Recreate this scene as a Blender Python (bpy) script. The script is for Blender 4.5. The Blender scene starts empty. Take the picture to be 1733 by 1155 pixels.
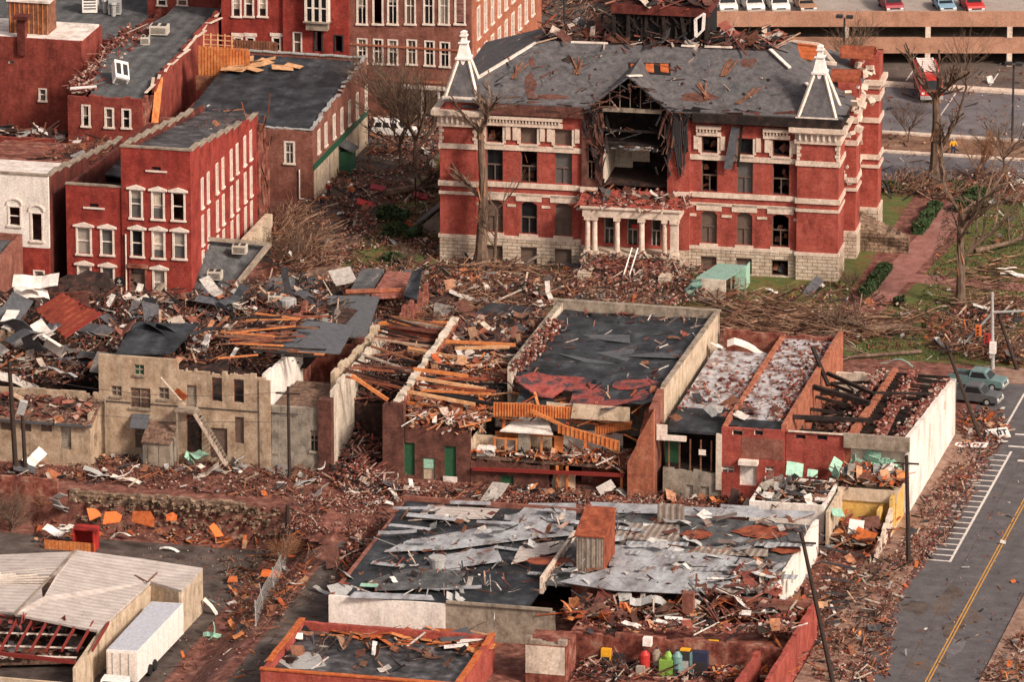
import bpy, math, random
from mathutils import Vector, Matrix, noise
R = random.Random(7)
PI = math.pi
rad = math.radians
# ---------------- camera, world, sun, exposure ----------------
W_PX, H_PX = 1733.0, 1155.0
FPX = 12460.0
PITCH = math.atan(3838.0/FPX)
AZ = rad(13.3)
CAM_H = math.cos(PITCH)/0.0047
FW = Vector((-math.sin(AZ)*math.cos(PITCH), math.cos(AZ)*math.cos(PITCH), -math.sin(PITCH)))
RT = Vector((math.cos(AZ), math.sin(AZ), 0))
UP = RT.cross(FW)
CAM = -FW*(CAM_H/math.sin(PITCH))
scn = bpy.context.scene
cd = bpy.data.cameras.new('camera'); cam = bpy.data.objects.new('camera', cd)
scn.collection.objects.link(cam); scn.camera = cam
cam.location = CAM
cam.rotation_euler = Matrix((RT, UP, -FW)).transposed().to_euler()
cd.sensor_width = 36; cd.lens = FPX/W_PX*36
cd.clip_start = 10; cd.clip_end = 5000
world = bpy.data.worlds.new('World'); scn.world = world; world.use_nodes = True
SUNV = Vector((0.74, -0.42, 0.62)).normalized()
sun_el = math.asin(SUNV.z); sun_az = math.atan2(SUNV.x, SUNV.y)
nt = world.node_tree; bg = nt.nodes['Background']
sky = nt.nodes.new('ShaderNodeTexSky'); sky.sky_type = 'NISHITA'; sky.sun_disc = False
sky.sun_elevation = sun_el; sky.sun_rotation = sun_az; sky.air_density = 1.2; sky.dust_density = 4.0
hs = nt.nodes.new('ShaderNodeHueSaturation'); hs.inputs['Saturation'].default_value = 0.3
nt.links.new(sky.outputs[0], hs.inputs['Color']); tn = nt.nodes.new('ShaderNodeMixRGB'); tn.blend_type = 'MULTIPLY'; tn.inputs[0].default_value = 1; tn.inputs[2].default_value = (1, .86, .8, 1)
nt.links.new(hs.outputs[0], tn.inputs[1]); nt.links.new(tn.outputs[0], bg.inputs[0])
bg.inputs[1].default_value = 0.105
sl = bpy.data.lights.new('sun', 'SUN'); sl.energy = 2.6; sl.angle = rad(9); sl.color = (1, .86, .72)
so = bpy.data.objects.new('sun', sl); scn.collection.objects.link(so)
so.rotation_euler = SUNV.to_track_quat('Z', 'Y').to_euler()
scn.view_settings.view_transform = 'Standard'; scn.view_settings.look = 'None'
scn.view_settings.exposure = 0.6; scn.view_settings.gamma = 1

# ---------------- photograph -> plan helpers (plan measuring only) ----------------
def ray(px, py): return FW*FPX + RT*(px-W_PX/2) - UP*(py-H_PX/2)
def G(px, py, z=0.0):
    d = ray(px, py); t = (z-CAM.z)/d.z; return CAM+d*t
def PF(a, px, py):
    d = ray(px, py); p = CAM+d*((a-CAM.y)/d.y); return p.x, p.z
def PR(a, px, py):
    d = ray(px, py); p = CAM+d*((a-CAM.x)/d.x); return p.y, p.z
def Zat(x, y, py):
    lo, hi = -30.0, 60.0
    for _ in range(40):
        m = (lo+hi)/2; q = Vector((x, y, m))-CAM
        if H_PX/2-FPX*q.dot(UP)/q.dot(FW) > py: lo = m
        else: hi = m
    return (lo+hi)/2
# ---------------- materials ----------------
MATS = {}
def s2l(c):
    return tuple(((v/255.0)/12.92 if v/255.0 <= .04045 else ((v/255.0+.055)/1.055)**2.4) for v in c)
def _mat(name):
    m = bpy.data.materials.new(name); m.use_nodes = True; MATS[name] = m
    return m, m.node_tree, m.node_tree.nodes['Principled BSDF']
def _ramp(nt, cols, interp='LINEAR', lo=.3, hi=.7):
    r = nt.nodes.new('ShaderNodeValToRGB'); e = r.color_ramp.elements; r.color_ramp.interpolation = interp
    n = len(cols)
    while len(e) < n: e.new(.5)
    for i, c in enumerate(cols):
        e[i].position = lo+(hi-lo)*i/(n-1 if interp == 'LINEAR' and n > 1 else n)
        e[i].color = (*c, 1)
    return r
def noisy(name, cols, sc=1.0, rough=.9, bump=.3, stretch=(1, 1, 1), lo=.3, hi=.7, detail=8, pattern=None, pcol=None, metal=0, spec=.3, grime=.35, pw=.5, grain=.22):
    """world-space mottled surface; pattern: brick / stone / corr_x / corr_y / slate / plank"""
    m, nt, b = _mat(name)
    geo = nt.nodes.new('ShaderNodeNewGeometry'); mp = nt.nodes.new('ShaderNodeMapping')
    nt.links.new(geo.outputs['Position'], mp.inputs[0]); mp.inputs['Scale'].default_value = stretch
    n = nt.nodes.new('ShaderNodeTexNoise'); n.inputs['Scale'].default_value = sc; n.inputs['Detail'].default_value = detail
    n.inputs['Roughness'].default_value = .65
    nt.links.new(mp.outputs[0], n.inputs['Vector'])
    r = _ramp(nt, cols, 'LINEAR', lo, hi); nt.links.new(n.outputs[0], r.inputs[0])
    col = r.outputs[0]; hgt = n.outputs[0]
    if grime:   # weather stains running down and blotches of soot
        mp2 = nt.nodes.new('ShaderNodeMapping'); nt.links.new(geo.outputs['Position'], mp2.inputs[0])
        mp2.inputs['Scale'].default_value = (1.2, 1.2, .35)
        n2 = nt.nodes.new('ShaderNodeTexNoise'); n2.inputs['Scale'].default_value = .8; n2.inputs['Detail'].default_value = 10
        n2.inputs['Roughness'].default_value = .75
        nt.links.new(mp2.outputs[0], n2.inputs['Vector'])
        r2 = _ramp(nt, [(1-grime,)*3, (1, 1, 1), (1+grime*.3,)*3], 'LINEAR', .33, .68); nt.links.new(n2.outputs[0], r2.inputs[0])
        mx = nt.nodes.new('ShaderNodeMixRGB'); mx.blend_type = 'MULTIPLY'; mx.inputs[0].default_value = 1
        nt.links.new(col, mx.inputs[1]); nt.links.new(r2.outputs[0], mx.inputs[2]); col = mx.outputs[0]
    n3 = nt.nodes.new('ShaderNodeTexNoise'); n3.inputs['Scale'].default_value = 5.5; n3.inputs['Detail'].default_value = 4; n3.inputs['Roughness'].default_value = .8
    nt.links.new(geo.outputs['Position'], n3.inputs['Vector'])
    r3 = _ramp(nt, [(1-grain,)*3, (1+grain*.7,)*3], 'LINEAR', .36, .64); nt.links.new(n3.outputs[0], r3.inputs[0])
    mx = nt.nodes.new('ShaderNodeMixRGB'); mx.blend_type = 'MULTIPLY'; mx.inputs[0].default_value = 1
    nt.links.new(col, mx.inputs[1]); nt.links.new(r3.outputs[0], mx.inputs[2]); col = mx.outputs[0]
    if pattern:
        sx = nt.nodes.new('ShaderNodeSeparateXYZ'); nt.links.new(geo.outputs['Position'], sx.inputs[0])
        if pattern in ('brick', 'stone'):
            ad = nt.nodes.new('ShaderNodeMath'); ad.operation = 'ADD'
            nt.links.new(sx.outputs[0], ad.inputs[0]); nt.links.new(sx.outputs[1], ad.inputs[1])
            cb = nt.nodes.new('ShaderNodeCombineXYZ'); nt.links.new(ad.outputs[0], cb.inputs[0]); nt.links.new(sx.outputs[2], cb.inputs[1])
            bt = nt.nodes.new('ShaderNodeTexBrick'); nt.links.new(cb.outputs[0], bt.inputs['Vector'])
            bt.inputs['Scale'].default_value = 1
            bw, bh, ms = (.24, .085, .009) if pattern == 'brick' else (1.0, .36, .045)
            bt.inputs['Brick Width'].default_value = bw; bt.inputs['Row Height'].default_value = bh
            bt.inputs['Mortar Size'].default_value = ms; bt.inputs['Mortar Smooth'].default_value = .3
            bt.inputs['Color1'].default_value = (1, 1, 1, 1); bt.inputs['Color2'].default_value = (.62, .6, .6, 1) if pattern == 'brick' else (.8, .76, .72, 1)
            pc = pcol or ((.75, .7, .7) if pattern == 'brick' else (.3, .25, .22)); bt.inputs['Mortar'].default_value = (*pc, 1)
            mx = nt.nodes.new('ShaderNodeMixRGB'); mx.blend_type = 'MULTIPLY'; mx.inputs[0].default_value = .85
            nt.links.new(col, mx.inputs[1]); nt.links.new(bt.outputs[0], mx.inputs[2]); col = mx.outputs[0]
        else:
            ax = 0 if pattern.endswith('x') else 1
            mth = nt.nodes.new('ShaderNodeMath'); mth.operation = 'MULTIPLY'; mth.inputs[1].default_value = 2*PI/pw
            nt.links.new(sx.outputs[ax], mth.inputs[0])
            si = nt.nodes.new('ShaderNodeMath'); si.operation = 'SINE'; nt.links.new(mth.outputs[0], si.inputs[0])
            rr = _ramp(nt, [pcol or (.55, .55, .55), (1, 1, 1)], 'LINEAR', .0, .35); nt.links.new(si.outputs[0], rr.inputs[0])
            mx = nt.nodes.new('ShaderNodeMixRGB'); mx.blend_type = 'MULTIPLY'; mx.inputs[0].default_value = .8
            nt.links.new(col, mx.inputs[1]); nt.links.new(rr.outputs[0], mx.inputs[2]); col = mx.outputs[0]
            hgt = si.outputs[0]
    nt.links.new(col, b.inputs['Base Color'])
    b.inputs['Roughness'].default_value = rough; b.inputs['Metallic'].default_value = metal
    b.inputs['Specular IOR Level'].default_value = spec
    if bump:
        bp = nt.nodes.new('ShaderNodeBump'); bp.inputs['Strength'].default_value = bump; bp.inputs['Distance'].default_value = .08
        nt.links.new(hgt, bp.inputs['Height']); nt.links.new(bp.outputs[0], b.inputs['Normal'])
    return m
def bits(name, cols, rough=.85, var=.25):
    """each separate piece of one mesh takes one of the colours"""
    m, nt, b = _mat(name)
    geo = nt.nodes.new('ShaderNodeNewGeometry')
    r = _ramp(nt, cols, 'CONSTANT', 0, 1); nt.links.new(geo.outputs['Random Per Island'], r.inputs[0])
    n = nt.nodes.new('ShaderNodeTexNoise'); n.inputs['Scale'].default_value = 3; n.inputs['Detail'].default_value = 6
    nt.links.new(geo.outputs['Position'], n.inputs['Vector'])
    r2 = _ramp(nt, [(1-var*1.6,)*3, (1+var*.2,)*3], 'LINEAR', .35, .65); nt.links.new(n.outputs[0], r2.inputs[0])
    mx = nt.nodes.new('ShaderNodeMixRGB'); mx.blend_type = 'MULTIPLY'; mx.inputs[0].default_value = 1
    nt.links.new(r.outputs[0], mx.inputs[1]); nt.links.new(r2.outputs[0], mx.inputs[2])
    nt.links.new(mx.outputs[0], b.inputs['Base Color']); b.inputs['Roughness'].default_value = rough
    b.inputs['Specular IOR Level'].default_value = .25
    return m
def plain(name, c, rough=.6, metal=0, spec=.4, var=.15, sc=2.5):
    return noisy(name, [tuple(v*(1-var) for v in c), c, tuple(min(1, v*(1+var*.6)) for v in c)], sc, rough, .05, grime=0, metal=metal, spec=spec)
C = s2l
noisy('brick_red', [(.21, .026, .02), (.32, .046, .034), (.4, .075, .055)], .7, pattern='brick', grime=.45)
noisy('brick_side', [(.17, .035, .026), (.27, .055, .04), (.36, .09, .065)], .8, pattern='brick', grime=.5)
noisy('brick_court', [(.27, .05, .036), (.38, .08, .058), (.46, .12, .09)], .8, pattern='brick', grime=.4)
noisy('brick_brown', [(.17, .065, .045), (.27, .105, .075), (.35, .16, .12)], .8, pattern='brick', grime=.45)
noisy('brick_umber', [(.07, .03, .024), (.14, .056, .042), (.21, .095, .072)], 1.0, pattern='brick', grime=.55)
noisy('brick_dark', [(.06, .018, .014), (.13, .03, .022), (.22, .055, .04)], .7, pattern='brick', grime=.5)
noisy('brick_orange', [(.3, .09, .05), (.42, .15, .085), (.5, .22, .14)], 1.2, pattern='brick', grime=.4)
noisy('brick_ruin', [(.07, .028, .022), (.2, .05, .035), (.33, .13, .09), (.42, .3, .22)], 1.0, pattern='brick', grime=.55, bump=.6)
noisy('stone', [(.42, .33, .25), (.58, .48, .38), (.68, .6, .5)], 1.3, pattern='stone', bump=.8, grime=.3)
noisy('stone_rough', [(.08, .05, .035), (.25, .17, .12), (.45, .35, .25)], 1.8, pattern='stone', bump=1, grime=.6)
noisy('limestone', [(.48, .37, .29), (.62, .5, .41), (.72, .62, .52)], 1.5, grime=.3)
noisy('white_trim', [(.62, .52, .44), (.74, .65, .57), (.8, .73, .66)], 1.5, grime=.2)
noisy('white_wall', [(.6, .53, .47), (.76, .7, .64), (.82, .78, .73)], .6, grime=.3, stretch=(1, 1, .4))
noisy('cream_stucco', [(.17, .115, .075), (.35, .25, .17), (.46, .36, .26)], 1.0, grime=.5, lo=.22, hi=.62)
noisy('grey_stucco', [(.14, .12, .1), (.27, .235, .19), (.36, .32, .27)], 1.0, grime=.5)
noisy('cream_wall', [(.36, .27, .18), (.52, .41, .3), (.62, .52, .4)], 1.0, grime=.45)
noisy('plaster', [(.4, .33, .26), (.58, .5, .41), (.66, .6, .52)], 1.2, grime=.45)
noisy('yellow_paint', [(.45, .27, .06), (.6, .38, .11), (.66, .47, .2)], 1.2, grime=.3)
noisy('concrete', [(.17, .13, .1), (.28, .23, .18), (.36, .31, .25)], 1.3, grime=.5)
noisy('garage_tan', [(.33, .17, .11), (.39, .21, .14), (.44, .25, .17)], .8, grime=.2)
noisy('deck', [(.3, .25, .22), (.38, .33, .3)], .3, grime=.15)
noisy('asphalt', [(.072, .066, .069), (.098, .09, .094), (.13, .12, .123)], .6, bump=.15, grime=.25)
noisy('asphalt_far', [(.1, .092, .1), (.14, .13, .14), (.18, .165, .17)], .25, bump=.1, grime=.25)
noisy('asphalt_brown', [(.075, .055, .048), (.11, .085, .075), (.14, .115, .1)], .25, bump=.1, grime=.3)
noisy('pavement', [(.15, .085, .06), (.26, .16, .12), (.36, .25, .19)], .9, grime=.5)
noisy('dirt', [(.045, .018, .013), (.13, .048, .035), (.22, .09, .068), (.31, .18, .14)], 1.1, grime=.5, bump=.8)
noisy('lot', [(.04, .03, .026), (.09, .07, .06), (.14, .11, .1)], .5, grime=.5, bump=.3)
noisy('grass', [(.13, .055, .03), (.14, .1, .035), (.1, .11, .03), (.07, .1, .025), (.15, .14, .05)], .45, grime=.4, bump=.6, lo=.32, hi=.68)
noisy('mulch', [(.1, .045, .03), (.2, .11, .07), (.28, .18, .12)], .5, grime=.4)
noisy('walk_brick', [(.2, .08, .065), (.27, .12, .1), (.33, .17, .15)], .8, grime=.3)
noisy('hedge', [(.012, .025, .01), (.025, .055, .018), (.05, .09, .03)], 3, grime=.3)
noisy('roof_grey', [(.05, .052, .056), (.095, .098, .102), (.145, .148, .152)], .45, rough=.8, grime=.5, pattern='corr_x', pw=1.3, pcol=(.84, .84, .84), grain=.35)
noisy('roof_black', [(.009, .01, .012), (.022, .025, .03), (.045, .05, .058), (.085, .09, .1)], .5, rough=.55, grime=.55, pattern='corr_x', pw=1.5, pcol=(.8, .8, .8), grain=.4, bump=.15)
noisy('roof_wet', [(.01, .01, .012), (.035, .034, .036), (.09, .085, .09), (.22, .21, .22)], .7, rough=.5, grime=.45, lo=.34, hi=.72)
noisy('roof_red', [(.2, .04, .035), (.3, .07, .06), (.05, .04, .045)], .8, grime=.5, lo=.35, hi=.6)
noisy('roof_white', [(.45, .36, .32), (.72, .65, .6), (.82, .78, .74)], .7, grime=.4)
noisy('slate', [(.06, .056, .06), (.1, .095, .1), (.145, .138, .142)], 1.6, rough=.75, pattern='corr_z' if 0 else None, grime=.35, detail=12)
noisy('slate_bare', [(.06, .03, .022), (.13, .05, .035), (.1, .09, .09)], 2.5, grime=.5)
noisy('sheet_grey', [(.25, .25, .26), (.42, .44, .46), (.54, .57, .59)], .5, rough=.6, pattern='corr_x', pw=.6, grime=.4, pcol=(.5, .48, .48), stretch=(1, .25, 1))
noisy('sheet_grey_flat', [(.12, .1, .1), (.33, .34, .36), (.47, .5, .53)], .6, rough=.6, grime=.5, stretch=(1, .3, 1))
noisy('roof_tan', [(.38, .33, .3), (.47, .42, .39), (.54, .49, .46)], .6, pattern='corr_y', pw=.75, grime=.2, pcol=(.9, .89, .88), grain=.12)
noisy('snow_tar', [(.06, .045, .045), (.22, .12, .1), (.36, .36, .37), (.5, .49, .5)], 1.1, grime=.35, lo=.33, hi=.6)
noisy('rust', [(.12, .03, .015), (.25, .06, .028), (.36, .11, .05)], 1.4, rough=.7, grime=.45)
noisy('rust_orange', [(.3, .06, .02), (.45, .11, .03), (.5, .18, .07)], 1.6, grime=.35)
noisy('siding', [(.22, .17, .14), (.33, .27, .23), (.4, .34, .3)], 1.2, pattern='corr_x', pw=.55, grime=.4)
noisy('wood_pale', [(.42, .2, .09), (.58, .32, .16), (.66, .42, .25)], 1.5, grime=.25)
noisy('wood_orange', [(.42, .11, .035), (.56, .19, .06), (.62, .28, .11)], 1.5, grime=.35)
noisy('wood_brown', [(.1, .04, .025), (.2, .085, .05), (.3, .15, .09)], 1.5, grime=.4)
noisy('wood_char', [(.008, .006, .006), (.02, .014, .012), (.055, .03, .024)], 1.5, grime=.4)
noisy('bark', [(.06, .038, .028), (.14, .092, .065), (.23, .16, .115)], 3, grime=.4, stretch=(1, 1, .3))
noisy('bark_bare', [(.16, .07, .04), (.34, .17, .09), (.12, .06, .04)], 2, grime=.3, stretch=(1, 1, .3))
noisy('rubble_brick', [(.09, .025, .02), (.22, .07, .052), (.34, .14, .105), (.45, .28, .22)], 2.8, grime=.5, bump=1)
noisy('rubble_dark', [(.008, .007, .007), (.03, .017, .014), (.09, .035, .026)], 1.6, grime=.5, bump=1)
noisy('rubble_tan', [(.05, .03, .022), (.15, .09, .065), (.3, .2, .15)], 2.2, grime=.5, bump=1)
plain('black', (.006, .006, .007), .9); plain('glass_dark', (.012, .014, .016), .15, spec=.6)
plain('glass_grey', (.11, .105, .1), .35); plain('blind', (.33, .29, .25), .7); plain('board', (.13, .09, .07), .8)
plain('green_door', (.02, .09, .04), .7); plain('green_band', (.018, .085, .045), .6); plain('white', (.78, .74, .7), .6)
plain('white_paint', (.62, .57, .53), .8, var=.3); plain('yellow_line', (.5, .25, .05), .8, var=.3); plain('metal_grey', (.36, .36, .35), .5)
plain('pole_wood', (.035, .022, .017), .9, var=.4); plain('steel_dark', (.03, .028, .03), .6); plain('copper_aqua', (.22, .36, .31), .6, var=.3)
plain('membrane', (.085, .09, .1), .6, var=.4); plain('tyre', (.012, .012, .012), .9); plain('orange', (.65, .15, .03), .7)
plain('yellow', (.75, .38, .02), .6); plain('red', (.42, .03, .025), .5); plain('maroon_beam', (.2, .025, .02), .6)
plain('lime', (.2, .36, .06), .6, var=.35); plain('teal_tank', (.14, .27, .26), .5); plain('skin', (.45, .24, .16), .6)
plain('navy', (.02, .025, .06), .8); plain('trailer_roof', (.46, .48, .54), .5, var=.2); plain('mint', (.3, .52, .4), .7, var=.25)
plain('car_white', (.75, .73, .7), .3); plain('car_tan', (.36, .2, .12), .4); plain('car_maroon', (.28, .03, .045), .35)
plain('car_blue', (.22, .36, .48), .35); plain('car_red', (.5, .03, .03), .35); plain('car_teal', (.13, .21, .21), .35)
plain('car_grey', (.09, .095, .1), .4); plain('tan_panel', (.3, .19, .12), .7); plain('hvac', (.55, .5, .42), .6, var=.25)
bits('bit_wood', [(.1, .04, .025), (.22, .09, .055), (.34, .14, .07), (.03, .02, .015), (.45, .3, .21), (.16, .06, .04), (.28, .09, .05), (.07, .03, .02), (.52, .43, .35), (.12, .05, .035), (.05, .025, .02)])
bits('bit_brick', [(.25, .075, .055), (.15, .045, .035), (.34, .14, .1), (.09, .03, .024), (.4, .26, .21), (.2, .055, .04), (.13, .05, .04), (.5, .4, .34)])
bits('bit_sheet', [(.6, .55, .5), (.22, .22, .22), (.04, .04, .045), (.38, .37, .35), (.68, .64, .6), (.2, .085, .05), (.3, .27, .23), (.1, .09, .09), (.26, .11, .06), (.14, .06, .045)])
bits('bit_pale', [(.68, .6, .53), (.55, .45, .37), (.48, .22, .12), (.58, .3, .18), (.72, .67, .62), (.25, .09, .06), (.42, .15, .07), (.4, .33, .28)])
bits('bit_dark', [(.02, .015, .014), (.06, .03, .025), (.12, .05, .04), (.01, .01, .01), (.16, .08, .055), (.04, .04, .045)])
bits('bit_tarp', [(.03, .03, .034), (.09, .09, .1), (.16, .07, .05), (.055, .03, .025), (.2, .18, .17), (.1, .045, .035), (.5, .46, .42)])
bits('bit_orange', [(.5, .13, .035), (.58, .22, .08), (.4, .09, .03), (.5, .28, .16), (.24, .08, .04)])
bits('bit_twig', [(.2, .1, .065), (.28, .16, .1), (.13, .065, .04), (.34, .21, .14), (.08, .04, .028)])
bits('bit_metal', [(.42, .43, .44), (.55, .55, .54), (.3, .3, .31), (.66, .64, .6), (.2, .15, .13)], rough=.5)
bits('leafbit', [(.03, .06, .02), (.05, .09, .03), (.02, .04, .014), (.08, .1, .04)])
bits('burntree', [(.35, .15, .07), (.5, .2, .08), (.2, .08, .04), (.45, .3, .2)])
# ---------------- mesh builder ----------------
def tagset(o, label=None, cat=None, group=None, kind=None):
    if label: o['label'] = label
    if cat: o['category'] = cat
    if group: o['group'] = group
    if kind: o['kind'] = kind
    return o
def rootloc(p):
    l = Vector((0, 0, 0))
    while p is not None: l = l+p.location; p = p.parent
    return l
def thing(name, label, cat, loc, group=None, kind=None):
    o = bpy.data.objects.new(name, None); scn.collection.objects.link(o)
    o.location = loc; o.empty_display_size = .5
    return tagset(o, label, cat, group, kind)
class MB:
    def __init__(s): s.v = []; s.f = []; s.m = []
    def face(s, pts, m=0):
        i = len(s.v); s.v += [tuple(p) for p in pts]; s.f.append(tuple(range(i, i+len(pts)))); s.m.append(m)
    def hexa(s, p, m=0):  # p: 4 bottom + 4 top
        i = len(s.v); s.v += [tuple(q) for q in p]
        for f in ((0, 3, 2, 1), (4, 5, 6, 7), (0, 1, 5, 4), (1, 2, 6, 5), (2, 3, 7, 6), (3, 0, 4, 7)):
            s.f.append(tuple(i+k for k in f)); s.m.append(m)
    def box(s, x0, x1, y0, y1, z0, z1, m=0):
        if x0 > x1: x0, x1 = x1, x0
        if y0 > y1: y0, y1 = y1, y0
        s.hexa([(x0, y0, z0), (x1, y0, z0), (x1, y1, z0), (x0, y1, z0), (x0, y0, z1), (x1, y0, z1), (x1, y1, z1), (x0, y1, z1)], m)
    def obox(s, c, dim, mat3, m=0):
        c = Vector(c); a, b, d = dim[0]/2, dim[1]/2, dim[2]/2
        s.hexa([c+mat3@Vector(q) for q in ((-a, -b, -d), (a, -b, -d), (a, b, -d), (-a, b, -d), (-a, -b, d), (a, -b, d), (a, b, d), (-a, b, d))], m)
    def beam(s, p, q, w, h, m=0):
        p = Vector(p); q = Vector(q); d = q-p; L = d.length
        if L < 1e-6: return
        d /= L; u = Vector((0, 0, 1)) if abs(d.z) < .95 else Vector((0, 1, 0))
        x = d.cross(u).normalized(); y = x.cross(d).normalized()
        a = x*(w/2); b = y*(h/2)
        s.hexa([p-a-b, p+a-b, q+a-b, q-a-b, p-a+b, p+a+b, q+a+b, q-a+b], m)
    def tube(s, p, q, r0, r1, n=6, m=0):
        p = Vector(p); q = Vector(q); d = (q-p)
        if d.length < 1e-6: return
        d.normalize(); u = Vector((0, 0, 1)) if abs(d.z) < .9 else Vector((1, 0, 0))
        x = d.cross(u).normalized(); y = x.cross(d)
        i = len(s.v)
        for k in range(n):
            a = 2*PI*k/n; o = x*math.cos(a)+y*math.sin(a)
            s.v.append(tuple(p+o*r0)); s.v.append(tuple(q+o*r1))
        for k in range(n):
            k2 = (k+1) % n
            s.f.append((i+2*k, i+2*k2, i+2*k2+1, i+2*k+1)); s.m.append(m)
        s.f.append(tuple(i+2*k for k in range(n))); s.m.append(m)
        s.f.append(tuple(i+2*k+1 for k in reversed(range(n)))); s.m.append(m)
    def slab(s, pts, t, m=0, m2=None):  # polygon of 3d points, thickness t below
        n = len(pts); i = len(s.v)
        s.v += [tuple(p) for p in pts]+[(p[0], p[1], p[2]-t) for p in pts]
        s.f.append(tuple(range(i, i+n))); s.m.append(m)
        s.f.append(tuple(i+n+k for k in reversed(range(n)))); s.m.append(m if m2 is None else m2)
        for k in range(n):
            k2 = (k+1) % n; s.f.append((i+k, i+n+k, i+n+k2, i+k2)); s.m.append(m if m2 is None else m2)
    def bent(s, c, w, l, rot, bend, t=.04, m=0, n=3, rnd=R):
        """crumpled sheet: strip of n panels with thickness"""
        c = Vector(c); pts = []; z = 0; a = 0
        x = -l/2
        for k in range(n+1):
            pts.append((x, z)); a += rnd.uniform(-bend, bend)
            x += l/n*math.cos(a); z += l/n*math.sin(a)
        i = len(s.v)
        for (x, z) in pts:
            for sy in (-1, 1):
                for dz in (0, -t):
                    s.v.append(tuple(c+rot@Vector((x, sy*w/2, z+dz))))
        for k in range(n):
            a0 = i+4*k; b0 = a0+4
            for f in ((a0, b0, b0+2, a0+2), (a0+1, a0+3, b0+3, b0+1), (a0, a0+1, b0+1, b0), (a0+2, b0+2, b0+3, a0+3)):
                s.f.append(f); s.m.append(m)
        s.f.append((i, i+2, i+3, i+1)); s.m.append(m)
        e = i+4*n; s.f.append((e, e+1, e+3, e+2)); s.m.append(m)
    def clusters(s, tol=.12):
        par = list(range(len(s.v)))
        def fd(i):
            while par[i] != i: par[i] = par[par[i]]; i = par[i]
            return i
        for f in s.f:
            for k in f[1:]: par[fd(k)] = fd(f[0])
        isl = {}
        for i, v in enumerate(s.v): isl.setdefault(fd(i), []).append(v)
        ks = list(isl); bb = [[(min(v[a] for v in isl[k])-tol, max(v[a] for v in isl[k])+tol) for a in range(3)] for k in ks]
        if len(ks) < 2 or len(ks) > 260: return None
        g = list(range(len(ks)))
        def fg(i):
            while g[i] != i: g[i] = g[g[i]]; i = g[i]
            return i
        for i in range(len(ks)):
            for j in range(i):
                if all(bb[i][a][0] < bb[j][a][1] and bb[j][a][0] < bb[i][a][1] for a in range(3)): g[fg(i)] = fg(j)
        cl = {k: fg(i) for i, k in enumerate(ks)}
        if not 2 <= len(set(cl.values())) <= 14: return None
        out = {}
        for f, m in zip(s.f, s.m):
            o = out.setdefault(cl[fd(f[0])], (MB(), {}))
            for k in f:
                if k not in o[1]: o[1][k] = len(o[0].v); o[0].v.append(s.v[k])
            o[0].f.append(tuple(o[1][k] for k in f)); o[0].m.append(m)
        return sorted((o[0] for o in out.values()), key=lambda q: -len(q.v))
    def build(s, name, mats, parent=None, label=None, cat=None, group=None, kind=None, smooth=False):
        if not s.v: return None
        if parent is not None and kind is None and name != 'mesh_panel':
            c = s.clusters()
            if c:
                r = [q._build(name, mats, parent, label, cat, group, kind, smooth) for q in c]; return r[0]
        return s._build(name, mats, parent, label, cat, group, kind, smooth)
    def _build(s, name, mats, parent=None, label=None, cat=None, group=None, kind=None, smooth=False):
        if isinstance(mats, str): mats = [mats]
        if parent is None:
            xs = [v[0] for v in s.v]; ys = [v[1] for v in s.v]; zs = [v[2] for v in s.v]
            loc = Vector(((min(xs)+max(xs))/2, (min(ys)+max(ys))/2, min(zs))); off = loc
        else: loc = Vector((0, 0, 0)); off = rootloc(parent)
        me = bpy.data.meshes.new(name)
        me.from_pydata([(v[0]-off.x, v[1]-off.y, v[2]-off.z) for v in s.v], [], s.f)
        for k in mats: me.materials.append(MATS[k])
        if len(mats) > 1: me.polygons.foreach_set('material_index', s.m)
        if smooth: me.polygons.foreach_set('use_smooth', [True]*len(s.f))
        o = bpy.data.objects.new(name, me); scn.collection.objects.link(o)
        o.location = loc; o.parent = parent
        return tagset(o, label, cat, group, kind)
def one(fn, name, mats, parent=None, **k):
    mb = MB(); fn(mb); return mb.build(name, mats, parent, **k)
def boxo(name, mat, parent, x0, x1, y0, y1, z0, z1, **k):
    mb = MB(); mb.box(x0, x1, y0, y1, z0, z1); return mb.build(name, mat, parent, **k)
def rot(rx, ry, rz): return (Matrix.Rotation(rz, 3, 'Z') @ Matrix.Rotation(ry, 3, 'Y') @ Matrix.Rotation(rx, 3, 'X'))
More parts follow.
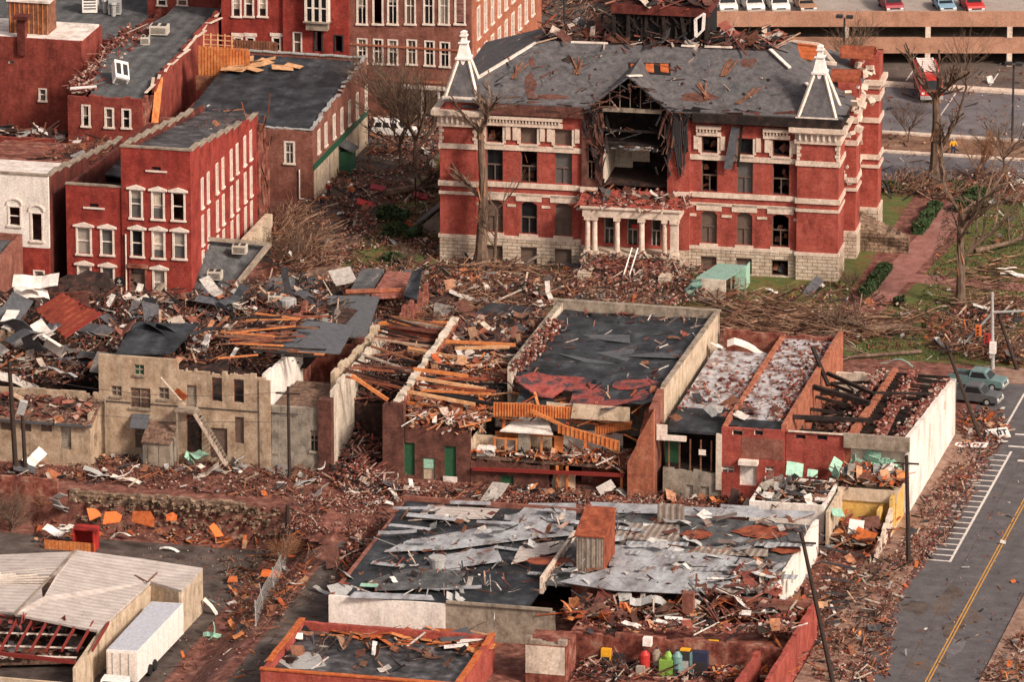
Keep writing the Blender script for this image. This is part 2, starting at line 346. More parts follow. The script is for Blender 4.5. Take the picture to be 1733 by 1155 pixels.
# walls: face F looks to -y (plane y=a), B to +y, R to +x (plane x=a), L to -x
def mapf(face, a):
    if face == 'F': return lambda u, v, z: (u, a-v, z)
    if face == 'B': return lambda u, v, z: (u, a+v, z)
    if face == 'R': return lambda u, v, z: (a+v, u, z)
    return lambda u, v, z: (a-v, u, z)
def fbox(mb, M, u0, u1, v0, v1, z0, z1, m=0):
    mb.hexa([M(u0, v0, z0), M(u1, v0, z0), M(u1, v1, z0), M(u0, v1, z0), M(u0, v0, z1), M(u1, v0, z1), M(u1, v1, z1), M(u0, v1, z1)], m)
def wall(mb, face, a, u0, u1, z0, top, holes=(), t=.4, m=0, jag=0, step=1.2, rnd=R):
    """wall with real openings; top = number or function of u; jag = broken top edge"""
    M = mapf(face, a); tf = top if callable(top) else (lambda u: top)
    cuts = {u0, u1}
    for h in holes:
        for q in h[:2]:
            if u0 < q < u1: cuts.add(q)
    if jag or callable(top):
        n = max(1, int((u1-u0)/step)); cuts |= {u0+(u1-u0)*k/n+(rnd.uniform(-.3, .3)*step if 0 < k < n else 0) for k in range(1, n)}
    cs = sorted(cuts)
    for a0, a1 in zip(cs, cs[1:]):
        if a1-a0 < 1e-4: continue
        j = rnd.uniform(-jag, jag*.3) if jag else 0
        t0, t1 = tf(a0)+j, tf(a1)+j
        uc = (a0+a1)/2; hs_ = sorted([h for h in holes if h[0] <= uc <= h[1]], key=lambda h: h[2])
        zc = z0; segs = []
        for h in hs_:
            if h[2] >= min(t0, t1): break
            if h[2] > zc: segs.append((zc, h[2], h[2]))
            zc = max(zc, h[3])
        if zc < min(t0, t1): segs.append((zc, t0, t1))
        for (b, q0, q1) in segs:
            mb.hexa([M(a0, 0, b), M(a1, 0, b), M(a1, -t, b), M(a0, -t, b), M(a0, 0, q0), M(a1, 0, q1), M(a1, -t, q1), M(a0, -t, q0)], m)
WR2 = random.Random(99)
def window(parent, face, a, u0, u1, z0, z1, pane='glass_dark', frame='white_trim', style='sash', hood=None, sill=None, trim=.12, proud=.06, name='window', arch=False):
    M = mapf(face, a)
    if u0 > u1: u0, u1 = u1, u0
    if pane == 'glass_dark' and WR2.random() < .35: pane = WR2.choice(('glass_grey', 'blind', 'board', 'glass_grey'))
    g = MB()
    if pane: fbox(g, M, u0-.02, u1+.02, -.26, -.2, z0-.02, z1+.02)
    else: fbox(g, M, u0, u1, -.3, -.22, z0, z0+.12)
    w = g.build(name, pane or 'wood_char', parent)
    if pane in ('glass_dark', 'glass_grey') and z1-z0 > 1.3 and WR2.random() < .55:
        zz = z1-(z1-z0)*WR2.uniform(.2, .75); one(lambda q: fbox(q, M, u0+.02, u1-WR2.choice((.02, .02, .3)), -.197, -.192, zz, z1-.01), 'window_blind', WR2.choice(('blind', 'plaster', 'concrete')), w)
    f = MB(); b = trim
    if b:
        fbox(f, M, u0-b, u0+.05, -.12, proud, z0, z1); fbox(f, M, u1-.05, u1+b, -.12, proud, z0, z1)
        fbox(f, M, u0-b, u1+b, -.12, proud+.003, z1, z1+b)
    else:
        fbox(f, M, u0, u0+.07, -.19, -.1, z0, z1); fbox(f, M, u1-.07, u1, -.19, -.1, z0, z1); fbox(f, M, u0+.07, u1-.07, -.19, -.1, z1-.08, z1)
    zm = (z0+z1)/2
    if style in ('sash', 'cross'): fbox(f, M, u0+.05, u1-.05, -.19, -.09, zm-.05, zm+.05)
    if style == 'cross':
        um = (u0+u1)/2; fbox(f, M, um-.04, um+.04, -.19, -.1, z0, zm-.05); fbox(f, M, um-.04, um+.04, -.19, -.1, zm+.05, z1)
    f.build('frame', frame, w)
    if hood:
        h = MB(); hw = .16 if hood != 'big' else .25; uu0, uu1 = u0-b-hw, u1+b+hw; um = (u0+u1)/2; zt = z1+b+.003
        P = [(uu0, zt), (uu1, zt), (uu1, zt+.16), (um, zt+.46), (uu0, zt+.16)]
        i = len(h.v)
        for v in (.0, proud+.14): h.v += [M(p[0], v, p[1]) for p in P]
        n = len(P); h.f += [tuple(range(i, i+n)), tuple(range(i+2*n-1, i+n-1, -1))]; h.m += [0, 0]
        for k in range(n): k2 = (k+1) % n; h.f.append((i+k, i+k2, i+n+k2, i+n+k)); h.m.append(0)
        h.build('hood', frame, w)
    if sill:
        one(lambda q: fbox(q, M, u0-b-.08, u1+b+.08, -.1, proud+.1, z0-.18, z0-.003), 'sill', sill if isinstance(sill, str) else frame, w)
    return w
# debris pieces
def inpoly(px, py, poly):
    c = False; n = len(poly)
    for i in range(n):
        x0, y0 = poly[i]; x1, y1 = poly[i-1]
        if (y0 > py) != (y1 > py) and px < (x1-x0)*(py-y0)/(y1-y0)+x0: c = not c
    return c
def rpoly(poly, rnd):
    xs = [p[0] for p in poly]; ys = [p[1] for p in poly]
    while True:
        x = rnd.uniform(min(xs), max(xs)); y = rnd.uniform(min(ys), max(ys))
        if inpoly(x, y, poly): return x, y
def dpiece(mb, k, c, rnd, sc=1.0, mi=None):
    rz = rnd.uniform(0, PI); t = rnd.gauss(0, .28)
    if k == 'plank':
        L = rnd.choice((.8, 1.2, 1.8, 2.6, 3.6))*rnd.uniform(.7, 1.2)*sc; d = Vector((math.cos(rz)*math.cos(t), math.sin(rz)*math.cos(t), abs(math.sin(t))))
        mb.beam(c-d*L*.45, c+d*L*.55, rnd.uniform(.07, .22)*min(sc, 1.2), rnd.uniform(.04, .1), 0 if mi is None else mi)
    elif k == 'sheet':
        w = rnd.uniform(.35, 1.3)*sc; mb.bent(c+Vector((0, 0, .1)), w, rnd.uniform(.5, 2.2)*sc, rot(rnd.gauss(0, .35), rnd.gauss(0, .35), rz), .45, .03, 1 if mi is None else mi, 3, rnd)
    elif k == 'brick':
        q = rnd.uniform(.14, .42)*sc; mb.obox(c+Vector((0, 0, q*.2)), (q, q*rnd.uniform(.4, .9), q*rnd.uniform(.3, .7)), rot(rnd.uniform(-.6, .6), rnd.uniform(-.6, .6), rz), 2 if mi is None else mi)
    elif k == 'stick':
        L = rnd.uniform(.8, 3.2)*sc; d = Vector((math.cos(rz)*math.cos(t), math.sin(rz)*math.cos(t), abs(math.sin(t))))
        p = c; 
        for _ in range(3):
            q = p+d*(L/3)+Vector((rnd.gauss(0, .1), rnd.gauss(0, .1), rnd.gauss(0, .06)))*L/2; mb.tube(p, q, .035*sc, .02*sc, 3, 3 if mi is None else mi); p = q
DM = ['bit_wood', 'bit_sheet', 'bit_brick', 'bit_twig', 'bit_dark', 'bit_orange', 'bit_tarp', 'bit_pale']
SEED = [100]; KS = {'plank': 1, 'sheet': 2, 'brick': 3, 'stick': 4}
def debris(name, label, poly, z=0.0, plank=0, sheet=0, brick=0, stick=0, dark=0, orange=0, sc=1.0, lift=.15, parent=None, mats=None, cat='debris', big=0):
    SEED[0] += 1; rnd = random.Random(SEED[0]); mb = MB()
    zf = z if callable(z) else (lambda x, y: z)
    def put(k, n, mi=None, s2=1.0):
        for _ in range(n):
            px, py = rpoly(poly, rnd); z0 = zf.__call__(0, 0) if not callable(z) else 0
            p = G(px, py, z0)
            if callable(z):
                for _ in range(3): p = G(px, py, z(p.x, p.y))
            nz = noise.noise(Vector((p.x*.28+KS[k]*9, p.y*.28, KS[k]*5+SEED[0])))*1.5+noise.noise(Vector((p.x*.9, p.y*.9, KS[k])))*.6+.5
            if nz < rnd.random(): continue
            p.z += rnd.uniform(.02, lift)
            dpiece(mb, k, p, rnd, sc*s2, mi)
    put('sheet', big, 6, 2.6); put('plank', big*2, 0, 1.9); put('sheet', big, 7, 1.4)
    put('plank', plank); put('sheet', sheet); put('brick', brick); put('stick', stick)
    put('plank', dark, 4); put('plank', orange//2, 5); put('sheet', orange-orange//2, 5, .8)
    return mb.build(name, mats or DM, parent, label, cat if parent is None else None, kind='stuff')
def mound(name, label, poly, h, mat, z=0.0, cell=.7, seed=1, rough=.5, parent=None, cat='rubble'):
    """uneven heap: ground-plan polygon measured at height z, heights from noise, zero at the rim"""
    W = [G(x, y, z) for x, y in poly]; P2 = [(p.x, p.y) for p in W]
    x0 = min(p[0] for p in P2); x1 = max(p[0] for p in P2); y0 = min(p[1] for p in P2); y1 = max(p[1] for p in P2)
    nx = max(2, int((x1-x0)/cell)); ny = max(2, int((y1-y0)/cell))
    def edged(x, y):
        d = 1e9
        for i in range(len(P2)):
            ax, ay = P2[i-1]; bx, by = P2[i]; dx, dy = bx-ax, by-ay; L = dx*dx+dy*dy
            t = max(0, min(1, ((x-ax)*dx+(y-ay)*dy)/L)) if L else 0
            d = min(d, math.hypot(x-ax-t*dx, y-ay-t*dy))
        return d
    idx = {}; mb = MB()
    def hz_(x, y):
        if not inpoly(x, y, P2): return None
        e = min(1, edged(x, y)/(1.2*h+.3)); n = noise.noise(Vector((x*.22+seed*7, y*.22, seed)))*.6+noise.noise(Vector((x*.8+seed*3, y*.8, seed)))*rough
        return z+e*max(.1, h*(.75+n))
    for i in range(nx+1):
        for j in range(ny+1):
            x = x0+(x1-x0)*i/nx; y = y0+(y1-y0)*j/ny; q = hz_(x, y)
            if q is None: q = z-.15
            idx[i, j] = len(mb.v); mb.v.append((x, y, q))
    for i in range(nx):
        for j in range(ny):
            q = [idx[i, j], idx[i+1, j], idx[i+1, j+1], idx[i, j+1]]
            if max(mb.v[k][2] for k in q) > z-.1: mb.f.append(tuple(q)); mb.m.append(0)
    o = mb.build(name, mat, parent, label, cat if parent is None else None, kind='stuff')
    return o, (lambda x, y: hz_(x, y) or z)
# =====================================================================
# GROUND AND ROADS
# =====================================================================
def sm(t): t = max(0, min(1, t)); return t*t*(3-2*t)
def gz(x, y):
    """ground height: the yard below the stone wall lies 3.2 m lower"""
    return -3.2*sm((-52.8-y)/.5)*sm((-1.5-x)/5.5)
def build_ground():
    xs = [-3000, -600, -150]+[-80+2*i for i in range(36)]+[-8.5+.8*i for i in range(16)]+[5+6*i for i in range(18)]+[150, 600, 3000]
    ys = [-3000, -600]+[-150+3*i for i in range(32)]+[-54.6+.2*i for i in range(11)]+[-52+3*i for i in range(60)]+[150, 300, 900, 3000]
    mb = MB(); n = len(ys)
    for x in xs:
        for y in ys: mb.v.append((x, y, gz(x, y)))
    for i in range(len(xs)-1):
        for j in range(n-1): mb.f.append((i*n+j, (i+1)*n+j, (i+1)*n+j+1, i*n+j+1)); mb.m.append(0)
    o = mb.build('ground', 'dirt'); o['kind'] = 'structure'
build_ground()
def sheetpoly(name, mat, pts, z, label=None, cat=None, kind='structure'):
    mb = MB(); mb.face([(x, y, z) for x, y in pts]); o = mb.build(name, mat); o['kind'] = kind
    if label: o['label'] = label
    return o
def rect(x0, x1, y0, y1): return [(x0, y0), (x1, y0), (x1, y1), (x0, y1)]
sheetpoly('road', 'asphalt', rect(48.6, 58.8, -150, 2.0), .012)
sheetpoly('cross_street', 'asphalt', rect(45.9, 140, -17, -2.5), .008)
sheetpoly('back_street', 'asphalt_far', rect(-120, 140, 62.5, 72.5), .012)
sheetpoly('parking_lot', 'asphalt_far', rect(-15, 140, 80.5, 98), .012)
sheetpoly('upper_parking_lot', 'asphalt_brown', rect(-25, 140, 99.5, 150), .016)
sheetpoly('verge', 'mulch', rect(-20, 140, 74.0, 79.5), .02)
def kerbed(name, mat, x0, x1, y0, y1, h=.14):
    o = boxo(name, mat, None, x0, x1, y0, y1, -.2, h); o['kind'] = 'structure'; return o
kerbed('pavement', 'pavement', 44.2, 48.5, -150, -17.5)
kerbed('pavement_opposite', 'pavement', 58.85, 62.5, -150, -16)
kerbed('corner_pavement', 'pavement', 44.5, 62, -2.5, 2.2, .13)
kerbed('kerb', 'limestone', -15, 140, 98, 99.3, .3)
kerbed('back_kerb', 'limestone', -15, 140, 72.5, 73.2, .18)
kerbed('lot_kerb', 'limestone', -5, 140, 79.6, 80.4, .18)
rq = random.Random(77)
for k in range(9):
    x, y = rq.uniform(49.5, 57), rq.uniform(-100, -25); n = 9
    sheetpoly('road_patch', rq.choice(('asphalt_far', 'asphalt_brown', 'lot')), [(x+math.cos(2*PI*i/n)*rq.uniform(.5, 1.4), y+math.sin(2*PI*i/n)*rq.uniform(.8, 3.5)) for i in range(n)], .017+.0004*k)
sheetpoly('road_seam', 'lot', rect(52.4, 52.47, -150, -22), .022)
mb = MB()   # painted markings
for dx in (0, .26): mb.face([(54.5+dx, -150, .024), (54.62+dx, -150, .024), (54.62+dx, -22, .024), (54.5+dx, -22, .024)])
o = mb.build('road_centre_line', 'yellow_line'); o['kind'] = 'structure'
mb = MB(); rn = random.Random(3)
def mk(x0, x1, y0, y1): mb.face([(x0, y0, .024), (x1, y0, .024), (x1, y1, .024), (x0, y1, .024)])
mk(51.1, 51.32, -54.0, -22.5)
for k in range(21):
    y = -53.9+k*1.5; mk(48.7+rn.uniform(0, .5), 51.1, y, y+.24)
mk(50.7, 75, -17.6, -17.2); mk(50.7, 75, -21.2, -20.8); mk(52.2, 56, -25.2, -24.7); mk(49.4, 49.6, -16.8, -5); mk(49.4, 75, -5.2, -5.0); mk(52, 75, -2.6, -2.4)
o = mb.build('white_road_markings', 'white_paint'); o['kind'] = 'structure'
mb = MB()
for k in range(16):
    x = -2+k*9; mb.face([(x, 86, .024), (x+.15, 86, .024), (x+.15, 97.5, .024), (x, 97.5, .024)])
    mb.face([(x+3, 101, .024), (x+3.15, 101, .024), (x+3.15, 106, .024), (x+3, 106, .024)])
o = mb.build('parking_bay_lines', 'white_paint'); o['kind'] = 'structure'
# courthouse square: lawn, brick walk, hedges
L1 = [(29.2, 9), (33.0, 22), (34.6, 40), (36, 60), (64, 60), (64, 2.4), (44.2, 2.4), (30, 2.4)]
sheetpoly('lawn', 'grass', L1, .02)
sheetpoly('lawn_by_courthouse', 'grass', [(-22, 14), (-8, 9), (28, 12), (27.8, 60), (-22, 60)], .018)
sheetpoly('brick_walk', 'walk_brick', [(28.4, 9), (31.6, 9), (34.6, 60), (31.8, 60)], .03)
sheetpoly('cross_walk', 'walk_brick', [(31, 27.5), (64, 26.0), (64, 28), (31, 30.5)], .034)
sheetpoly('alley', 'lot', rect(-31, -13, 20, 62), .01)
# =====================================================================
# BUILDINGS AT UPPER LEFT
# =====================================================================
WRN = random.Random(11)
def roofslab(mat, parent, x0, x1, y0, y1, zf, zb, t=.25, name='roof', under=None, **k):
    mb = MB(); mb.slab([(x0, y0, zf), (x1, y0, zf), (x1, y1, zb), (x0, y1, zb)], t); return mb.build(name, mat, parent, **k)
def shell(parent, mats, x0, x1, y0, y1, z0, top, hF=(), hR=(), hL=(), t=.4, sides='FRLB', tops=None, jag=0, jR=None, zr=None, cap=None, name='wall'):
    """four walls; top(u) for side walls when given"""
    tops = tops or {}
    mF = mats if isinstance(mats, str) else mats[0]; mR = mats if isinstance(mats, str) else mats[1]
    if 'F' in sides: one(lambda m: wall(m, 'F', y0, x0, x1, z0, tops.get('F', top), hF, t, jag=jag), 'front_wall', mF, parent)
    if 'R' in sides: one(lambda m: wall(m, 'R', x1, y0+t, y1-t, z0, tops.get('R', top), hR, t, jag=jR if jR is not None else jag), 'side_wall', mR, parent)
    if 'L' in sides: one(lambda m: wall(m, 'L', x0, y0+t, y1-t, z0, tops.get('L', tops.get('R', top)), hL, t, jag=jag), 'side_wall', mR, parent)
    if 'B' in sides: one(lambda m: wall(m, 'B', y1, x0, x1, z0, tops.get('B', top), (), t, jag=jag), 'back_wall', mR, parent)
def PFr(a, r):  # pixel rect -> wall rect
    x0, z1 = PF(a, r[0], r[1]); x1, z0 = PF(a, r[2], r[3]); return (x0, x1, z0, z1)
def coping(parent, x0, x1, y0, y1, zf, zb, mat='limestone', w=.5, h=.16, sides='FRL', n=8):
    mb = MB()
    if 'F' in sides: mb.box(x0-.08, x1+.08, y0-.08, y0+w-.08, zf+.003, zf+h)
    for s, x in (('R', x1), ('L', x0)):
        if s in sides:
            xa, xb = (x-w+.08, x+.08) if s == 'R' else (x-.08, x+w-.08)
            for k in range(n):
                ya, yb = y0+w+(y1-y0-w)*k/n, y0+w+(y1-y0-w)*(k+1)/n
                z = zf+(zb-zf)*(k+.5)/n+WRN.uniform(.0, .12)
                if WRN.random() < .85: mb.box(xa, xb, ya+.01, yb, z, z+h)
    mb.build('coping', mat, parent)

# --- three storey red brick building
def red_corner_building():
    X0, XM, X1, Y0, Y1 = -44.9, -39.35, -32.5, 4.8, 33.4
    b = thing('brick_building', 'bright red brick commercial block stepping from two to three storeys with white window hoods', 'building', ((X0+X1)/2, Y0, 0))
    zt, zb, zw = 15.1, 11.6, 11.0
    rows3 = [(218, 317, 243, 370), (256, 320, 279, 371), (290, 323, 312, 373)]
    w3 = [PFr(Y0, (221, 322, 240, 369)), PFr(Y0, (258, 325, 277, 371)), PFr(Y0, (292, 327, 312, 373))]
    w2 = [PFr(Y0, (223, 390, 242, 434)), PFr(Y0, (259, 392, 278, 437)), PFr(Y0, (294, 394, 314, 438))]
    w1 = [PFr(Y0, (260, 458, 280, 500))]
    door = PFr(Y0, (222, 452, 246, 507)); door = (door[0], door[1], .15, door[3])
    w2l = [PFr(Y0, (130, 386, 153, 431)), PFr(Y0, (171, 389, 191, 432))]
    w1l = [PFr(Y0, (132, 451, 153, 496)), PFr(Y0, (172, 454, 192, 495))]
    vent3 = PFr(Y0, (257, 282, 272, 289)); ventl = PFr(Y0, (151, 345, 166, 352))
    one(lambda m: wall(m, 'F', Y0, XM, X1, 0, zt, w3+w2+w1+[door, vent3], .4), 'front_wall', 'brick_red', b)
    one(lambda m: wall(m, 'F', Y0+.12, X0, XM-.004, 0, zw, w2l+w1l+[ventl], .4), 'front_wall', 'brick_red', b)
    sty = ['sash', 'sash', 'cross']; i = 0
    for (w, pn) in list(zip(w3, ('glass_grey', 'glass_grey', None)))+list(zip(w2, ('glass_dark', 'glass_grey', 'glass_grey')))+[(w1[0], 'blind')]:
        window(b, 'F', Y0, *w, pane=pn, frame='white_trim', hood='big', sill=True, trim=.14)
    for w, pn in zip(w2l+w1l, ('blind', 'glass_grey', 'blind', 'glass_grey')):
        window(b, 'F', Y0+.12, *w, pane=pn, hood='big', sill=True, trim=.14)
    d = boxo('door', 'board', b, door[0], door[1], Y0+.2, Y0+.28, .15, door[3]-.7)
    boxo('transom', 'glass_grey', d, door[0]+.1, door[1]-.1, Y0+.18, Y0+.24, door[3]-.6, door[3]-.1)
    mb = MB(); mb.box(door[0]-.2, door[0], Y0-.1, Y0+.1, 0, door[3]); mb.box(door[1], door[1]+.2, Y0-.1, Y0+.1, 0, door[3]); mb.box(door[0]-.35, door[1]+.35, Y0-.35, Y0+.1, door[3]+.003, door[3]+.35); mb.build('frame', 'brick_ruin', d)
    for v, yy in ((vent3, Y0), (ventl, Y0+.12)):
        M = mapf('F', yy); uc = (v[0]+v[1])/2
        vv = one(lambda q: fbox(q, M, v[0], v[1], -.2, -.14, v[2], v[3]), 'vent', 'black', b)
        one(lambda q: fbox(q, M, uc-1.05, uc+1.05, -.1, .12, v[2]-.16, v[2]-.003), 'sill', 'white_trim', vv)
    mb = MB(); p = PF(Y0, 214, 460); mb.tube((p[0], Y0-.12, 0), (p[0], Y0-.12, 6.5), .08, .08, 6); mb.build('downpipe', 'white_trim', b)
    p = PF(Y0, 203, 477); s = MB(); s.tube((p[0], Y0-.16, p[1]), (p[0], Y0+.02, p[1]), .52, .52, 12); s.tube((p[0], Y0-.2, p[1]), (p[0], Y0-.161, p[1]), .5, .5, 12)
    sg = s.build('round_sign', 'black', b)
    mb = MB(); mb.obox((p[0], Y0-.22, p[1]+.12), (.3, .02, .3), rot(0, PI/4, 0)); mb.box(p[0]-.3, p[0]+.3, Y0-.225, Y0-.205, p[1]-.28, p[1]-.2); mb.build('emblem', 'metal_grey', sg)
    # side wall facing the street: three rows of paired tall windows
    top = lambda y: zt+(zb-zt)*(y-Y0)/(Y1-Y0)
    us = []
    for a, c in ((342, 352), (367, 377), (391, 401), (414, 424), (436, 446)):
        for q in (a, c):
            y, _ = PR(X1, q, 360-(q-342)); us.append(y)
    rz = [(8.75-.3, 11.3), (4.75, 7.6), (1.1, 4.1)]
    holes = [(u-.3, u+.3, z0, z1) for u in us for z0, z1 in rz if z1 < top(u)-.5]
    one(lambda m: wall(m, 'R', X1, Y0+.4, Y1-4.2, 0, top, holes, .4), 'side_wall', 'brick_red', b)
    for h in holes:
        if h[1] < Y1-4.2: window(b, 'R', X1, *h, pane='glass_grey' if WRN.random() < .6 else 'blind', sill=True, trim=.075, proud=.08)
    rr = random.Random(5)
    one(lambda m: wall(m, 'R', X1, Y1-4.1, Y1, 0, lambda y: 10.6-(y-Y1+4.2)*.6, [], .4, jag=1.3, step=.7, rnd=rr), 'torn_wall', 'brick_ruin', b)
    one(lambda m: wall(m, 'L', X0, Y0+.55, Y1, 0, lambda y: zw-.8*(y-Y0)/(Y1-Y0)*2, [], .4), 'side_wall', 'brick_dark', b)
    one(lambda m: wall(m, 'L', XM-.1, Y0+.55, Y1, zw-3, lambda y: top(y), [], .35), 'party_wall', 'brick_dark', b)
    one(lambda m: wall(m, 'B', Y1, X0, X1-.4, 0, 10, [], .4, jag=.8, rnd=rr), 'back_wall', 'brick_ruin', b)
    roofslab('roof_wet', b, XM+.3, X1-.4, Y0+.4, Y1-.4, zt-.55, zb-.5)
    mb = MB(); mb.slab([(X0+.4, Y0+12, zw-2.2), (XM-.12, Y0+12, zw-3), (XM-.12, Y1-.4, zw-2.4), (X0+.4, Y1-.4, zw-2)], .2); mb.build('low_roof', 'roof_wet', b)
    roofslab('rubble_dark', b, X0+.4, XM-.12, Y0+.6, Y0+12, 7.2, 8, name='fallen_roof')
    coping(b, XM, X1, Y0, Y1-4.4, zt, zb+.4, 'concrete'); 
    boxo('coping_low', 'concrete', b, X0-.05, XM-.01, Y0+.06, Y0+.55, zw+.003, zw+.15)
    # loose timber at the torn end
    mb = MB()
    for k in range(26):
        p = Vector((X1-rr.uniform(-.4, 1.2), Y1-rr.uniform(0, 4), rr.uniform(2, 11))); d = Vector((rr.gauss(0, .3), rr.gauss(0, .4), 1)).normalized()
        mb.beam(p, p+d*rr.uniform(.8, 3), .1, .06)
    mb.build('splintered_timber', 'bit_wood', b)
    return b
red_corner_building()
# --- white front building, left of the alley
def white_front_building():
    X0, X1, Y0, Y1 = -58.5, -46.5, 4.4, 29.5
    b = thing('building', 'white rendered front over red brick ground floor, long dark brick flank beside the alley', 'building', ((X0+X1)/2, Y0, 0))
    zt = 11.8; h = [PFr(Y0, (15, 350, 35, 382)), PFr(Y0, (53, 361, 72, 408)), PFr(Y0, (58, 459, 74, 486))]
    zs = PF(Y0, 84, 421)[1]
    one(lambda m: wall(m, 'F', Y0, X0, X1, zs, zt, h[:2], .4), 'rendered_wall', 'white_wall', b)
    one(lambda m: wall(m, 'F', Y0+.03, X0, X1, 0, zs-.004, h[2:], .4), 'brick_base', 'brick_red', b)
    window(b, 'F', Y0, *h[0], pane=None, style='sash', sill=True); window(b, 'F', Y0, *h[1], pane=None, style='open', sill=True)
    window(b, 'F', Y0+.03, *h[2], pane='blind', sill=True)
    for w in h[:2]:
        um = (w[0]+w[1])/2; mb = MB()
        for k in range(9):
            a0, a1 = PI*k/9, PI*(k+1)/9
            mb.beam((um+.75*math.cos(a0), Y0-.07, w[3]+.25+.6*math.sin(a0)), (um+.75*math.cos(a1), Y0-.07, w[3]+.25+.6*math.sin(a1)), .12, .14)
        mb.build('arched_hood', 'white_trim', b)
    top = lambda y: zt+(8.6-zt)*(y-Y0)/(Y1-Y0)
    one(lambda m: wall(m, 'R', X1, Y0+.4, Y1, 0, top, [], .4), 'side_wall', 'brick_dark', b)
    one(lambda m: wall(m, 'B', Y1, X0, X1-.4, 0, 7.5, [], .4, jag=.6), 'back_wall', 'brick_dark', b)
    roofslab('roof_white', b, X0+.2, X1-.4, Y0+.4, Y0+11, zt-.5, 10.0)
    roofslab('brick_ruin', b, X0+.2, X1-.4, Y0+11.2, Y1-.4, 9.6, 8.0, name='back_roof')
    coping(b, X0, X1, Y0, Y1, zt, 8.6, 'concrete', sides='FR')
    r = random.Random(8); mb = MB()
    for k in range(24):
        p = Vector((r.uniform(X0+2, X1-1), r.uniform(Y0+12, Y1-2), 9.3)); mb.beam(p, p+Vector((r.uniform(-1, 4), r.gauss(0, .5), .3)), .2, .06)
    mb.build('roof_boards', 'bit_wood', b)
    return b
white_front_building()
# --- small brick building at the left frame edge
def edge_building():
    X0, X1, Y0, Y1 = -56.5, -48.96, -8, 5.0-1.2
    b = thing('brick_building', 'low brick building with grey roof cut by the left frame edge below the white front', 'building', ((X0+X1)/2, Y0, 0))
    shell(b, ('brick_brown', 'brick_brown'), X0, X1, Y0, Y1, 0, 6.1, tops={'R': lambda y: 6.15-.06*(Y1-y)}, jR=.12)
    roofslab('roof_grey', b, X0+.4, X1-.4, Y0+.4, Y1-.4, 5.2, 5.5)
edge_building()
def grey_roof_building():
    X0, X1, Y0, Y1 = -56.8, -49.0, 45.3, 79
    b = thing('brick_building', 'narrow red brick building with three white sash windows and a long sagging grey roof', 'building', ((X0+X1)/2, Y0, 0))
    h = [PFr(Y0, (140, 179, 151, 213)), PFr(Y0, (179, 184, 191, 215)), PFr(Y0, (208, 186, 220, 216))]
    top = lambda y: 8.7+1.6*(y-Y0)/(Y1-Y0)
    one(lambda m: wall(m, 'F', Y0, X0, X1, 0, 8.5, h, .4, jag=.25, step=.9), 'front_wall', 'brick_side', b)
    for w in h: window(b, 'F', Y0, *w, pane='glass_dark', sill=True, trim=.16)
    r = random.Random(21)
    one(lambda m: wall(m, 'R', X1, Y0+5, Y1, 0, lambda y: top(y)+.2, [], .4, jag=.35, step=1.0, rnd=r), 'side_wall', 'brick_side', b)
    one(lambda m: wall(m, 'R', X1, Y0+.4, Y0+5, 0, lambda y: 8-abs(y-Y0-3)*.2, [], .4, jag=1.4, step=.6, rnd=r), 'broken_wall', 'brick_ruin', b)
    one(lambda m: wall(m, 'L', X0, Y0+.4, Y1, 0, lambda y: top(y)-1.3, [], .4, jag=.4, rnd=r), 'side_wall', 'brick_dark', b)
    mb = MB(); n = 10; 
    for k in range(n):
        ya, yb = Y0+.5+(Y1-Y0-1)*k/n, Y0+.5+(Y1-Y0-1)*(k+1)/n
        za, zb = [8.2+1.6*t+.35*math.sin(t*5) for t in (k/n, (k+1)/n)]
        xl0, xl1 = [X0+2.2-2.0*abs(math.sin(t*3.3)) for t in (k/n, (k+1)/n)]
        mb.slab([(xl0, ya, za), (X1-.45, ya, za), (X1-.45, yb, zb), (xl1, yb, zb)], .22)
    mb.build('roof', 'roof_grey', b)
    mb = MB()
    for k in range(14):
        y = Y0+1+k*2.4; mb.beam((X1+.1, y, top(y)+.1), (X1+.1+r.gauss(0, .3), y+2.6, top(y+2.6)+r.uniform(-.1, .4)), .3, .08)
    mb.build('torn_coping', 'limestone', b)
    mb = MB(); w = Y0+1.5
    for k in range(800):
        y = r.uniform(Y0+2, Y0+24); dpiece(mb, r.choice(('brick', 'brick', 'brick', 'plank')), Vector((X0+r.uniform(-.8, 2.2), y, top(y)-.75+r.uniform(0, .5))), r, .9, 0)
    mb.build('roof_rubble', 'bit_brick', b, kind='stuff')
    mb = MB(); mb.slab([(X1+.5, Y0+1.4, 5.2), (X1+.9, Y0+2.6, 5.0), (X1+.1, Y0+7.5, 8.8), (X1-.3, Y0+6.2, 9)], .12); mb.build('hanging_board', 'wood_orange', b)
    mb = MB(); mb.slab([(X0+.1, Y0+.6, 8.9), (X0+2.8, Y0+1.0, 9.2), (X0+2.6, Y0+1.5, 9.2), (X0, Y0+1.1, 8.95)], .1); mb.build('loose_flashing', 'white', b)
    return b
grey_roof_building()
def hvac(px, py, z, w, d, h, rz=0, tilt=0, label='', mat='hvac', group='air conditioning units stranded on the roofs'):
    p = G(px, py, z); t = thing('air_conditioning_unit', label, 'air conditioner', p, group)
    m = rot(tilt, tilt*.6, rz); mb = MB(); c = Vector((0, 0, h/2+abs(math.sin(tilt))*d*.35))+p
    mb.obox(c, (w, d, h), m); mb.build('casing', mat, t)
    mb = MB()
    for k in (-1, 1): mb.obox(c+m@Vector((k*w*.24, 0, h/2+.04)), (w*.3, d*.6, .08), m)
    for k in range(5): mb.obox(c+m@Vector((0, -d/2-.02, -h*.3+h*.14*k)), (w*.8, .03, h*.05), m)
    mb.build('grille', 'steel_dark', t); return t
hvac(270, 56, 9.4, 1.9, 1.5, .9, .1, label='largest cream roof unit near the far end of the long grey roof')
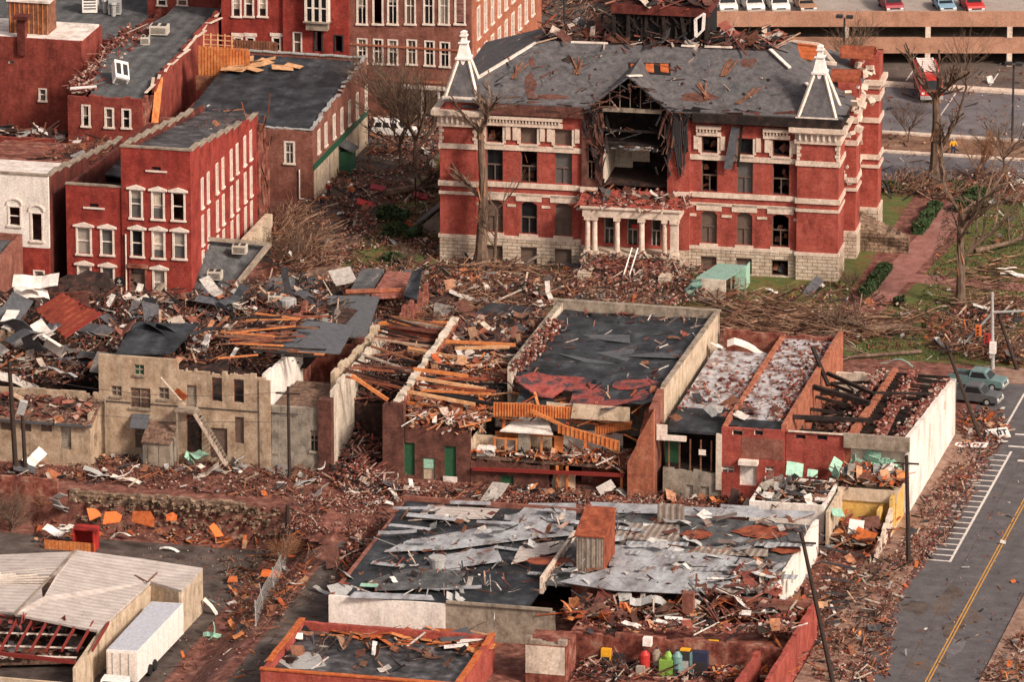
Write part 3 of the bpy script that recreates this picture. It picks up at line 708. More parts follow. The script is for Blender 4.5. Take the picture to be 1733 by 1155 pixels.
hvac(246, 74, 9.2, .9, .9, .8, .2, label='small square cream roof unit in front of the larger one on the grey roof')
hvac(204, 138, 8.6, 1.5, 2.6, 1.0, .5, .5, label='tipped-over white roof unit lying at an angle near the three white windows', mat='white')
def top_left_building():
    X0, X1, Y0, Y1 = -75, -59.5, 59.4, 67
    b = thing('brick_building', 'tall plain red brick building with flat white roof at the upper left', 'building', ((X0+X1)/2, Y0, 0))
    h = [PFr(Y0, (67, 151, 78, 170)), PFr(Y0, (14, 102, 24, 108))]
    one(lambda m: wall(m, 'F', Y0, X0, X1, 0, 10.2, h, .4), 'front_wall', 'brick_side', b)
    for w in h[:1]: window(b, 'F', Y0, *w, pane='glass_grey', sill=True)
    window(b, 'F', Y0, *h[1], pane='glass_dark', style='open', trim=0)
    one(lambda m: wall(m, 'R', X1, Y0+.4, Y1, 0, 10.0, [(Y0+2+k*1.3, Y0+2.7+k*1.3, 3.5, 6.4) for k in range(4)], .4), 'side_wall', 'brick_side', b)
    for k in range(4): window(b, 'R', X1, Y0+2+k*1.3, Y0+2.7+k*1.3, 3.5, 6.4)
    one(lambda m: wall(m, 'B', Y1, X0, X1-.4, 0, 10, [], .4), 'back_wall', 'brick_side', b)
    roofslab('roof_white', b, X0, X1-.2, Y0+.2, Y1-.4, 10.25, 10.2)
    # timber penthouse
    p0 = G(50, 57, 10.25); ph = MB(); ph.box(p0.x-2.2, p0.x+2.0, p0.y, p0.y+3.0, 10.26, 13.6); q = ph.build('penthouse', 'wood_brown', b)
    boxo('penthouse_roof', 'roof_white', q, p0.x-2.4, p0.x+2.25, p0.y-.2, p0.y+3.2, 13.603, 13.8)
    mb = MB()
    for k in range(9): mb.box(p0.x-2.1+k*.5, p0.x-2.0+k*.5, p0.y-.05, p0.y-.003, 10.3, 13.5)
    mb.build('batten', 'wood_orange', q)
    c = G(35, 66, 10.2); ch = boxo('chimney', 'brick_dark', b, c.x-.45, c.x+.4, Y0-.3, Y0+.5, 8.4, 12.2)
    boxo('chimney_cap', 'brick_dark', ch, c.x-.8, c.x+.75, Y0-.55, Y0+.7, 12.203, 12.6)
top_left_building()
def far_grey_roof():
    p = G(60, 46, 8); b = thing('building', 'low building with a wide dark grey roof and rooftop ducts at the top left corner', 'building', (-66, 69, 0))
    shell(b, 'brick_dark', -80, -57.5, 68.5, 100, 0, 8)
    roofslab('roof_grey', b, -79.5, -57.9, 68.9, 99.5, 7.8, 8.0)
    r = random.Random(4); mb = MB()
    for k in range(4):
        q = G(150+k*14, 10+k*5, 8); mb.tube((q.x, q.y, 7.9), (q.x, q.y, 9.2), .25, .25, 8); mb.tube((q.x, q.y, 9.2), (q.x, q.y, 9.35), .4, .3, 8)
    mb.build('roof_vent', 'metal_grey', b)
far_grey_roof()
hvac(152, 18, 8, 1.6, 1.6, 2.2, .3, label='white duct housing standing tallest on the dark roof at top left', mat='white')
hvac(195, 22, 8, 1.3, 1.3, 1.6, .2, label='grey ventilator box beside the white duct housing on the dark roof at top left', mat='metal_grey')
def low_wall_yard():
    Y0 = 42.0; b = thing('brick_wall', 'low red brick yard wall with scrap stacked behind, in front of the tall plain building', 'wall', (-62, Y0, 0))
    one(lambda m: wall(m, 'F', Y0, -72, -57.2, 0, 4.6, [], .4, jag=.12), 'wall', 'brick_side', b)
    r = random.Random(17); mb = MB()
    for k in range(60): dpiece(mb, r.choice(('plank', 'sheet', 'brick')), Vector((r.uniform(-68, -58), r.uniform(43, 46), 4.2+r.uniform(0, .5))), r, 1.3)
    mb.box(-72, -57.2, 42.42, 47, 3.8, 4.1, 4)
    mb.build('stacked_scrap', DM, b, kind='stuff')
low_wall_yard()
def left_edge_brick():
    p = G(0, 225); X1 = G(18, 240).x
    b = thing('brick_building', 'narrow sliver of red brick building cut by the left edge beside the yard wall', 'building', (X1-4, 33, 0))
    shell(b, ('brick_orange', 'brick_side'), X1-8, X1, 33, 40, 0, Zat(X1, 33, 128), sides='FRLB')
    roofslab('roof_grey', b, X1-7.6, X1-.4, 33.4, 39.6, Zat(X1, 33, 128)-.4, Zat(X1, 33, 128)-.4)
left_edge_brick()
def far_brick_wall_building():
    Y0 = 80.0; X0, z = PF(Y0, 250, 30); X1, _ = PF(Y0, 372, 30)
    b = thing('brick_building', 'red brick building end with two dark windows behind the long grey roof', 'building', ((X0+X1)/2, Y0, 0))
    h = [PFr(Y0, (267, -8, 281, 8)), PFr(Y0, (301, -8, 316, 8)), PFr(Y0, (306, 16, 320, 22))]
    zt = 16
    one(lambda m: wall(m, 'F', Y0, X0, X1, 0, zt, h, .4), 'front_wall', 'brick_side', b)
    for w in h[:2]: window(b, 'F', Y0, *w, pane='glass_dark', sill=True)
    one(lambda m: wall(m, 'R', X1, Y0+.4, Y0+12, 0, zt, [], .4), 'side_wall', 'brick_side', b)
    one(lambda m: wall(m, 'L', X0, Y0+.4, Y0+12, 0, zt, [], .4), 'side_wall', 'brick_side', b)
    roofslab('roof_grey', b, X0+.2, X1-.2, Y0+.2, Y0+12, zt-.3, zt-.3)
far_brick_wall_building()
# --- building with green band and white shopfront
def green_band_building():
    X0, X1, Y0, Y1 = -44.5, -30.3, 41.7, 63.5
    b = thing('brick_building', 'brown brick building with black flat roof, green fascia and white shopfront along its side', 'building', ((X0+X1)/2, Y0, 0))
    zt = 7.2; top = lambda y: zt+2.1*(y-Y0)/(Y1-Y0)
    h = [PFr(Y0, (483, 241, 497, 276))]
    one(lambda m: wall(m, 'F', Y0, X0, X1, 0, zt, h, .4, jag=.12), 'front_wall', 'brick_brown', b)
    window(b, 'F', Y0, *h[0], pane='glass_dark', style='cross', sill=True, trim=.16)
    us = [PR(X1, q, 250)[0] for q in (540, 553, 566, 579, 592, 605, 619)]; us = []
    for q, t, bt in ((539, 221, 258), (551, 209, 246), (565, 195, 233), (578, 184, 223), (591, 171, 210), (604, 159, 199), (619, 146, 185)):
        y, z1 = PR(X1, q, t); _, z0 = PR(X1, q, bt); us.append((y-.4, y+.4, z0, z1))
    zg = 3.75
    one(lambda m: wall(m, 'R', X1, Y0+.4, Y1, zg, top, us, .4, jag=.1, step=1.3), 'side_wall', 'brick_brown', b)
    for w in us: window(b, 'R', X1, *w, pane='blind', sill=True, trim=.1)
    sh = []
    for q in (545, 556, 581, 593, 605, 619):
        y, _ = PR(X1, q, 300); sh.append((y-.35, y+.35, .5, zg-.5))
    sw = one(lambda m: wall(m, 'R', X1+.05, Y0+.4, Y1, 0, zg-.6, sh, .4), 'shopfront', 'cream_wall', b)
    for w in sh: window(sw, 'R', X1+.05, *w, pane='glass_dark', style='open', trim=0)
    boxo('green_fascia', 'green_band', b, X1-.2, X1+.14, Y0+.1, Y1+.05, zg-.597, zg-.003)
    yq = PR(X1, 577, 290)[0]
    q = boxo('side_entrance', 'green_band', b, X1+.06, X1+1.3, yq-1.0, yq+1.0, 0, 2.4)
    mb = MB(); mb.slab([(X1+.05, yq-1.2, 3.2), (X1+1.6, yq-1.2, 2.45), (X1+1.6, yq+1.2, 2.45), (X1+.05, yq+1.2, 3.2)], .1); mb.build('awning', 'roof_grey', q)
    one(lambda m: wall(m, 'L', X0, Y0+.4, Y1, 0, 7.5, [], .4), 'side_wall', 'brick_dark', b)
    one(lambda m: wall(m, 'B', Y1, X0, X1-.4, 0, 9.2, [], .4), 'back_wall', 'brick_brown', b)
    roofslab('roof_black', b, X0+.3, X1-.4, Y0+.3, Y1-.3, zt-.1, 8.9)
    r = random.Random(31); mb = MB()
    for k in range(16):
        y = Y0+.6+k*1.35; mb.obox((X1-.25+r.gauss(0, .12), y, top(y)+.12), (.42, 1.3, .1), rot(r.gauss(0, .15), r.gauss(0, .15), r.gauss(0, .1)))
    for k in range(9): mb.obox((X0+1+k*1.5, Y1-.3, 9.3), (1.4, .45, .12), rot(0, r.gauss(0, .05), 0))
    for k in range(7): mb.obox((X0+8+k*.9, Y0+.4, zt+.08), (.9, .4, .1), rot(0, r.gauss(0, .1), r.gauss(0, .1)))
    mb.build('loose_coping', 'metal_grey', b)
    x, _ = PF(Y0, 507, 300); mb = MB(); mb.tube((x, Y0-.1, .2), (x, Y0-.1, 3.2), .08, .08, 6); mb.tube((x, Y0-.1, .2), (x+.5, Y0-.1, .2), .08, .08, 6); mb.build('downpipe', 'white_trim', b)
    for (a, c, w, d, rz) in ((478, 118, 2.2, 1.5, .3), (497, 115, 1.8, 1.0, -.2)):
        q = G(a, c, 8.6); o = MB(); o.obox(q+Vector((0, 0, .25)), (w, d, .04), rot(.05, .1, rz)); o.build('loose_plywood', 'wood_pale', b)
green_band_building()
def timber_deck_frame():
    """new timber framing blown onto the black roof"""
    p = G(395, 125, 8); t = thing('timber_frame', 'bare new timber wall frames and plywood heaped behind the black flat roof', 'timber frame', p)
    r = random.Random(41)
    a = G(338, 127, 7.5)
    mb = MB()
    for k in range(16): mb.beam(a+Vector((k*.33, 0, 0)), a+Vector((k*.33, .1, 3.1)), .26, .05)
    mb.box(a.x, a.x+5.3, a.y+.12, a.y+.2, a.z, a.z+2.9)
    mb.build('board_panel', 'wood_orange', t)
    a2 = G(392, 93, 8.6); mb = MB()
    for k in range(17): mb.beam(a2+Vector((k*.29, 0, 0)), a2+Vector((k*.29, 0, 1.7)), .2, .05)
    mb.box(a2.x, a2.x+4.9, a2.y+.05, a2.y+.1, a2.z, a2.z+1.6)
    mb.build('board_panel', 'wood_brown', t)
    a3 = G(345, 92, 8.8); mb = MB()
    for k in range(5):
        mb.beam(a3+Vector((k*.75, 0, 0)), a3+Vector((k*.75-.2, .8, 2.1)), .12, .1)
        mb.beam(a3+Vector((-.1-.05*k, .2*k, .45*k+.1)), a3+Vector((3.2-.05*k, .2*k, .45*k+.1)), .1, .1)
    mb.build('stud_lattice', 'wood_pale', t)
    mb = MB()
    for k in range(12):
        q = G(r.uniform(390, 460), r.uniform(98, 124), 8.5); mb.obox(q+Vector((0, 0, .3)), (r.uniform(1.4, 2.4), 1.2, .03), rot(r.gauss(0, .15), r.gauss(0, .15), r.uniform(-.5, .5)))
    mb.build('plywood', 'wood_pale', t)
    mb = MB(); mb.box(a.x-.3, a.x+7.6, a.y-.4, a.y+4, 6.0, 7.45); mb.build('floor_deck', 'wood_brown', t)
timber_deck_frame()
# --- back row facing the square
def back_row():
    Y0 = 74.0
    # dark red
    X0, X1 = PF(Y0, 375, 60)[0], PF(Y0, 480, 60)[0]
    b = thing('brick_building', 'red brick front with tall white sash windows at the top, left of the bay window', 'building', ((X0+X1)/2, Y0, 0))
    hs_ = [PFr(Y0, (r0, -14, r0+13, 27)) for r0 in (394, 415, 438)]+[PFr(Y0, (r0, 64, r0+12, 85)) for r0 in (397, 418, 462)]
    one(lambda m: wall(m, 'F', Y0, X0, X1, 0, 17, hs_, .4), 'front_wall', 'brick_dark' if 0 else 'brick_red', b)
    for w in hs_: window(b, 'F', Y0, *w, pane='glass_dark', sill=True, trim=.14)
    for w in hs_[3:]:
        um = (w[0]+w[1])/2; boxo('arch_head', 'white_trim', b, um-.7, um+.7, Y0-.1, Y0+.1, w[3]+.2, w[3]+.55)
    one(lambda m: wall(m, 'L', X0, Y0+.4, Y0+14, 0, 17, [], .4), 'side_wall', 'brick_side', b); roofslab('roof_grey', b, X0, X1, Y0+.2, Y0+14, 16.8, 16.8)
    # bright red
    XA, XB = X1+.01, PF(Y0-.3, 590, 60)[0]; Y1 = Y0-.3
    b = thing('brick_building', 'bright red painted brick front with a projecting triple bay window', 'building', ((XA+XB)/2, Y1, 0))
    hs_ = [PFr(Y1, (497, 55, 510, 88)), PFr(Y1, (532, 53, 545, 88)), PFr(Y1, (567, 60, 580, 88))]
    door = hs_[1]
    one(lambda m: wall(m, 'F', Y1, XA, XB, 0, 17, hs_, .4), 'front_wall', 'brick_red', b)
    for w, pn in zip(hs_, ('board', None, None)): window(b, 'F', Y1, *w, pane=pn, style='open' if pn is None else 'sash', frame='steel_dark' if pn is None else 'white_trim', trim=.1)
    r = PFr(Y1-.8, (517, -12, 554, 40)); bay = MB()
    bay.box(r[0], r[1], Y1-.8, Y1-.003, r[2]-.8, r[2]); bay.box(r[0]-.2, r[1]+.2, Y1-1.0, Y1-.003, r[3], r[3]+.4); bay.box(r[0]-.25, r[1]+.25, Y1-1.05, Y1-.003, r[2]+.003, r[2]+.15)
    bw = bay.build('bay', 'concrete', b)
    n = 3
    for k in range(n):
        ua = r[0]+(r[1]-r[0])*k/n+.1; ub = r[0]+(r[1]-r[0])*(k+1)/n-.1
        g = MB(); g.box(ua, ub, Y1-.7, Y1-.6, r[2]+.3, r[3]); g.build('pane', 'glass_dark', bw)
    f = MB()
    for k in range(n+1):
        u = r[0]+(r[1]-r[0])*k/n; f.box(u-.13, u+.13, Y1-.8, Y1-.05, r[2]+.153, r[3]-.003)
    zm = (r[2]+r[3])/2; f.box(r[0]+.131, r[1]-.131, Y1-.78, Y1-.702, zm-.06, zm+.06); f.build('frame', 'white_trim', bw)
    one(lambda m: wall(m, 'B', Y0+14, XA, XB, 0, 17, [], .4), 'back_wall', 'brick_side', b); roofslab('roof_grey', b, XA, XB, Y1+.2, Y0+14, 16.8, 16.8)
    # brown block with arcade windows
    X0, X1 = XB+.01, -21.8
    b = thing('brick_building', 'large brown brick block with two rows of tall narrow windows behind the courthouse tower', 'building', ((X0+X1)/2, Y0, 0))
    ups = [PFr(Y0, (r0, -20, r0+15, 40)) for r0 in (605, 632, 657, 687, 718, 744, 771)]
    los = [PFr(Y0, (r0, t, r0+14, t+40)) for r0, t in ((606, 66), (633, 67), (658, 68), (690, 68), (720, 70), (746, 72))]
    xs0 = PF(Y0, 683, 120)[0]; xs1 = PF(Y0, 796, 125)[0]
    shop = (xs0, xs1, 0, 3.3); shop2 = (X0+.5, xs0-2.2, .6, 2.9)
    one(lambda m: wall(m, 'F', Y0, X0, X1, 0, 17, ups+los+[shop], .4), 'front_wall', 'brick_brown', b)
    for i, w in enumerate(ups): window(b, 'F', Y0, *w, pane=None if i in (1, 6) else 'glass_dark', style='cross' if i not in (1, 6) else 'open', sill=True, trim=.13)
    for i, w in enumerate(los): window(b, 'F', Y0, *w, pane='board' if i == 3 else 'glass_dark', style='cross', sill=True, trim=.13)
    sf = boxo('shopfront', 'steel_dark', b, xs0, xs1, Y0+1.4, Y0+1.5, 0, 3.3)
    boxo('fascia', 'white_trim', sf, xs0-.3, xs1+.1, Y0-.15, Y0+.05, 3.303, 3.7)
    mb = MB()
    for k in range(24): mb.box(xs0+k*.3, xs0+k*.3+.08, Y0+1.3, Y0+1.36, 1.6, 3.2)
    mb.build('shutter_ribs', 'concrete', sf)
    for q in (714, 742): x = PF(Y0, q, 170)[0]; boxo('column', 'white_trim', sf, x-.12, x+.12, Y0+.05, Y0+.3, 0, 3.29)
    boxo('string_course', 'brick_orange', b, X0+.02, X1, Y0-.12, Y0+.02, 4.0, 4.25)
    boxo('string_course', 'brick_orange', b, X0+.02, X1, Y0-.12, Y0+.02, 7.6, 7.8)
    hr = []
    for k in range(9):
        y = Y0+3+k*3.1
        for z0, z1 in ((4.6, 7.0), (8.4, 11.6), (12.6, 15)): hr.append((y-.5, y+.5, z0, z1))
    one(lambda m: wall(m, 'R', X1, Y0+.4, Y0+32, 0, 17, hr, .4), 'side_wall', 'brick_orange', b)
    for w in hr: window(b, 'R', X1, *w, pane='glass_grey', sill=True, trim=.16)
    roofslab('roof_grey', b, X0, X1-.1, Y0+.2, Y0+32, 16.8, 16.8)
back_row()
# =====================================================================
# PARKING GARAGE (front runs parallel to the picture)
# =====================================================================
def garage():
    p0 = G(1190, 112, 0); t = thing('parking_garage', 'long tan concrete parking garage with two open decks at the top right', 'parking garage', p0)
    t.rotation_euler = (0, 0, AZ)
    def zrow(row): return Zat(p0.x, p0.y, row)
    def lb(name, mat, x0, x1, y0, y1, z0, z1, par=None):
        mb = MB(); mb.box(x0, x1, y0, y1, z0, z1); me = mb
        o = MB(); o.v = [(v[0]+p0.x, v[1]+p0.y, v[2]) for v in mb.v]; o.f = mb.f; o.m = mb.m
        return o.build(name, mat, par or t)
    W = 48
    z20, z45, z64, z90 = zrow(20), zrow(45), zrow(64), zrow(90)
    lb('parapet', 'garage_tan', -6, W, 0, .5, z45, z20); lb('parapet', 'garage_tan', -6, W, 0, .5, z90, z64)
    lb('deck', 'deck', -6, W, .51, 45, z20-.7, z20-.45); lb('deck', 'concrete', -6, W, .51, 45, z64-.7, z64-.45)
    lb('back_wall', 'rubble_dark', -6, W, 14, 14.4, 0, z20-.75)
    for k in range(-1, 7):
        px = 1418+k*133; u = (px-1190)/15.25
        lb('pillar', 'limestone', u, u+.55, -.06, .9, z64+.002, z45-.002); lb('pillar', 'limestone', u, u+.55, -.06, .9, 0, z90-.002)
    for k in range(14):
        lb('panel_joint', 'concrete', -4+k*4.4, -3.96+k*4.4, -.02, -.003, z45+.05, z20-.05)
    return z20-.45, p0
DECKZ, GP = garage()
# =====================================================================
# COURTHOUSE
# =====================================================================
CX0, CY0 = -12.9, 24.6; CROT = rad(2.9)
def cpt(px, row, off=0.0):
    """pixel on the courthouse front plane -> (local x along front, z); off = how far in front of it"""
    u = 0
    n = Vector((-math.sin(CROT), math.cos(CROT), 0)); o = Vector((CX0, CY0, 0))-n*off
    d = ray(px, row); t = n.dot(o-CAM)/n.dot(d); p = CAM+d*t
    q = p-Vector((CX0, CY0, 0)); return q.x*math.cos(CROT)+q.y*math.sin(CROT), p.z
def clocal(p):
    q = p-Vector((CX0, CY0, 0)); c, s = math.cos(CROT), math.sin(CROT)
    return Vector((q.x*c+q.y*s, -q.x*s+q.y*c, q.z))
def courthouse():
    t = thing('courthouse', 'large red brick courthouse with pale stone bands, white corner spires and torn open centre', 'courthouse', (CX0, CY0, 0))
    t.rotation_euler = (0, 0, CROT)
    class LM(MB):   # builds in courthouse-local coordinates
        def build(s, *a, **k):
            s.v = [(v[0]+CX0, v[1]+CY0, v[2]) for v in s.v]; return MB.build(s, *a, **k)
    def lone(fn, *a, **k): mb = LM(); fn(mb); return mb.build(*a, **k)
    def lbox(name, mat, par, *q): return lone(lambda m: m.box(*q), name, mat, par)
    def lwin(face, a, u0, u1, z0, z1, pane, style='cross', frame='board', sill='limestone', head='limestone', par=None, arch=False):
        M = mapf(face, a); g = LM()
        if pane: fbox(g, M, u0-.02, u1+.02, -.42, -.36, z0-.02, z1+.02)
        else: fbox(g, M, u0, u1, -.42, -.34, z0, z0+.15)
        w = g.build('window', pane or 'wood_char', par or t)
        f = LM(); fbox(f, M, u0, u0+.09, -.35, -.22, z0, z1); fbox(f, M, u1-.09, u1, -.35, -.22, z0, z1); fbox(f, M, u0+.09, u1-.09, -.35, -.22, z1-.1, z1)
        if style == 'cross' and z1-z0 > 1.8:
            um = (u0+u1)/2; zm = z0+(z1-z0)*.5; fbox(f, M, u0+.09, u1-.09, -.345, -.23, zm-.06, zm+.06); fbox(f, M, um-.05, um+.05, -.34, -.24, z0, zm-.061)
        f.build('frame', frame, w)
        if arch:   # brick/limestone segmental head
            h = LM(); um = (u0+u1)/2; hw = (u1-u0)/2
            n = 8
            for k in range(n):
                a0 = -1+2*k/n; a1 = -1+2*(k+1)/n; y0 = .35*(1-a0*a0); y1 = .35*(1-a1*a1)
                h.hexa([M(um+hw*a0, .02, z1+y0-.35), M(um+hw*a1, .02, z1+y1-.35), M(um+hw*a1, -.2, z1+y1-.35), M(um+hw*a0, -.2, z1+y0-.35), M(um+hw*a0, .02, z1+.02), M(um+hw*a1, .02, z1+.02), M(um+hw*a1, -.2, z1+.02), M(um+hw*a0, -.2, z1+.02)])
            h.build('head', 'brick_court', w)
        if sill: lone(lambda q: fbox(q, M, u0-.12, u1+.12, -.2, .14, z0-.34, z0-.004), 'sill', sill, w)
        return w
    W = cpt(1418, 473)[0]
    xt1 = cpt(808, 300)[0]; xt2 = cpt(1350, 300)[0]; c0 = cpt(985, 300)[0]; c1 = cpt(1168, 300)[0]
    D = 21.0
    zS, zC0, zC1, zE = 2.5, 13.7, 15.4, 16.6
    cols_px = [(823, 851), (881, 909), (939, 968), (1187, 1214), (1247, 1274), (1307, 1336)]
    cols = [(cpt(a, 300)[0], cpt(b_, 300)[0]) for a, b_ in cols_px]
    R4 = [(0.15, 1.75), (3.05, 6.35), (8.25, 11.45), (12.15, 13.75)]
    holes = [(a, b_, z0, z1) for (a, b_) in cols for (z0, z1) in R4]
    # stone basement and brick walls (plane y=0), towers and centre proud
    wl = []
    def seg(x0, x1, y, hz, zt, side=True):
        lone(lambda m: wall(m, 'F', y-.1, x0, x1, 0, zS, [h for h in hz if h[3] < zS+.1], .6), 'stone_base', 'stone', t)
        lone(lambda m: wall(m, 'F', y, x0, x1, zS+.003, zt, [h for h in hz if h[3] > zS], .6), 'brick_wall', 'brick_court', t)
    seg(xt1, c0, 0, [h for h in holes if h[1] < c0], zE)
    seg(c1, xt2, 0, [h for h in holes if h[0] > c1], zE)
    for x0, x1 in ((0, xt1), (xt2, W)):
        seg(x0, x1, -.45, [], 15.4)
        for sx in ((x0, 'L'), (x1, 'R')):
            lone(lambda m: wall(m, sx[1], sx[0], -.448+.6, 3.6, zS+.003, 15.4, [], .5), 'brick_wall', 'brick_court', t)
            lone(lambda m: wall(m, sx[1], sx[0]+(.1 if sx[1] == 'R' else -.1), -.448+.6-.6, 3.7, 0, zS, [], .5), 'stone_base', 'stone', t)
    # window units with panes partly blown out
    rr = random.Random(77)
    for i, (a, b_) in enumerate(cols):
        for j, (z0, z1) in enumerate(R4):
            pane = ['board', 'board', 'glass_grey', 'board'][j]
            if (i, j) in ((1, 2), (3, 2), (5, 2), (3, 3), (4, 3), (5, 3), (0, 3), (5, 1), (1, 1), (5, 0), (0, 2)): pane = None if rr.random() < .7 else 'glass_dark'
            lwin('F', 0 if j else -.1, a, b_, z0, z1, pane, arch=(j == 1), sill='limestone' if j in (1, 3) else None)
            hb = LM()
            if j in (1,): hb.box(a-.45, b_+.45, -.1, .02, z1+.02, z1+.72)
            if j == 3: hb.box(a-.3, a-.003, -.12, .02, z0, z1); hb.box(b_+.003, b_+.3, -.12, .02, z0, z1)
            if hb.v: hb.build('window_surround', 'limestone', t)
            if pane is None:   # torn blinds and bits inside
                ib = LM()
                for k in range(5):
                    u = rr.uniform(a+.1, b_-.3); zz = rr.uniform(z0+.1, z1-.7); ib.obox((u+.15, .5+rr.random()*.8, zz), (rr.uniform(.2, .8), .04, rr.uniform(.2, .9)), rot(rr.gauss(0, .4), rr.gauss(0, .4), rr.gauss(0, .5)))
                ib.build('torn_blind', 'bit_sheet', t, kind='stuff')
    # string courses all along the front
    segs = [(0, xt1, -.45), (xt1, c0, 0), (c1, xt2, 0), (xt2, W, -.45)]
    def band(z0, z1, pr, mat='limestone', name='stone_band', sk=()):
        mb = LM()
        for (x0, x1, y) in segs:
            ex = pr if y < 0 else 0
            hz = [h for h in holes if y == 0 and h[2] < z1 and h[3] > z0 and x0 <= h[0] <= x1]
            xs = [x0-ex]+[q for h in sorted(hz) for q in (h[0]-.02, h[1]+.02)]+[x1+ex]
            for k in range(0, len(xs), 2):
                mb.box(xs[k], xs[k+1], y-pr, y+.02, z0, z1)
        for (x, s) in ((W, 1), (0, -1)):
            mb.box(x-.02 if s > 0 else x-pr, x+pr if s > 0 else x+.02, -.4, 3.6, z0+.002, z1-.002)
        mb.build(name, mat, t)
    band(zS-.02, zS+.3, .16); band(6.85, 7.15, .1); band(7.7, 8.2, .16); band(11.45, 11.95, .14) 
    mb = LM()  # limestone spandrel band at arch springing
    xs = [xt1]+[q for h in [h for h in holes if h[2] == 3.05 and h[1] < c0] for q in (h[0]-.46, h[1]+.46)]+[c0]
    for k in range(0, len(xs), 2): mb.box(xs[k], xs[k+1], -.08, .02, 5.75, 6.0)
    xs = [c1]+[q for h in [h for h in holes if h[2] == 3.05 and h[0] > c1] for q in (h[0]-.46, h[1]+.46)]+[xt2]
    for k in range(0, len(xs), 2):
        if xs[k+1] > xs[k]: mb.box(xs[k], xs[k+1], -.08, .02, 5.75, 6.0)
    mb.build('stone_band', 'limestone', t)
    # cornices: towers keep theirs, the main one survives in pieces over the windows
    mb = LM()
    for (x0, x1) in ((0, xt1), (xt2, W)):
        mb.box(x0-.25, x1+.25, -.7, 3.8, 13.7, 14.1); mb.box(x0-.15, x1+.15, -.6, 3.7, 14.103, 14.7); mb.box(x0-.75, x1+.75, -1.2, 4.2, 14.903, 15.35); mb.box(x0-.5, x1+.5, -.95, 4.0, 14.703, 14.9)
    mb.build('tower_cornice', 'limestone', t)
    mb = LM()
    for (x0, x1) in ((0, xt1), (xt2, W)):
        n = 7
        for k in range(n):
            u = x0+(x1-x0)*(k+.5)/n; mb.box(u-.09, u+.09, -.9, -.61, 14.12, 14.695)
        for s, q in ((-1, x0), (1, x1)):
            for k in range(6): mb.box(min(q, q+s*.28) + (0 if s > 0 else 0), max(q, q+s*.28)+.15*s*0, -.3+k*.6, -.12+k*.6, 14.12, 14.69)
    mb.build('bracket', 'white_trim', t)
    mb = LM()
    for (x0, x1) in ((0, xt1), (xt2, W)):
        for k in range(5):
            z = 12.0+k*.36; w = .38 if k % 2 else .24
            mb.box(x0-.04, x0+w, -.54, -.44, z, z+.3); mb.box(x1-w, x1+.04, -.54, -.44, z, z+.3); mb.box(x1+.003, x1+.09, -.44, -.44+w, z, z+.3)
    mb.build('quoins', 'limestone', t)
    mb = LM()
    def cpiece(xa, xb): 
        mb.box(xa, xb, -.3, .02, 13.9, 14.3); mb.box(xa, xb, -.5, .02, 14.6, 14.9)
        n = int((xb-xa)/.32)
        for k in range(n): mb.box(xa+k*.32, xa+k*.32+.15, -.42, .02, 14.303, 14.597)
    cpiece(xt1+.3, c0-1.9); cpiece(c1+.6, c1+3.0); cpiece(cols[5][0]-.9, xt2-.76)
    for (a, b_) in cols: mb.box(a-.75, a-.31, -.2, .02, 12.5, 13.85); mb.box(b_+.31, b_+.75, -.2, .02, 12.5, 13.85)
    mb.build('cornice', 'limestone', t)
    # burnt eaves frieze
    mb = LM(); rr2 = random.Random(5)
    for k in range(110):
        x = rr2.uniform(xt1-.5, W+.3)
        if c0+2 < x < c1-1.5: continue
        mb.obox((x, -.25+rr2.gauss(0, .15), 15.6+rr2.uniform(-.2, .9)), (rr2.uniform(.6, 2.4), .08, rr2.uniform(.1, .45)), rot(rr2.gauss(0, .2), rr2.gauss(0, .12), rr2.gauss(0, .1)))
    mb.build('burnt_eaves', 'bit_dark', t, kind='stuff')
    lbox('charred_frieze', 'brick_ruin', t, xt1+.01, c0-.01, -.06, .0-.003, 15.0, 16.3); lbox('charred_frieze', 'brick_dark', t, c1+.01, xt2+.0, -.06, -.003, 15.0, 16.3)
    lbox('burnt_eaves_band', 'wood_char', t, c1+.3, W+.35, -.95, .3, 15.37, 16.25)
    lbox('burnt_eaves_band', 'wood_char', t, W-3.2, W+.35, .301, 4.0, 15.37, 16.2)
    lbox('burnt_eaves_band', 'brick_umber', t, xt1+.8, c0+.2, -.6, .3, 15.1, 16.2)
    # centre pavilion
    xo0, xo1 = cpt(1020, 300)[0], cpt(1130, 300)[0]
    jag = random.Random(9); py = -.3
    nw = [(c0+.55, c0+1.35, 9.0, 12.4)]
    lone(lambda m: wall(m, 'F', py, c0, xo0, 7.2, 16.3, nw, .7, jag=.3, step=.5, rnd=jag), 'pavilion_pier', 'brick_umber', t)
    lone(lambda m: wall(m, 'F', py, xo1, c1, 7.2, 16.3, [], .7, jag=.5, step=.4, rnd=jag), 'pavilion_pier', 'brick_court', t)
    lwin('F', py, *nw[0], None, sill=None)
    lone(lambda m: wall(m, 'F', py, c0, c1, 0, 2.3, [(xo0-.2, xo1+.2, 0.02, 2.28)], .7), 'stone_base', 'stone', t)
    dh = [(cpt(a, 380)[0], cpt(b_, 380)[0], 2.6, 5.6) for a, b_ in ((1023, 1040), (1062, 1080), (1103, 1119))]
    lone(lambda m: wall(m, 'F', py, c0, c1, 2.303, 7.19, dh, .5), 'porch_back_wall', 'brick_court', t)
    for i, h in enumerate(dh):
        w = lwin('F', py, *h, 'glass_dark', frame='metal_grey', sill=None)
        if i == 1: lone(lambda m: m.box(h[0]+.4, h[0]+1.0, py+.28, py+.3, 4.0, 4.6), 'notice', 'car_red', w)
    lone(lambda m: [m.box(x0, x1, py-.22, py+.02, 7.7, 8.2) for x0, x1 in ((c0-.1, xo0-.4), (xo1+.6, c1+.1))], 'stone_band', 'limestone', t)
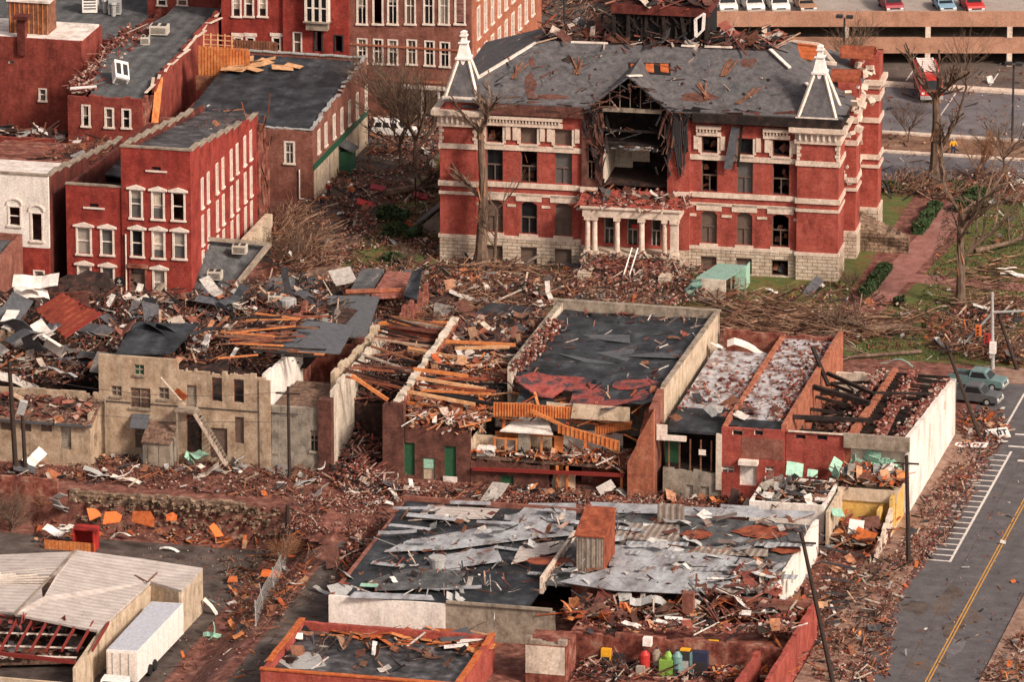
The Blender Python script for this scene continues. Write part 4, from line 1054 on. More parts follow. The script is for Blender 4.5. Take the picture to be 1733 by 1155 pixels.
    # exposed rooms
    r = LM(); r.box(xo0-1.5, xo1+1.5, .4, 7, 8.3, 8.5); r.build('room_floor', 'rubble_dark', t)
    lbox('room_wall', 'plaster', t, xo0-.05, xo0+.15, .42, 6.6, 8.5, 12.3)
    lbox('room_wall', 'plaster', t, xo1-.1, xo1+.1, .42, 6.6, 8.5, 12.3)
    zz = 8.5
    lone(lambda m: (m.box(xo0+.16, xo0+1.9, 6.2, 6.4, zz, 12.3), m.box(xo0+1.95, xo0+3.7, 5.4, 5.5, 9.4, 11.6)), 'room_back_wall', 'plaster', t)
    lbox('room_back_dark', 'wood_char', t, xo0+1.91, xo1, 6.6, 6.8, 8.5, 12.3)
    lone(lambda m: (m.box(xo0-.3, xo1+.3, .5, 6.9, 12.32, 12.5), m.box(xo0-.3, xo1+.3, .35, .6, 13.7, 13.9)), 'burnt_ceiling', 'wood_char', t)
    hb = LM(); q = random.Random(33)
    for k in range(46):
        x = q.uniform(xo0, xo1); y = q.uniform(-.5, 2.5); zt_ = q.choice((12.3, 12.3, 13.9)); L = q.uniform(.3, 1.6)
        hb.beam((x, y, zt_), (x+q.gauss(0, .7), y+q.gauss(0, .3), zt_-L*.5), q.uniform(.05, .25), .04)
    for k in range(14): x = q.uniform(xo0, xo1-1.5); hb.beam((x, .1, 12.2+q.gauss(0, .1)), (x+q.uniform(.8, 2), .1, 12.2+q.gauss(0, .1)), .2, .12)
    hb.build('hanging_wreckage', 'bit_sheet', t, kind='stuff')
    lbox('attic_back', 'wood_char', t, xo0-.6, xo1+.6, 5, 5.2, 12.5, 18.5)
    mb = LM(); q = random.Random(91)
    for k in range(95):
        f_ = q.random(); sd_ = q.choice((-1, 1)); x = (xo0 if sd_ < 0 else xo1)+q.gauss(sd_*.5, .6); z = 16.3-abs(q.gauss(0, 2.4)) if q.random() < .6 else q.uniform(9, 16)
        mb.beam((x, -.45+q.gauss(0, .12), z), (x+q.gauss(0, .5), -.5+q.gauss(0, .15), z-q.uniform(.4, 2.2)), q.uniform(.05, .28), .05)
    for k in range(70):
        u = q.uniform(xo0-2.5, xo1+2.5); g_ = 19.2-abs(u-(xo0+xo1)/2)*.85; mb.beam((u, -.8, max(16.2, g_)), (u+q.gauss(0, .8), -.85, max(15.9, g_)+q.gauss(-.2, .3)), q.uniform(.06, .22), .06)
    mb.build('ragged_boards', 'bit_dark', t, kind='stuff')
    # porch
    pe = lambda px, row: cpt(px, row, 2.8)
    ax0 = pe(988, 360)[0]; ax1 = pe(1149, 360)[0]; yp = -2.8
    zc0, zc1 = 2.3, 6.05
    pf = LM(); pf.box(ax0-.2, ax1+.2, yp-.5, py-.103, 1.9, zc0); pf.box(ax0-.2, ax0+1.3, yp-.45, py-.11, 0, 1.897); pf.box(ax1-1.3, ax1+.2, yp-.45, py-.11, 0, 1.897)
    porch = pf.build('porch_floor', 'stone', t)
    en = LM(); en.box(ax0-.1, ax1+.1, yp-.3, yp+.4, zc1, zc1+.85); en.box(ax0-.3, ax1+.3, yp-.5, yp+.55, zc1+.853, zc1+1.0); en.box(ax0-.1, ax0+.5, yp+.403, py-.01, zc1, zc1+.85); en.box(ax1-.5, ax1+.1, yp+.403, py-.01, zc1, zc1+.85)
    en.build('entablature', 'limestone', t)
    lbox('porch_roof', 'concrete', t, ax0, ax1, yp+.45, py-.02, zc1+.5, zc1+.84)
    for a, b_, q2 in ((989, 1000, 0), (1001, 1012, 0), (1039, 1050, 0), (1080, 1092, 0), (1120, 1130, 0), (1134, 1149, 1)):
        xa = pe(a, 400)[0]; xb = pe(b_, 400)[0]; xc = (xa+xb)/2; rd = (xb-xa)/2*.85
        cl = LM()
        if q2: cl.box(xc-rd, xc+rd, yp-.28, yp+.3, zc0, zc1-.004)
        else:
            cl.tube((xc, yp, zc0+.35), (xc, yp, zc1-.35), rd, rd*.88, 12)
        cl.box(xc-rd*1.25, xc+rd*1.25, yp-rd*1.25, yp+rd*1.25, zc0+.002, zc0+.35); cl.box(xc-rd*1.2, xc+rd*1.2, yp-rd*1.2, yp+rd*1.2, zc1-.35, zc1-.002)
        cl.build('column', 'limestone', t)
    st = LM()
    for k in range(11): st.box(ax0+1.4, ax1-1.4, yp-.5-.4*(k+1), yp-.5-.4*k, 0, 2.1-.19*k)
    st.build('steps', 'walk_brick', t)
    lone(lambda m: (m.box(ax0+.1, ax0+1.3, yp-4.2, yp-.46, 0, 1.5), m.box(ax1-1.3, ax1-.1, yp-4.2, yp-.46, 0, 1.5)), 'step_wall', 'stone', t)
    sd = LM(); q = random.Random(44)
    for k in range(900):
        y = yp-.6-q.random()*5.2; dpiece(sd, q.choice(('brick', 'brick', 'plank', 'stick')), Vector((q.uniform(ax0, ax1+1), y, max(.1, 2.1+(y-yp+.5)*.47)+abs(q.gauss(0, .35)))), q, .75, q.choice((2, 2, 0, 4)))
    sd.build('debris_on_steps', DM, t, kind='stuff')
    rl = LM()
    for px in (1063, 1073):
        a = pe(px+8, 418); rl.tube((a[0], yp-.5, 3.2), (a[0]-.4, yp-3.5, 1.0), .07, .07, 5)
    rl.build('handrail', 'white', t)
    ps = LM(); q = random.Random(14)
    for k in range(800):
        x = q.uniform(c0, c1); w = 1-abs(x-(c0+c1)/2)/((c1-c0)/2); y = q.uniform(-2.9, .5); z = 7.15+max(0, (y+2.9)*.2)*(.3+abs(math.sin(x*1.1)))+q.uniform(-.1, .25)
        dpiece(ps, q.choice(('brick', 'brick', 'brick', 'plank')), Vector((x, y, z-.1)), q, .8, 2 if q.random() < .85 else 0)
    for k in range(16): dpiece(ps, 'sheet', Vector((q.uniform(c0+1, c1-1), q.uniform(-2.4, -.2), 7.9)), q, .7, 1)
    ps.build('fallen_brick', DM, t, kind='stuff')
    lone(lambda m: m.hexa([(c0+.1, yp-.1, 7.1), (c1-.1, yp-.1, 7.1), (c1-.1, .2, 7.1), (c0+.1, .2, 7.1), (c0+.1, yp-.1, 7.2), (c1-.1, yp-.1, 7.2), (c1-.1, .2, 7.9), (c0+.1, .2, 7.9)]), 'rubble_bed', 'brick_court', t)
    # right side: recessed wall, corner tower return, pavilions and arched side entrance
    xs_ = W-1.3
    sh = [(5.0, 6.2, 3.0, 6.4), (5.0, 6.2, 8.3, 11.4), (15.2, 16.4, 8.3, 11.4)]
    lone(lambda m: wall(m, 'R', xs_, 3.6, D, 0, 16.3, sh, .5), 'side_wall', 'brick_court', t)
    for h in sh: lwin('R', xs_, *h, 'glass_dark')
    def pav(y0, y1, px_, zt):
        mb = LM(); wall(mb, 'F', y0, xs_, xs_+px_, zS, zt, [], .5); wall(mb, 'R', xs_+px_, y0+.5, y1, zS, zt, [], .5); wall(mb, 'B', y1, xs_, xs_+px_, zS, zt, [], .4); mb.build('pavilion_wall', 'brick_court', t)
        mb = LM(); mb.box(xs_-.2, xs_+px_+.15, y0-.15, y1+.15, 0, zS-.004); mb.build('stone_base', 'stone', t)
        mb = LM()
        for z0, z1 in ((zS, zS+.3), (6.85, 7.15), (7.7, 8.2), (11.45, 11.95), (14.9, 15.3), (13.7, 14.3)): mb.box(xs_, xs_+px_+.16, y0-.16, y1+.16, z0, z1)
        mb.box(xs_, xs_+px_+.45, y0-.45, y1+.4, 15.32, 15.8)
        mb.build('stone_band', 'limestone', t)
    pav(7.6, 10.4, 1.9, 17.6); pav(16.2, 19.0, 2.9, 18.2)
    mb = LM(); wall(mb, 'R', xs_+1.2, 10.8, 16.0, zS, 12, [(11.8, 15.0, zS, 6.6)], .5); mb.build('side_entrance', 'brick_court', t)
    mb = LM()
    for k in range(10):
        a0, a1 = PI*k/10, PI*(k+1)/10; mb.beam((xs_+1.28, 13.4+1.8*math.cos(a0), 6.2+1.1*math.sin(a0)), (xs_+1.28, 13.4+1.8*math.cos(a1), 6.2+1.1*math.sin(a1)), .35, .3)
    mb.box(xs_+1.1, xs_+1.4, 11.0, 16, 7.7, 8.2); mb.build('entrance_arch', 'limestone', t)
    mb = LM()
    for k in range(12): mb.box(xs_+1.2+k*.42, xs_+1.2+(k+1)*.42, 11.2, 15.6, 0, 2.5-.2*k)
    mb.box(xs_+1.25, xs_+6.8, 10.2, 11.1, 0, 1.6); mb.hexa([(xs_+1.25, 10.2, 1.6), (xs_+6.8, 10.2, .2), (xs_+6.8, 11.1, .2), (xs_+1.25, 11.1, 1.6), (xs_+1.25, 10.2, 3.0), (xs_+6.8, 10.2, 1.0), (xs_+6.8, 11.1, 1.0), (xs_+1.25, 11.1, 3.0)])
    mb.build('side_steps', 'stone_rough', t)
    mb = LM(); q = random.Random(55)   # broken ornaments clinging to the side
    for k in range(60): 
        y = q.uniform(3.5, 19.5); mb.obox((xs_+q.uniform(.2, 2.6), y, q.uniform(13.2, 17.8)), (q.uniform(.2, .8), q.uniform(.2, .9), q.uniform(.15, .7)), rot(q.gauss(0, .4), q.gauss(0, .4), q.gauss(0, .5)))
    for k in range(30): mb.obox((xs_+q.uniform(.1, 1.4), q.uniform(4, 18), q.uniform(7.5, 12.5)), (q.uniform(.2, .5), q.uniform(.2, .6), q.uniform(.15, .6)), rot(q.gauss(0, .3), q.gauss(0, .3), 0))
    mb.build('broken_ornament', 'limestone', t, kind='stuff')
    for (y, z, L) in ((9.2, 17.7, 2.9), (15.6, 18.4, 3.3)):   # crumpled domed roofs
        mb = LM(); n = 9
        for k in range(n):
            a0, a1 = PI*k/n, PI*(k+1)/n; r0 = 1.15
            mb.hexa([(xs_-.8, y-r0*math.cos(a0), z+r0*.8*math.sin(a0)-.1), (xs_-.8+L, y-r0*math.cos(a0), z+r0*.8*math.sin(a0)-.1), (xs_-.8+L, y-r0*math.cos(a1), z+r0*.8*math.sin(a1)-.1), (xs_-.8, y-r0*math.cos(a1), z+r0*.8*math.sin(a1)-.1),
                     (xs_-.8, y-r0*math.cos(a0), z+r0*.8*math.sin(a0)), (xs_-.8+L, y-r0*math.cos(a0), z+r0*.8*math.sin(a0)), (xs_-.8+L, y-r0*math.cos(a1), z+r0*.8*math.sin(a1)), (xs_-.8, y-r0*math.cos(a1), z+r0*.8*math.sin(a1))])
        mb.build('crumpled_roof', 'rust', t)
    # left and back walls
    lone(lambda m: wall(m, 'L', .9, 3.6, D, 0, 16.3, [], .5), 'side_wall', 'brick_court', t)
    lone(lambda m: wall(m, 'B', D, .9, xs_, 0, 16.3, [], .5), 'back_wall', 'brick_court', t)
    # ---- main roof (hipped, flat deck on top)
    def rp(px, row, y):   # ray meets plane local y = const
        u, z = cpt(px, row, -y); return Vector((u, y, z))
    yr = 8.0; A = rp(912, 71, yr); B = rp(1302, 84, yr); zr = (A.z+B.z)/2
    ex0, ex1 = .4, W+.35; ze = 16.35; ye = -.6; gx = cpt(1065, 180)[0]
    yb = D+.5; ybk = D-7.5
    gl, gr = cpt(1000, 187)[0], cpt(1132, 182)[0]; gm = (gl+gr)/2; gh = cpt(1076, 128, .5)
    y_g = ye+(yr-ye)*(gh[1]-ze)/(zr-ze)
    mb = LM()
    t_ = .2
    mb.slab([(ex0, ye, ze), (gl, ye, ze), (gm, y_g, ze+(zr-ze)*(y_g-ye)/(yr-ye)), (gr, ye, ze), (ex1, ye, ze), (B.x, yr, zr), (A.x, yr, zr)], t_)
    mb.slab([(ex0, ye, ze), (A.x, yr, zr), (A.x, ybk, zr), (ex0, yb, ze)], t_)
    mb.slab([(ex1, ye, ze), (ex1, yb, ze), (B.x, ybk, zr), (B.x, yr, zr)], t_)
    mb.slab([(ex0, yb, ze), (A.x, ybk, zr), (B.x, ybk, zr), (ex1, yb, ze)], t_)
    mb.build('slate_roof', 'slate', t)
    mb = LM(); q = random.Random(909); sl_ = (zr-ze)/(yr-ye)
    for k in range(170):
        y = ye+.2+(q.random()**1.6)*(yr-ye-.6); x = q.uniform(ex0+2, ex1-3)
        dpiece(mb, q.choice(('plank', 'stick', 'brick', 'stick')), Vector((x, y, ze+sl_*(y-ye)+.08)), q, .6, q.choice((4, 0, 2, 4)))
    mb.build('roof_litter', DM, t, kind='stuff')
    mb = LM()
    for x_, y0_, dx in ((ex0+6.2, 2.5, .8), (ex0+12.5, 3.5, -.6), (c1+1.5, 1.0, -1.2), (c1+2.6, 4.2, .3), (c1+4.5, .6, 1.8)):
        for j in range(5): mb.beam((x_+q.gauss(0, .2), y0_, ze+sl_*(y0_-ye)+.12), (x_+dx+q.gauss(0, .5), y0_+2.2+q.gauss(0, .6), ze+sl_*(y0_+2.2-ye)+.15), .14, .08)
    mb.build('loose_timber', 'wood_brown', t, kind='stuff')
    lone(lambda m: m.slab([(A.x+.05, yr+.05, zr-.02), (B.x-.05, yr+.05, zr-.02), (B.x-.05, ybk-.05, zr-.02), (A.x+.05, ybk-.05, zr-.02)], .2), 'roof_deck', 'rubble_dark', t)
    # gable roof planes + trim + dark gable interior
    gz_ = gh[1]; n0 = Vector((gm, ye-.2, gz_)); n1 = Vector((gm, y_g, gz_))
    mb = LM(); mb.slab([(gl-.5, ye-.3, ze-.1), n0, n1, (gl, ye, ze+.01)], .18); mb.slab([n0, (gr+.5, ye-.3, ze-.1), (gr, ye, ze+.01), n1], .18)
    mb.build('gable_roof', 'slate', t)
    mb = LM(); mb.beam((gm-.1, ye-.25, gz_+.05), (gm+1.0, ye+1.3, gz_-.25), .35, .12); mb.build('gable_trim', 'white_trim', t)
    mb = LM()
    for k in range(7):
        u = gl+.8+(gr-gl-1.6)*k/6; h = gz_-abs(u-gm)/((gr-gl)/2)*(gz_-ze)-.25; mb.beam((u, .2, ze-.3), (u, .2, max(ze-.1, h)), .07, .07)
    mb.box(gl+.7, gr-.7, -.1, .1, ze-.55, ze-.15); mb.build('gable_framing', 'concrete', t)
    # slate damage: bare patches and fixings
    def patch(pts, mat, name='bare_patch'):
        mb = LM(); P = [rp(px, row, (lambda y: y)(0)) for px, row in pts]; Q = []
        s = (zr-ze)/(yr-ye)
        for px, row in pts:
            lo, hi = ye, yr
            for _ in range(30):
                m_ = (lo+hi)/2
                if rp(px, row, m_).z > ze+s*(m_-ye): lo = m_
                else: hi = m_
            v = rp(px, row, lo); Q.append((v.x, v.y, ze+s*(lo-ye)+.03))
        mb.slab(Q, .02); return mb.build(name, mat, t)
    def blob(px, py, rx, ry, mat, n=16, sd=1, name='bare_patch'):
        q = random.Random(sd); return patch([(px+math.cos(2*PI*k/n)*rx*q.uniform(.55, 1.15), py+math.sin(2*PI*k/n)*ry*q.uniform(.55, 1.15)) for k in range(n)], mat, name)
    blob(962, 101, 11, 7, 'wood_char', sd=2); blob(1267, 106, 15, 10, 'slate_bare', sd=3); blob(1192, 108, 9, 12, 'membrane', sd=4); blob(1188, 124, 10, 4, 'membrane', sd=5)
    blob(898, 145, 11, 24, 'slate_bare', sd=6); blob(900, 105, 6, 10, 'slate_bare', sd=7); blob(1300, 136, 5, 3, 'wood_char', sd=8); blob(1185, 165, 40, 9, 'slate_bare', sd=9)
    blob(866, 120, 18, 9, 'roof_grey', sd=10); blob(1000, 100, 30, 8, 'roof_grey', sd=11); blob(1240, 150, 40, 8, 'roof_grey', sd=12); blob(930, 165, 40, 5, 'slate_bare', sd=13)
    sk = patch([(1063, 106), (1135, 107), (1135, 128), (1064, 123)], 'black', 'roof_opening')
    for a in (1067, 1092, 1117):
        mb = LM(); s = (zr-ze)/(yr-ye); P = []
        for px, row in ((a, 109), (a+14, 109), (a+15, 124), (a+1, 122)):
            lo, hi = ye, yr
            for _ in range(30):
                m_ = (lo+hi)/2
                if rp(px, row, m_).z > ze+s*(m_-ye): lo = m_
                else: hi = m_
            v = rp(px, row, lo); P.append((v.x, v.y, ze+s*(lo-ye)+.09))
        mb.slab(P, .04); mb.build('roof_board', 'rust_orange', t)
    # hip trims
    def hip(a, b_, parts, w=.38):
        mb = LM(); a = Vector(a); b_ = Vector(b_)
        for f0, f1 in parts: mb.beam(a.lerp(b_, f0)+Vector((0, 0, .12)), a.lerp(b_, f1)+Vector((0, 0, .12)), w, .14)
        mb.build('hip_trim', 'white_trim', t)
    hip((ex0, ye, ze), A, ((.3, .97),)); hip((ex1, ye, ze), B, ((.25, .5), (.72, .99)))
    hip(A, B, ((.14, .3), (.62, .68), (.72, .84)), .3)
    # red-tiled rear roof ridge pieces
    mb = LM(); q = random.Random(6)
    for (px0, px1, rowa, rowb, yy) in ((1215, 1300, 70, 84, yr+3), (1318, 1385, 70, 90, yr+5)):
        for k in range(15):
            px = px0+(px1-px0)*k/15; a = rp(px+5, rowa+k*.4, yy+2); b_ = rp(px-8, rowb+k*.8, yy-2); mb.beam(a, b_, .42, .12)
    mb.build('exposed_rafters', 'rust_orange', t)
    mb = LM(); a = rp(1385, 74, yr+6); b_ = rp(1412, 106, yr+6); mb.beam(a, b_, .2, .3); mb.beam(rp(1318, 66, yr+6), a, .2, .2); mb.beam(rp(1392, 105, yr+4), rp(1416, 108, yr+4), .3, .3); mb.build('rear_gable_trim', 'limestone', t)
    # deck wreckage
    mb = LM(); q = random.Random(61)
    for k in range(330):
        x = q.uniform(A.x, B.x+1); y = q.uniform(yr, ybk); 
        dpiece(mb, q.choice(('plank', 'plank', 'sheet', 'stick')), Vector((x, y, zr+q.uniform(0, .5))), q, 1.2, q.choice((0, 1, 4, 4, 2)))
    mb.build('roof_wreckage', DM, t, kind='stuff')
    # stump of the clock tower
    a = rp(1040, 72, yr+1.2); b_ = rp(1195, 80, yr+1.2); zt0 = zr-.05
    zt1 = rp(1100, 8, yr+1.2).z
    mb = LM(); q = random.Random(62)
    mb.box(a.x, b_.x, yr+1.5, yr+8, zt0, zt1-1.0); tw = mb.build('clock_tower_stump', 'black', t)
    mb = LM(); mb.box(a.x-.3, b_.x+.3, yr+.8, yr+8.4, zt1-.9, zt1); mb.build('tower_floor', 'rubble_tan' if 0 else 'brick_dark', tw)
    mb = LM()
    for k in range(70):
        x = q.uniform(a.x, b_.x); z = q.uniform(zt0, zt1-1.2); v = q.random() < .6
        mb.beam((x, yr+1.2+q.uniform(-.1, .3), z), (x+q.uniform(-2.4, 2.4)*(not v), yr+1.2, min(zt1-.5, z+q.uniform(1, 3)*(1 if v else .6))), .16, .12)
    for x in (a.x, a.x+1.3, a.x+5, b_.x-2, b_.x): mb.beam((x, yr+1.1, zt0), (x+q.gauss(0, .2), yr+1.1, zt1-.5), .3, .3)
    mb.build('charred_framing', 'wood_char', tw)
    mb = LM()
    for k in range(150): dpiece(mb, q.choice(('plank', 'sheet')), Vector((q.uniform(a.x, b_.x), q.uniform(yr+1, yr+8), zt1+q.uniform(0, .4))), q, 1, q.choice((0, 4, 4, 2)))
    mb.build('tower_wreckage', DM, tw, kind='stuff')
    mb = LM(); f0 = rp(1178, 60, yr+.8); f1 = rp(1192, 24, yr+.8)
    for p, r_ in (((1178, 62), (1190, 50)), ((1190, 50), (1192, 22)), ((1178, 62), (1177, 32)), ((1177, 32), (1192, 22))): mb.beam(rp(p[0], p[1], yr+.8), rp(r_[0], r_[1], yr+.8), .3, .2)
    mb.build('hanging_window_frame', 'white', tw)
    # burnt chains hanging at the opening, big dark flap on right
    mb = LM(); q = random.Random(63)
    for k in range(26):
        x = xo1+.6+q.uniform(0, 1.3); z = 16.2
        mb.tube((x, -.7, z), (x+q.gauss(0, .2), -.6, 13.0), .05, .05, 4); mb.tube((x+q.gauss(0, .1), -.6, 13.1), (x*.5+(xo1+1.6)*.5, -.55, q.uniform(9.6, 12)), .05, .04, 4)
    mb.build('hanging_cable', 'steel_dark', t)
    p0, p1 = cpt(1245, 215, .4), cpt(1232, 285, .4); mb = LM(); mb.beam((p0[0], -.4, p0[1]), (p1[0], -.6, p1[1]), .8, .12); mb.build('hanging_flap', 'membrane', t)
    p0, p1 = cpt(1256, 205, .3), cpt(1249, 282, .3); mb = LM(); mb.beam((p0[0], -.35, p0[1]), (p1[0], -.4, p1[1]), .25, .08); mb.build('hanging_flap', 'wood_char', t)
    # corner spires
    for (pa, pb, base, neck, cap, row_b) in ((756, 806, 162, 92, 62, 183), (1352, 1413, 190, 110, 80, 0)):
        pass
    def spire(xc, yc, zb, w, hb):
        sp = LM(); sp.box(xc-w, xc+w, yc-w, yc+w, 15.36, zb); base = sp.build('spire_base', 'brick_court', t)
        lbox('spire_ledge', 'white_trim', base, xc-w-.25, xc+w+.25, yc-w-.25, yc+w+.25, zb+.003, zb+.25)
        z0, z1 = zb+.25, zb+.25+hb; wn = .48
        m_ = LM(); m_.hexa([(xc-w, yc-w, z0), (xc+w, yc-w, z0), (xc+w, yc+w, z0), (xc-w, yc+w, z0), (xc-wn, yc-wn, z1), (xc+wn, yc-wn, z1), (xc+wn, yc+wn, z1), (xc-wn, yc+wn, z1)])
        pr_ = m_.build('spire_slates', 'slate', t)
        m_ = LM()
        for sx in (-1, 1):
            for sy in (-1, 1): m_.beam((xc+sx*w, yc+sy*w, z0), (xc+sx*wn, yc+sy*wn, z1), .26, .26)
        m_.build('spire_rib', 'white_trim', pr_)
        m_ = LM()
        def fr(za, zc, wa, wb): m_.hexa([(xc-wa, yc-wa, za), (xc+wa, yc-wa, za), (xc+wa, yc+wa, za), (xc-wa, yc+wa, za), (xc-wb, yc-wb, zc), (xc+wb, yc-wb, zc), (xc+wb, yc+wb, zc), (xc-wb, yc+wb, zc)])
        fr(z1-.05, z1+.15, .75, .75); fr(z1+.152, z1+1.5, .62, .34); fr(z1+1.502, z1+1.6, .5, .5); fr(z1+1.602, z1+2.2, .3, .2); fr(z1+2.202, z1+2.3, .38, .38); fr(z1+2.302, z1+2.62, .26, .3); fr(z1+2.622, z1+2.75, .26, .1)
        m_.face([(xc-.3, yc-.62, z1-.06), (xc+.3, yc-.62, z1-.06), (xc, yc-.66, z1-.7)])
        m_.build('finial', 'white', pr_)
    zb1 = 16.35
    spire((0+xt1)/2+.25, 1.35, zb1, 1.55, 3.5)
    spire((xt2+W)/2-.15, 1.3, zb1-.25, 1.8, 4.0)
    return t
courthouse()
# =====================================================================
# MIDDLE ROW OF RUINED BUILDINGS (front line y = -42.3)
# =====================================================================
YF = -42.3; QQ = random.Random(808)
def cream_building():
    b = thing('rendered_building', 'two storey cream rendered rear facade with an outside stair, roofless under heaped roof wreckage', 'building', (-20, YF, 0))
    XA, XB, XC, XD = -27.8, -20.5, -12.45, -7.65
    P = lambda *r: PFr(YF, r)
    hs = [P(227, 617, 244, 635), P(188, 653, 206, 671), P(220, 656, 255, 692), P(268, 656, 286, 676), P(228, 712, 253, 760)]
    one(lambda m: wall(m, 'F', YF, XA, XB-.003, 0, 9.45, hs, .4), 'front_wall', 'cream_stucco', b)
    h2 = [P(316, 652, 333, 692), P(358, 639, 376, 681), P(395, 642, 413, 683), P(397, 706, 413, 752), P(355, 724, 385, 778), P(315, 702, 342, 768)]
    one(lambda m: wall(m, 'F', YF, XB, XC, 0, 8.6, h2, .4, jag=.35, step=.8), 'front_wall', 'cream_stucco', b)
    for w, pn in zip(hs, ('green_door', 'board', 'rubble_tan', 'board', 'board')): window(b, 'F', YF, *w, pane=pn, frame='concrete', trim=0, style='cross', sill='concrete')
    for i, (w, pn) in enumerate(zip(h2, ('grey_stucco', None, None, 'board', 'board', 'rubble_dark'))): window(b, 'F', YF, *w, pane=pn, frame='wood_brown', trim=0, style='open', name='door' if i in (0, 3, 4) else 'window')
    # lower grey wing
    h3 = [P(452, 727, 470, 768), P(524, 729, 538, 765)]
    z3 = 5.8
    one(lambda m: wall(m, 'F', YF+.1, XC+.003, XD, 0, z3, h3, .4), 'wing_wall', 'grey_stucco', b)
    for w in h3: window(b, 'F', YF+.1, *w, pane='glass_dark', frame='concrete', trim=0, style='cross', sill='concrete')
    boxo('pilaster', 'cream_stucco', b, XC-.55, XC+.5, YF-.12, YF-.003, 0, 8.2)
    boxo('pilaster', 'grey_stucco', b, -11.9, -11.2, YF-.02, YF+.097, 0, z3)
    boxo('wing_roof', 'rubble_tan', b, XC+.45, XD, YF+.5, YF+9, 5.2, 5.4)
    boxo('wing_pipe', 'steel_dark', b, XA-1, XC+3, YF-.1, YF-.04, 5.15, 5.22)
    # side and cross walls
    rr = random.Random(2)
    one(lambda m: wall(m, 'L', XA, YF+.4, -18, 0, lambda y: 9.2-.16*(y-YF), [], .4, jag=.8, rnd=rr), 'side_wall', 'brick_ruin', b)
    one(lambda m: wall(m, 'R', XC, YF+.4, YF+13, 0, lambda y: 8.6-.05*(y-YF), [], .4, jag=.5, rnd=rr), 'side_wall', 'white_wall', b)
    one(lambda m: wall(m, 'R', XD, YF+6, -20, 0, lambda y: 7.2, [], .4, jag=.9, rnd=rr), 'side_wall', 'cream_wall', b)
    one(lambda m: wall(m, 'B', -18, XA, XD-.5, 0, 5, [], .4, jag=1, rnd=rr), 'back_wall', 'brick_ruin', b)
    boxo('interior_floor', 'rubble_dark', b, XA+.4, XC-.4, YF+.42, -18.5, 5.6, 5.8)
    # outside stair
    p0 = PF(YF-1.1, 296, 702); p1 = PF(YF-1.1, 392, 754)
    lz = PF(YF-1.1, 300, 693)[1]
    st = boxo('landing', 'concrete', b, PF(YF, 303, 690)[0], PF(YF, 336, 690)[0], YF-1.4, YF-.003, lz-.2, lz)
    xa = PF(YF, 336, 690)[0]; xb = PF(YF, 392, 690)[0]; n = 17
    mb = MB()
    for k in range(n): x = xa+(xb-xa)*k/n; z = lz*(1-k/n)-.2; mb.box(x, x+(xb-xa)/n, YF-1.3, YF-.1, z, z+.06)
    mb.build('tread', 'concrete', st)
    mb = MB(); mb.beam((xa, YF-1.35, lz-.25), (xb, YF-1.35, .1), .08, .3); mb.build('stringer', 'limestone', st)
    mb = MB()
    x = PF(YF, 305, 690)[0]; mb.box(x, x+.14, YF-1.38, YF-1.24, 0, lz-.21); mb.beam((xa, YF-1.38, lz+.9), (xb, YF-1.38, 1.0), .05, .05)
    mb.beam((x, YF-1.38, lz+.9), (xa, YF-1.38, lz+.9), .05, .05)
    for k in range(8): t = k/7; xx = xa+(xb-xa)*t; mb.box(xx-.02, xx+.02, YF-1.4, YF-1.36, lz*(1-t), lz*(1-t)+.95)
    mb.build('railing', 'concrete', st)
    # broken leaning rail with orange board
    a, c = PF(YF-1.5, 272, 639), PF(YF-1.5, 312, 688); mb = MB(); mb.beam((a[0], YF-1.5, a[1]), (c[0], YF-1.2, c[1]), .12, .1); mb.build('bent_rail', 'limestone', st)
    a = PF(YF-.6, 306, 668); mb = MB(); mb.obox((a[0], YF-.6, a[1]), (1.2, .04, .7), rot(.2, .6, 0)); mb.build('hanging_board', 'rust_orange', st)
    # awning and hut
    w = P(226, 700, 252, 722); mb = MB(); mb.slab([(w[0]-.1, YF-.05, w[3]), (w[1]+.1, YF-.05, w[3]), (w[1]+.1, YF-1.0, w[2]+.1), (w[0]-.1, YF-1.0, w[2]+.1)], .08); mb.build('awning', 'membrane', b)
    w = P(253, 735, 300, 782); hx0, hx1, hz = w[0], w[1], w[3]
    q = boxo('lean_to', 'grey_stucco', b, hx0, hx1, YF-2.2, YF-.004, 0, hz)
    mb = MB(); mb.slab([(hx0-.1, YF-2.4, hz+.02), (hx1+.1, YF-2.4, hz+.02), (hx1+.1, YF-.01, hz+1.3), (hx0-.1, YF-.01, hz+1.3)], .1); mb.build('lean_to_roof', 'rubble_tan', q)
    mb = MB(); 
    for k in range(2): mb.box(hx0+.5+k*1.0, hx0+1.4+k*1.0, YF-2.24, YF-2.203, .1, hz-.3)
    mb.build('plank_door', 'concrete', q)
    mb = MB()
    x = PF(YF, 173, 700)[0]; mb.tube((x+.3, YF-.12, 0), (x+.3, YF-.12, 5.4), .07, .07, 5); mb.beam((XA-1, YF-.15, 5.3), (x+.3, YF-.15, 5.2), .1, .1); x = PF(YF, 460, 700)[0]; 
    mb.build('downpipe', 'concrete', b)
    return b
cream_building()
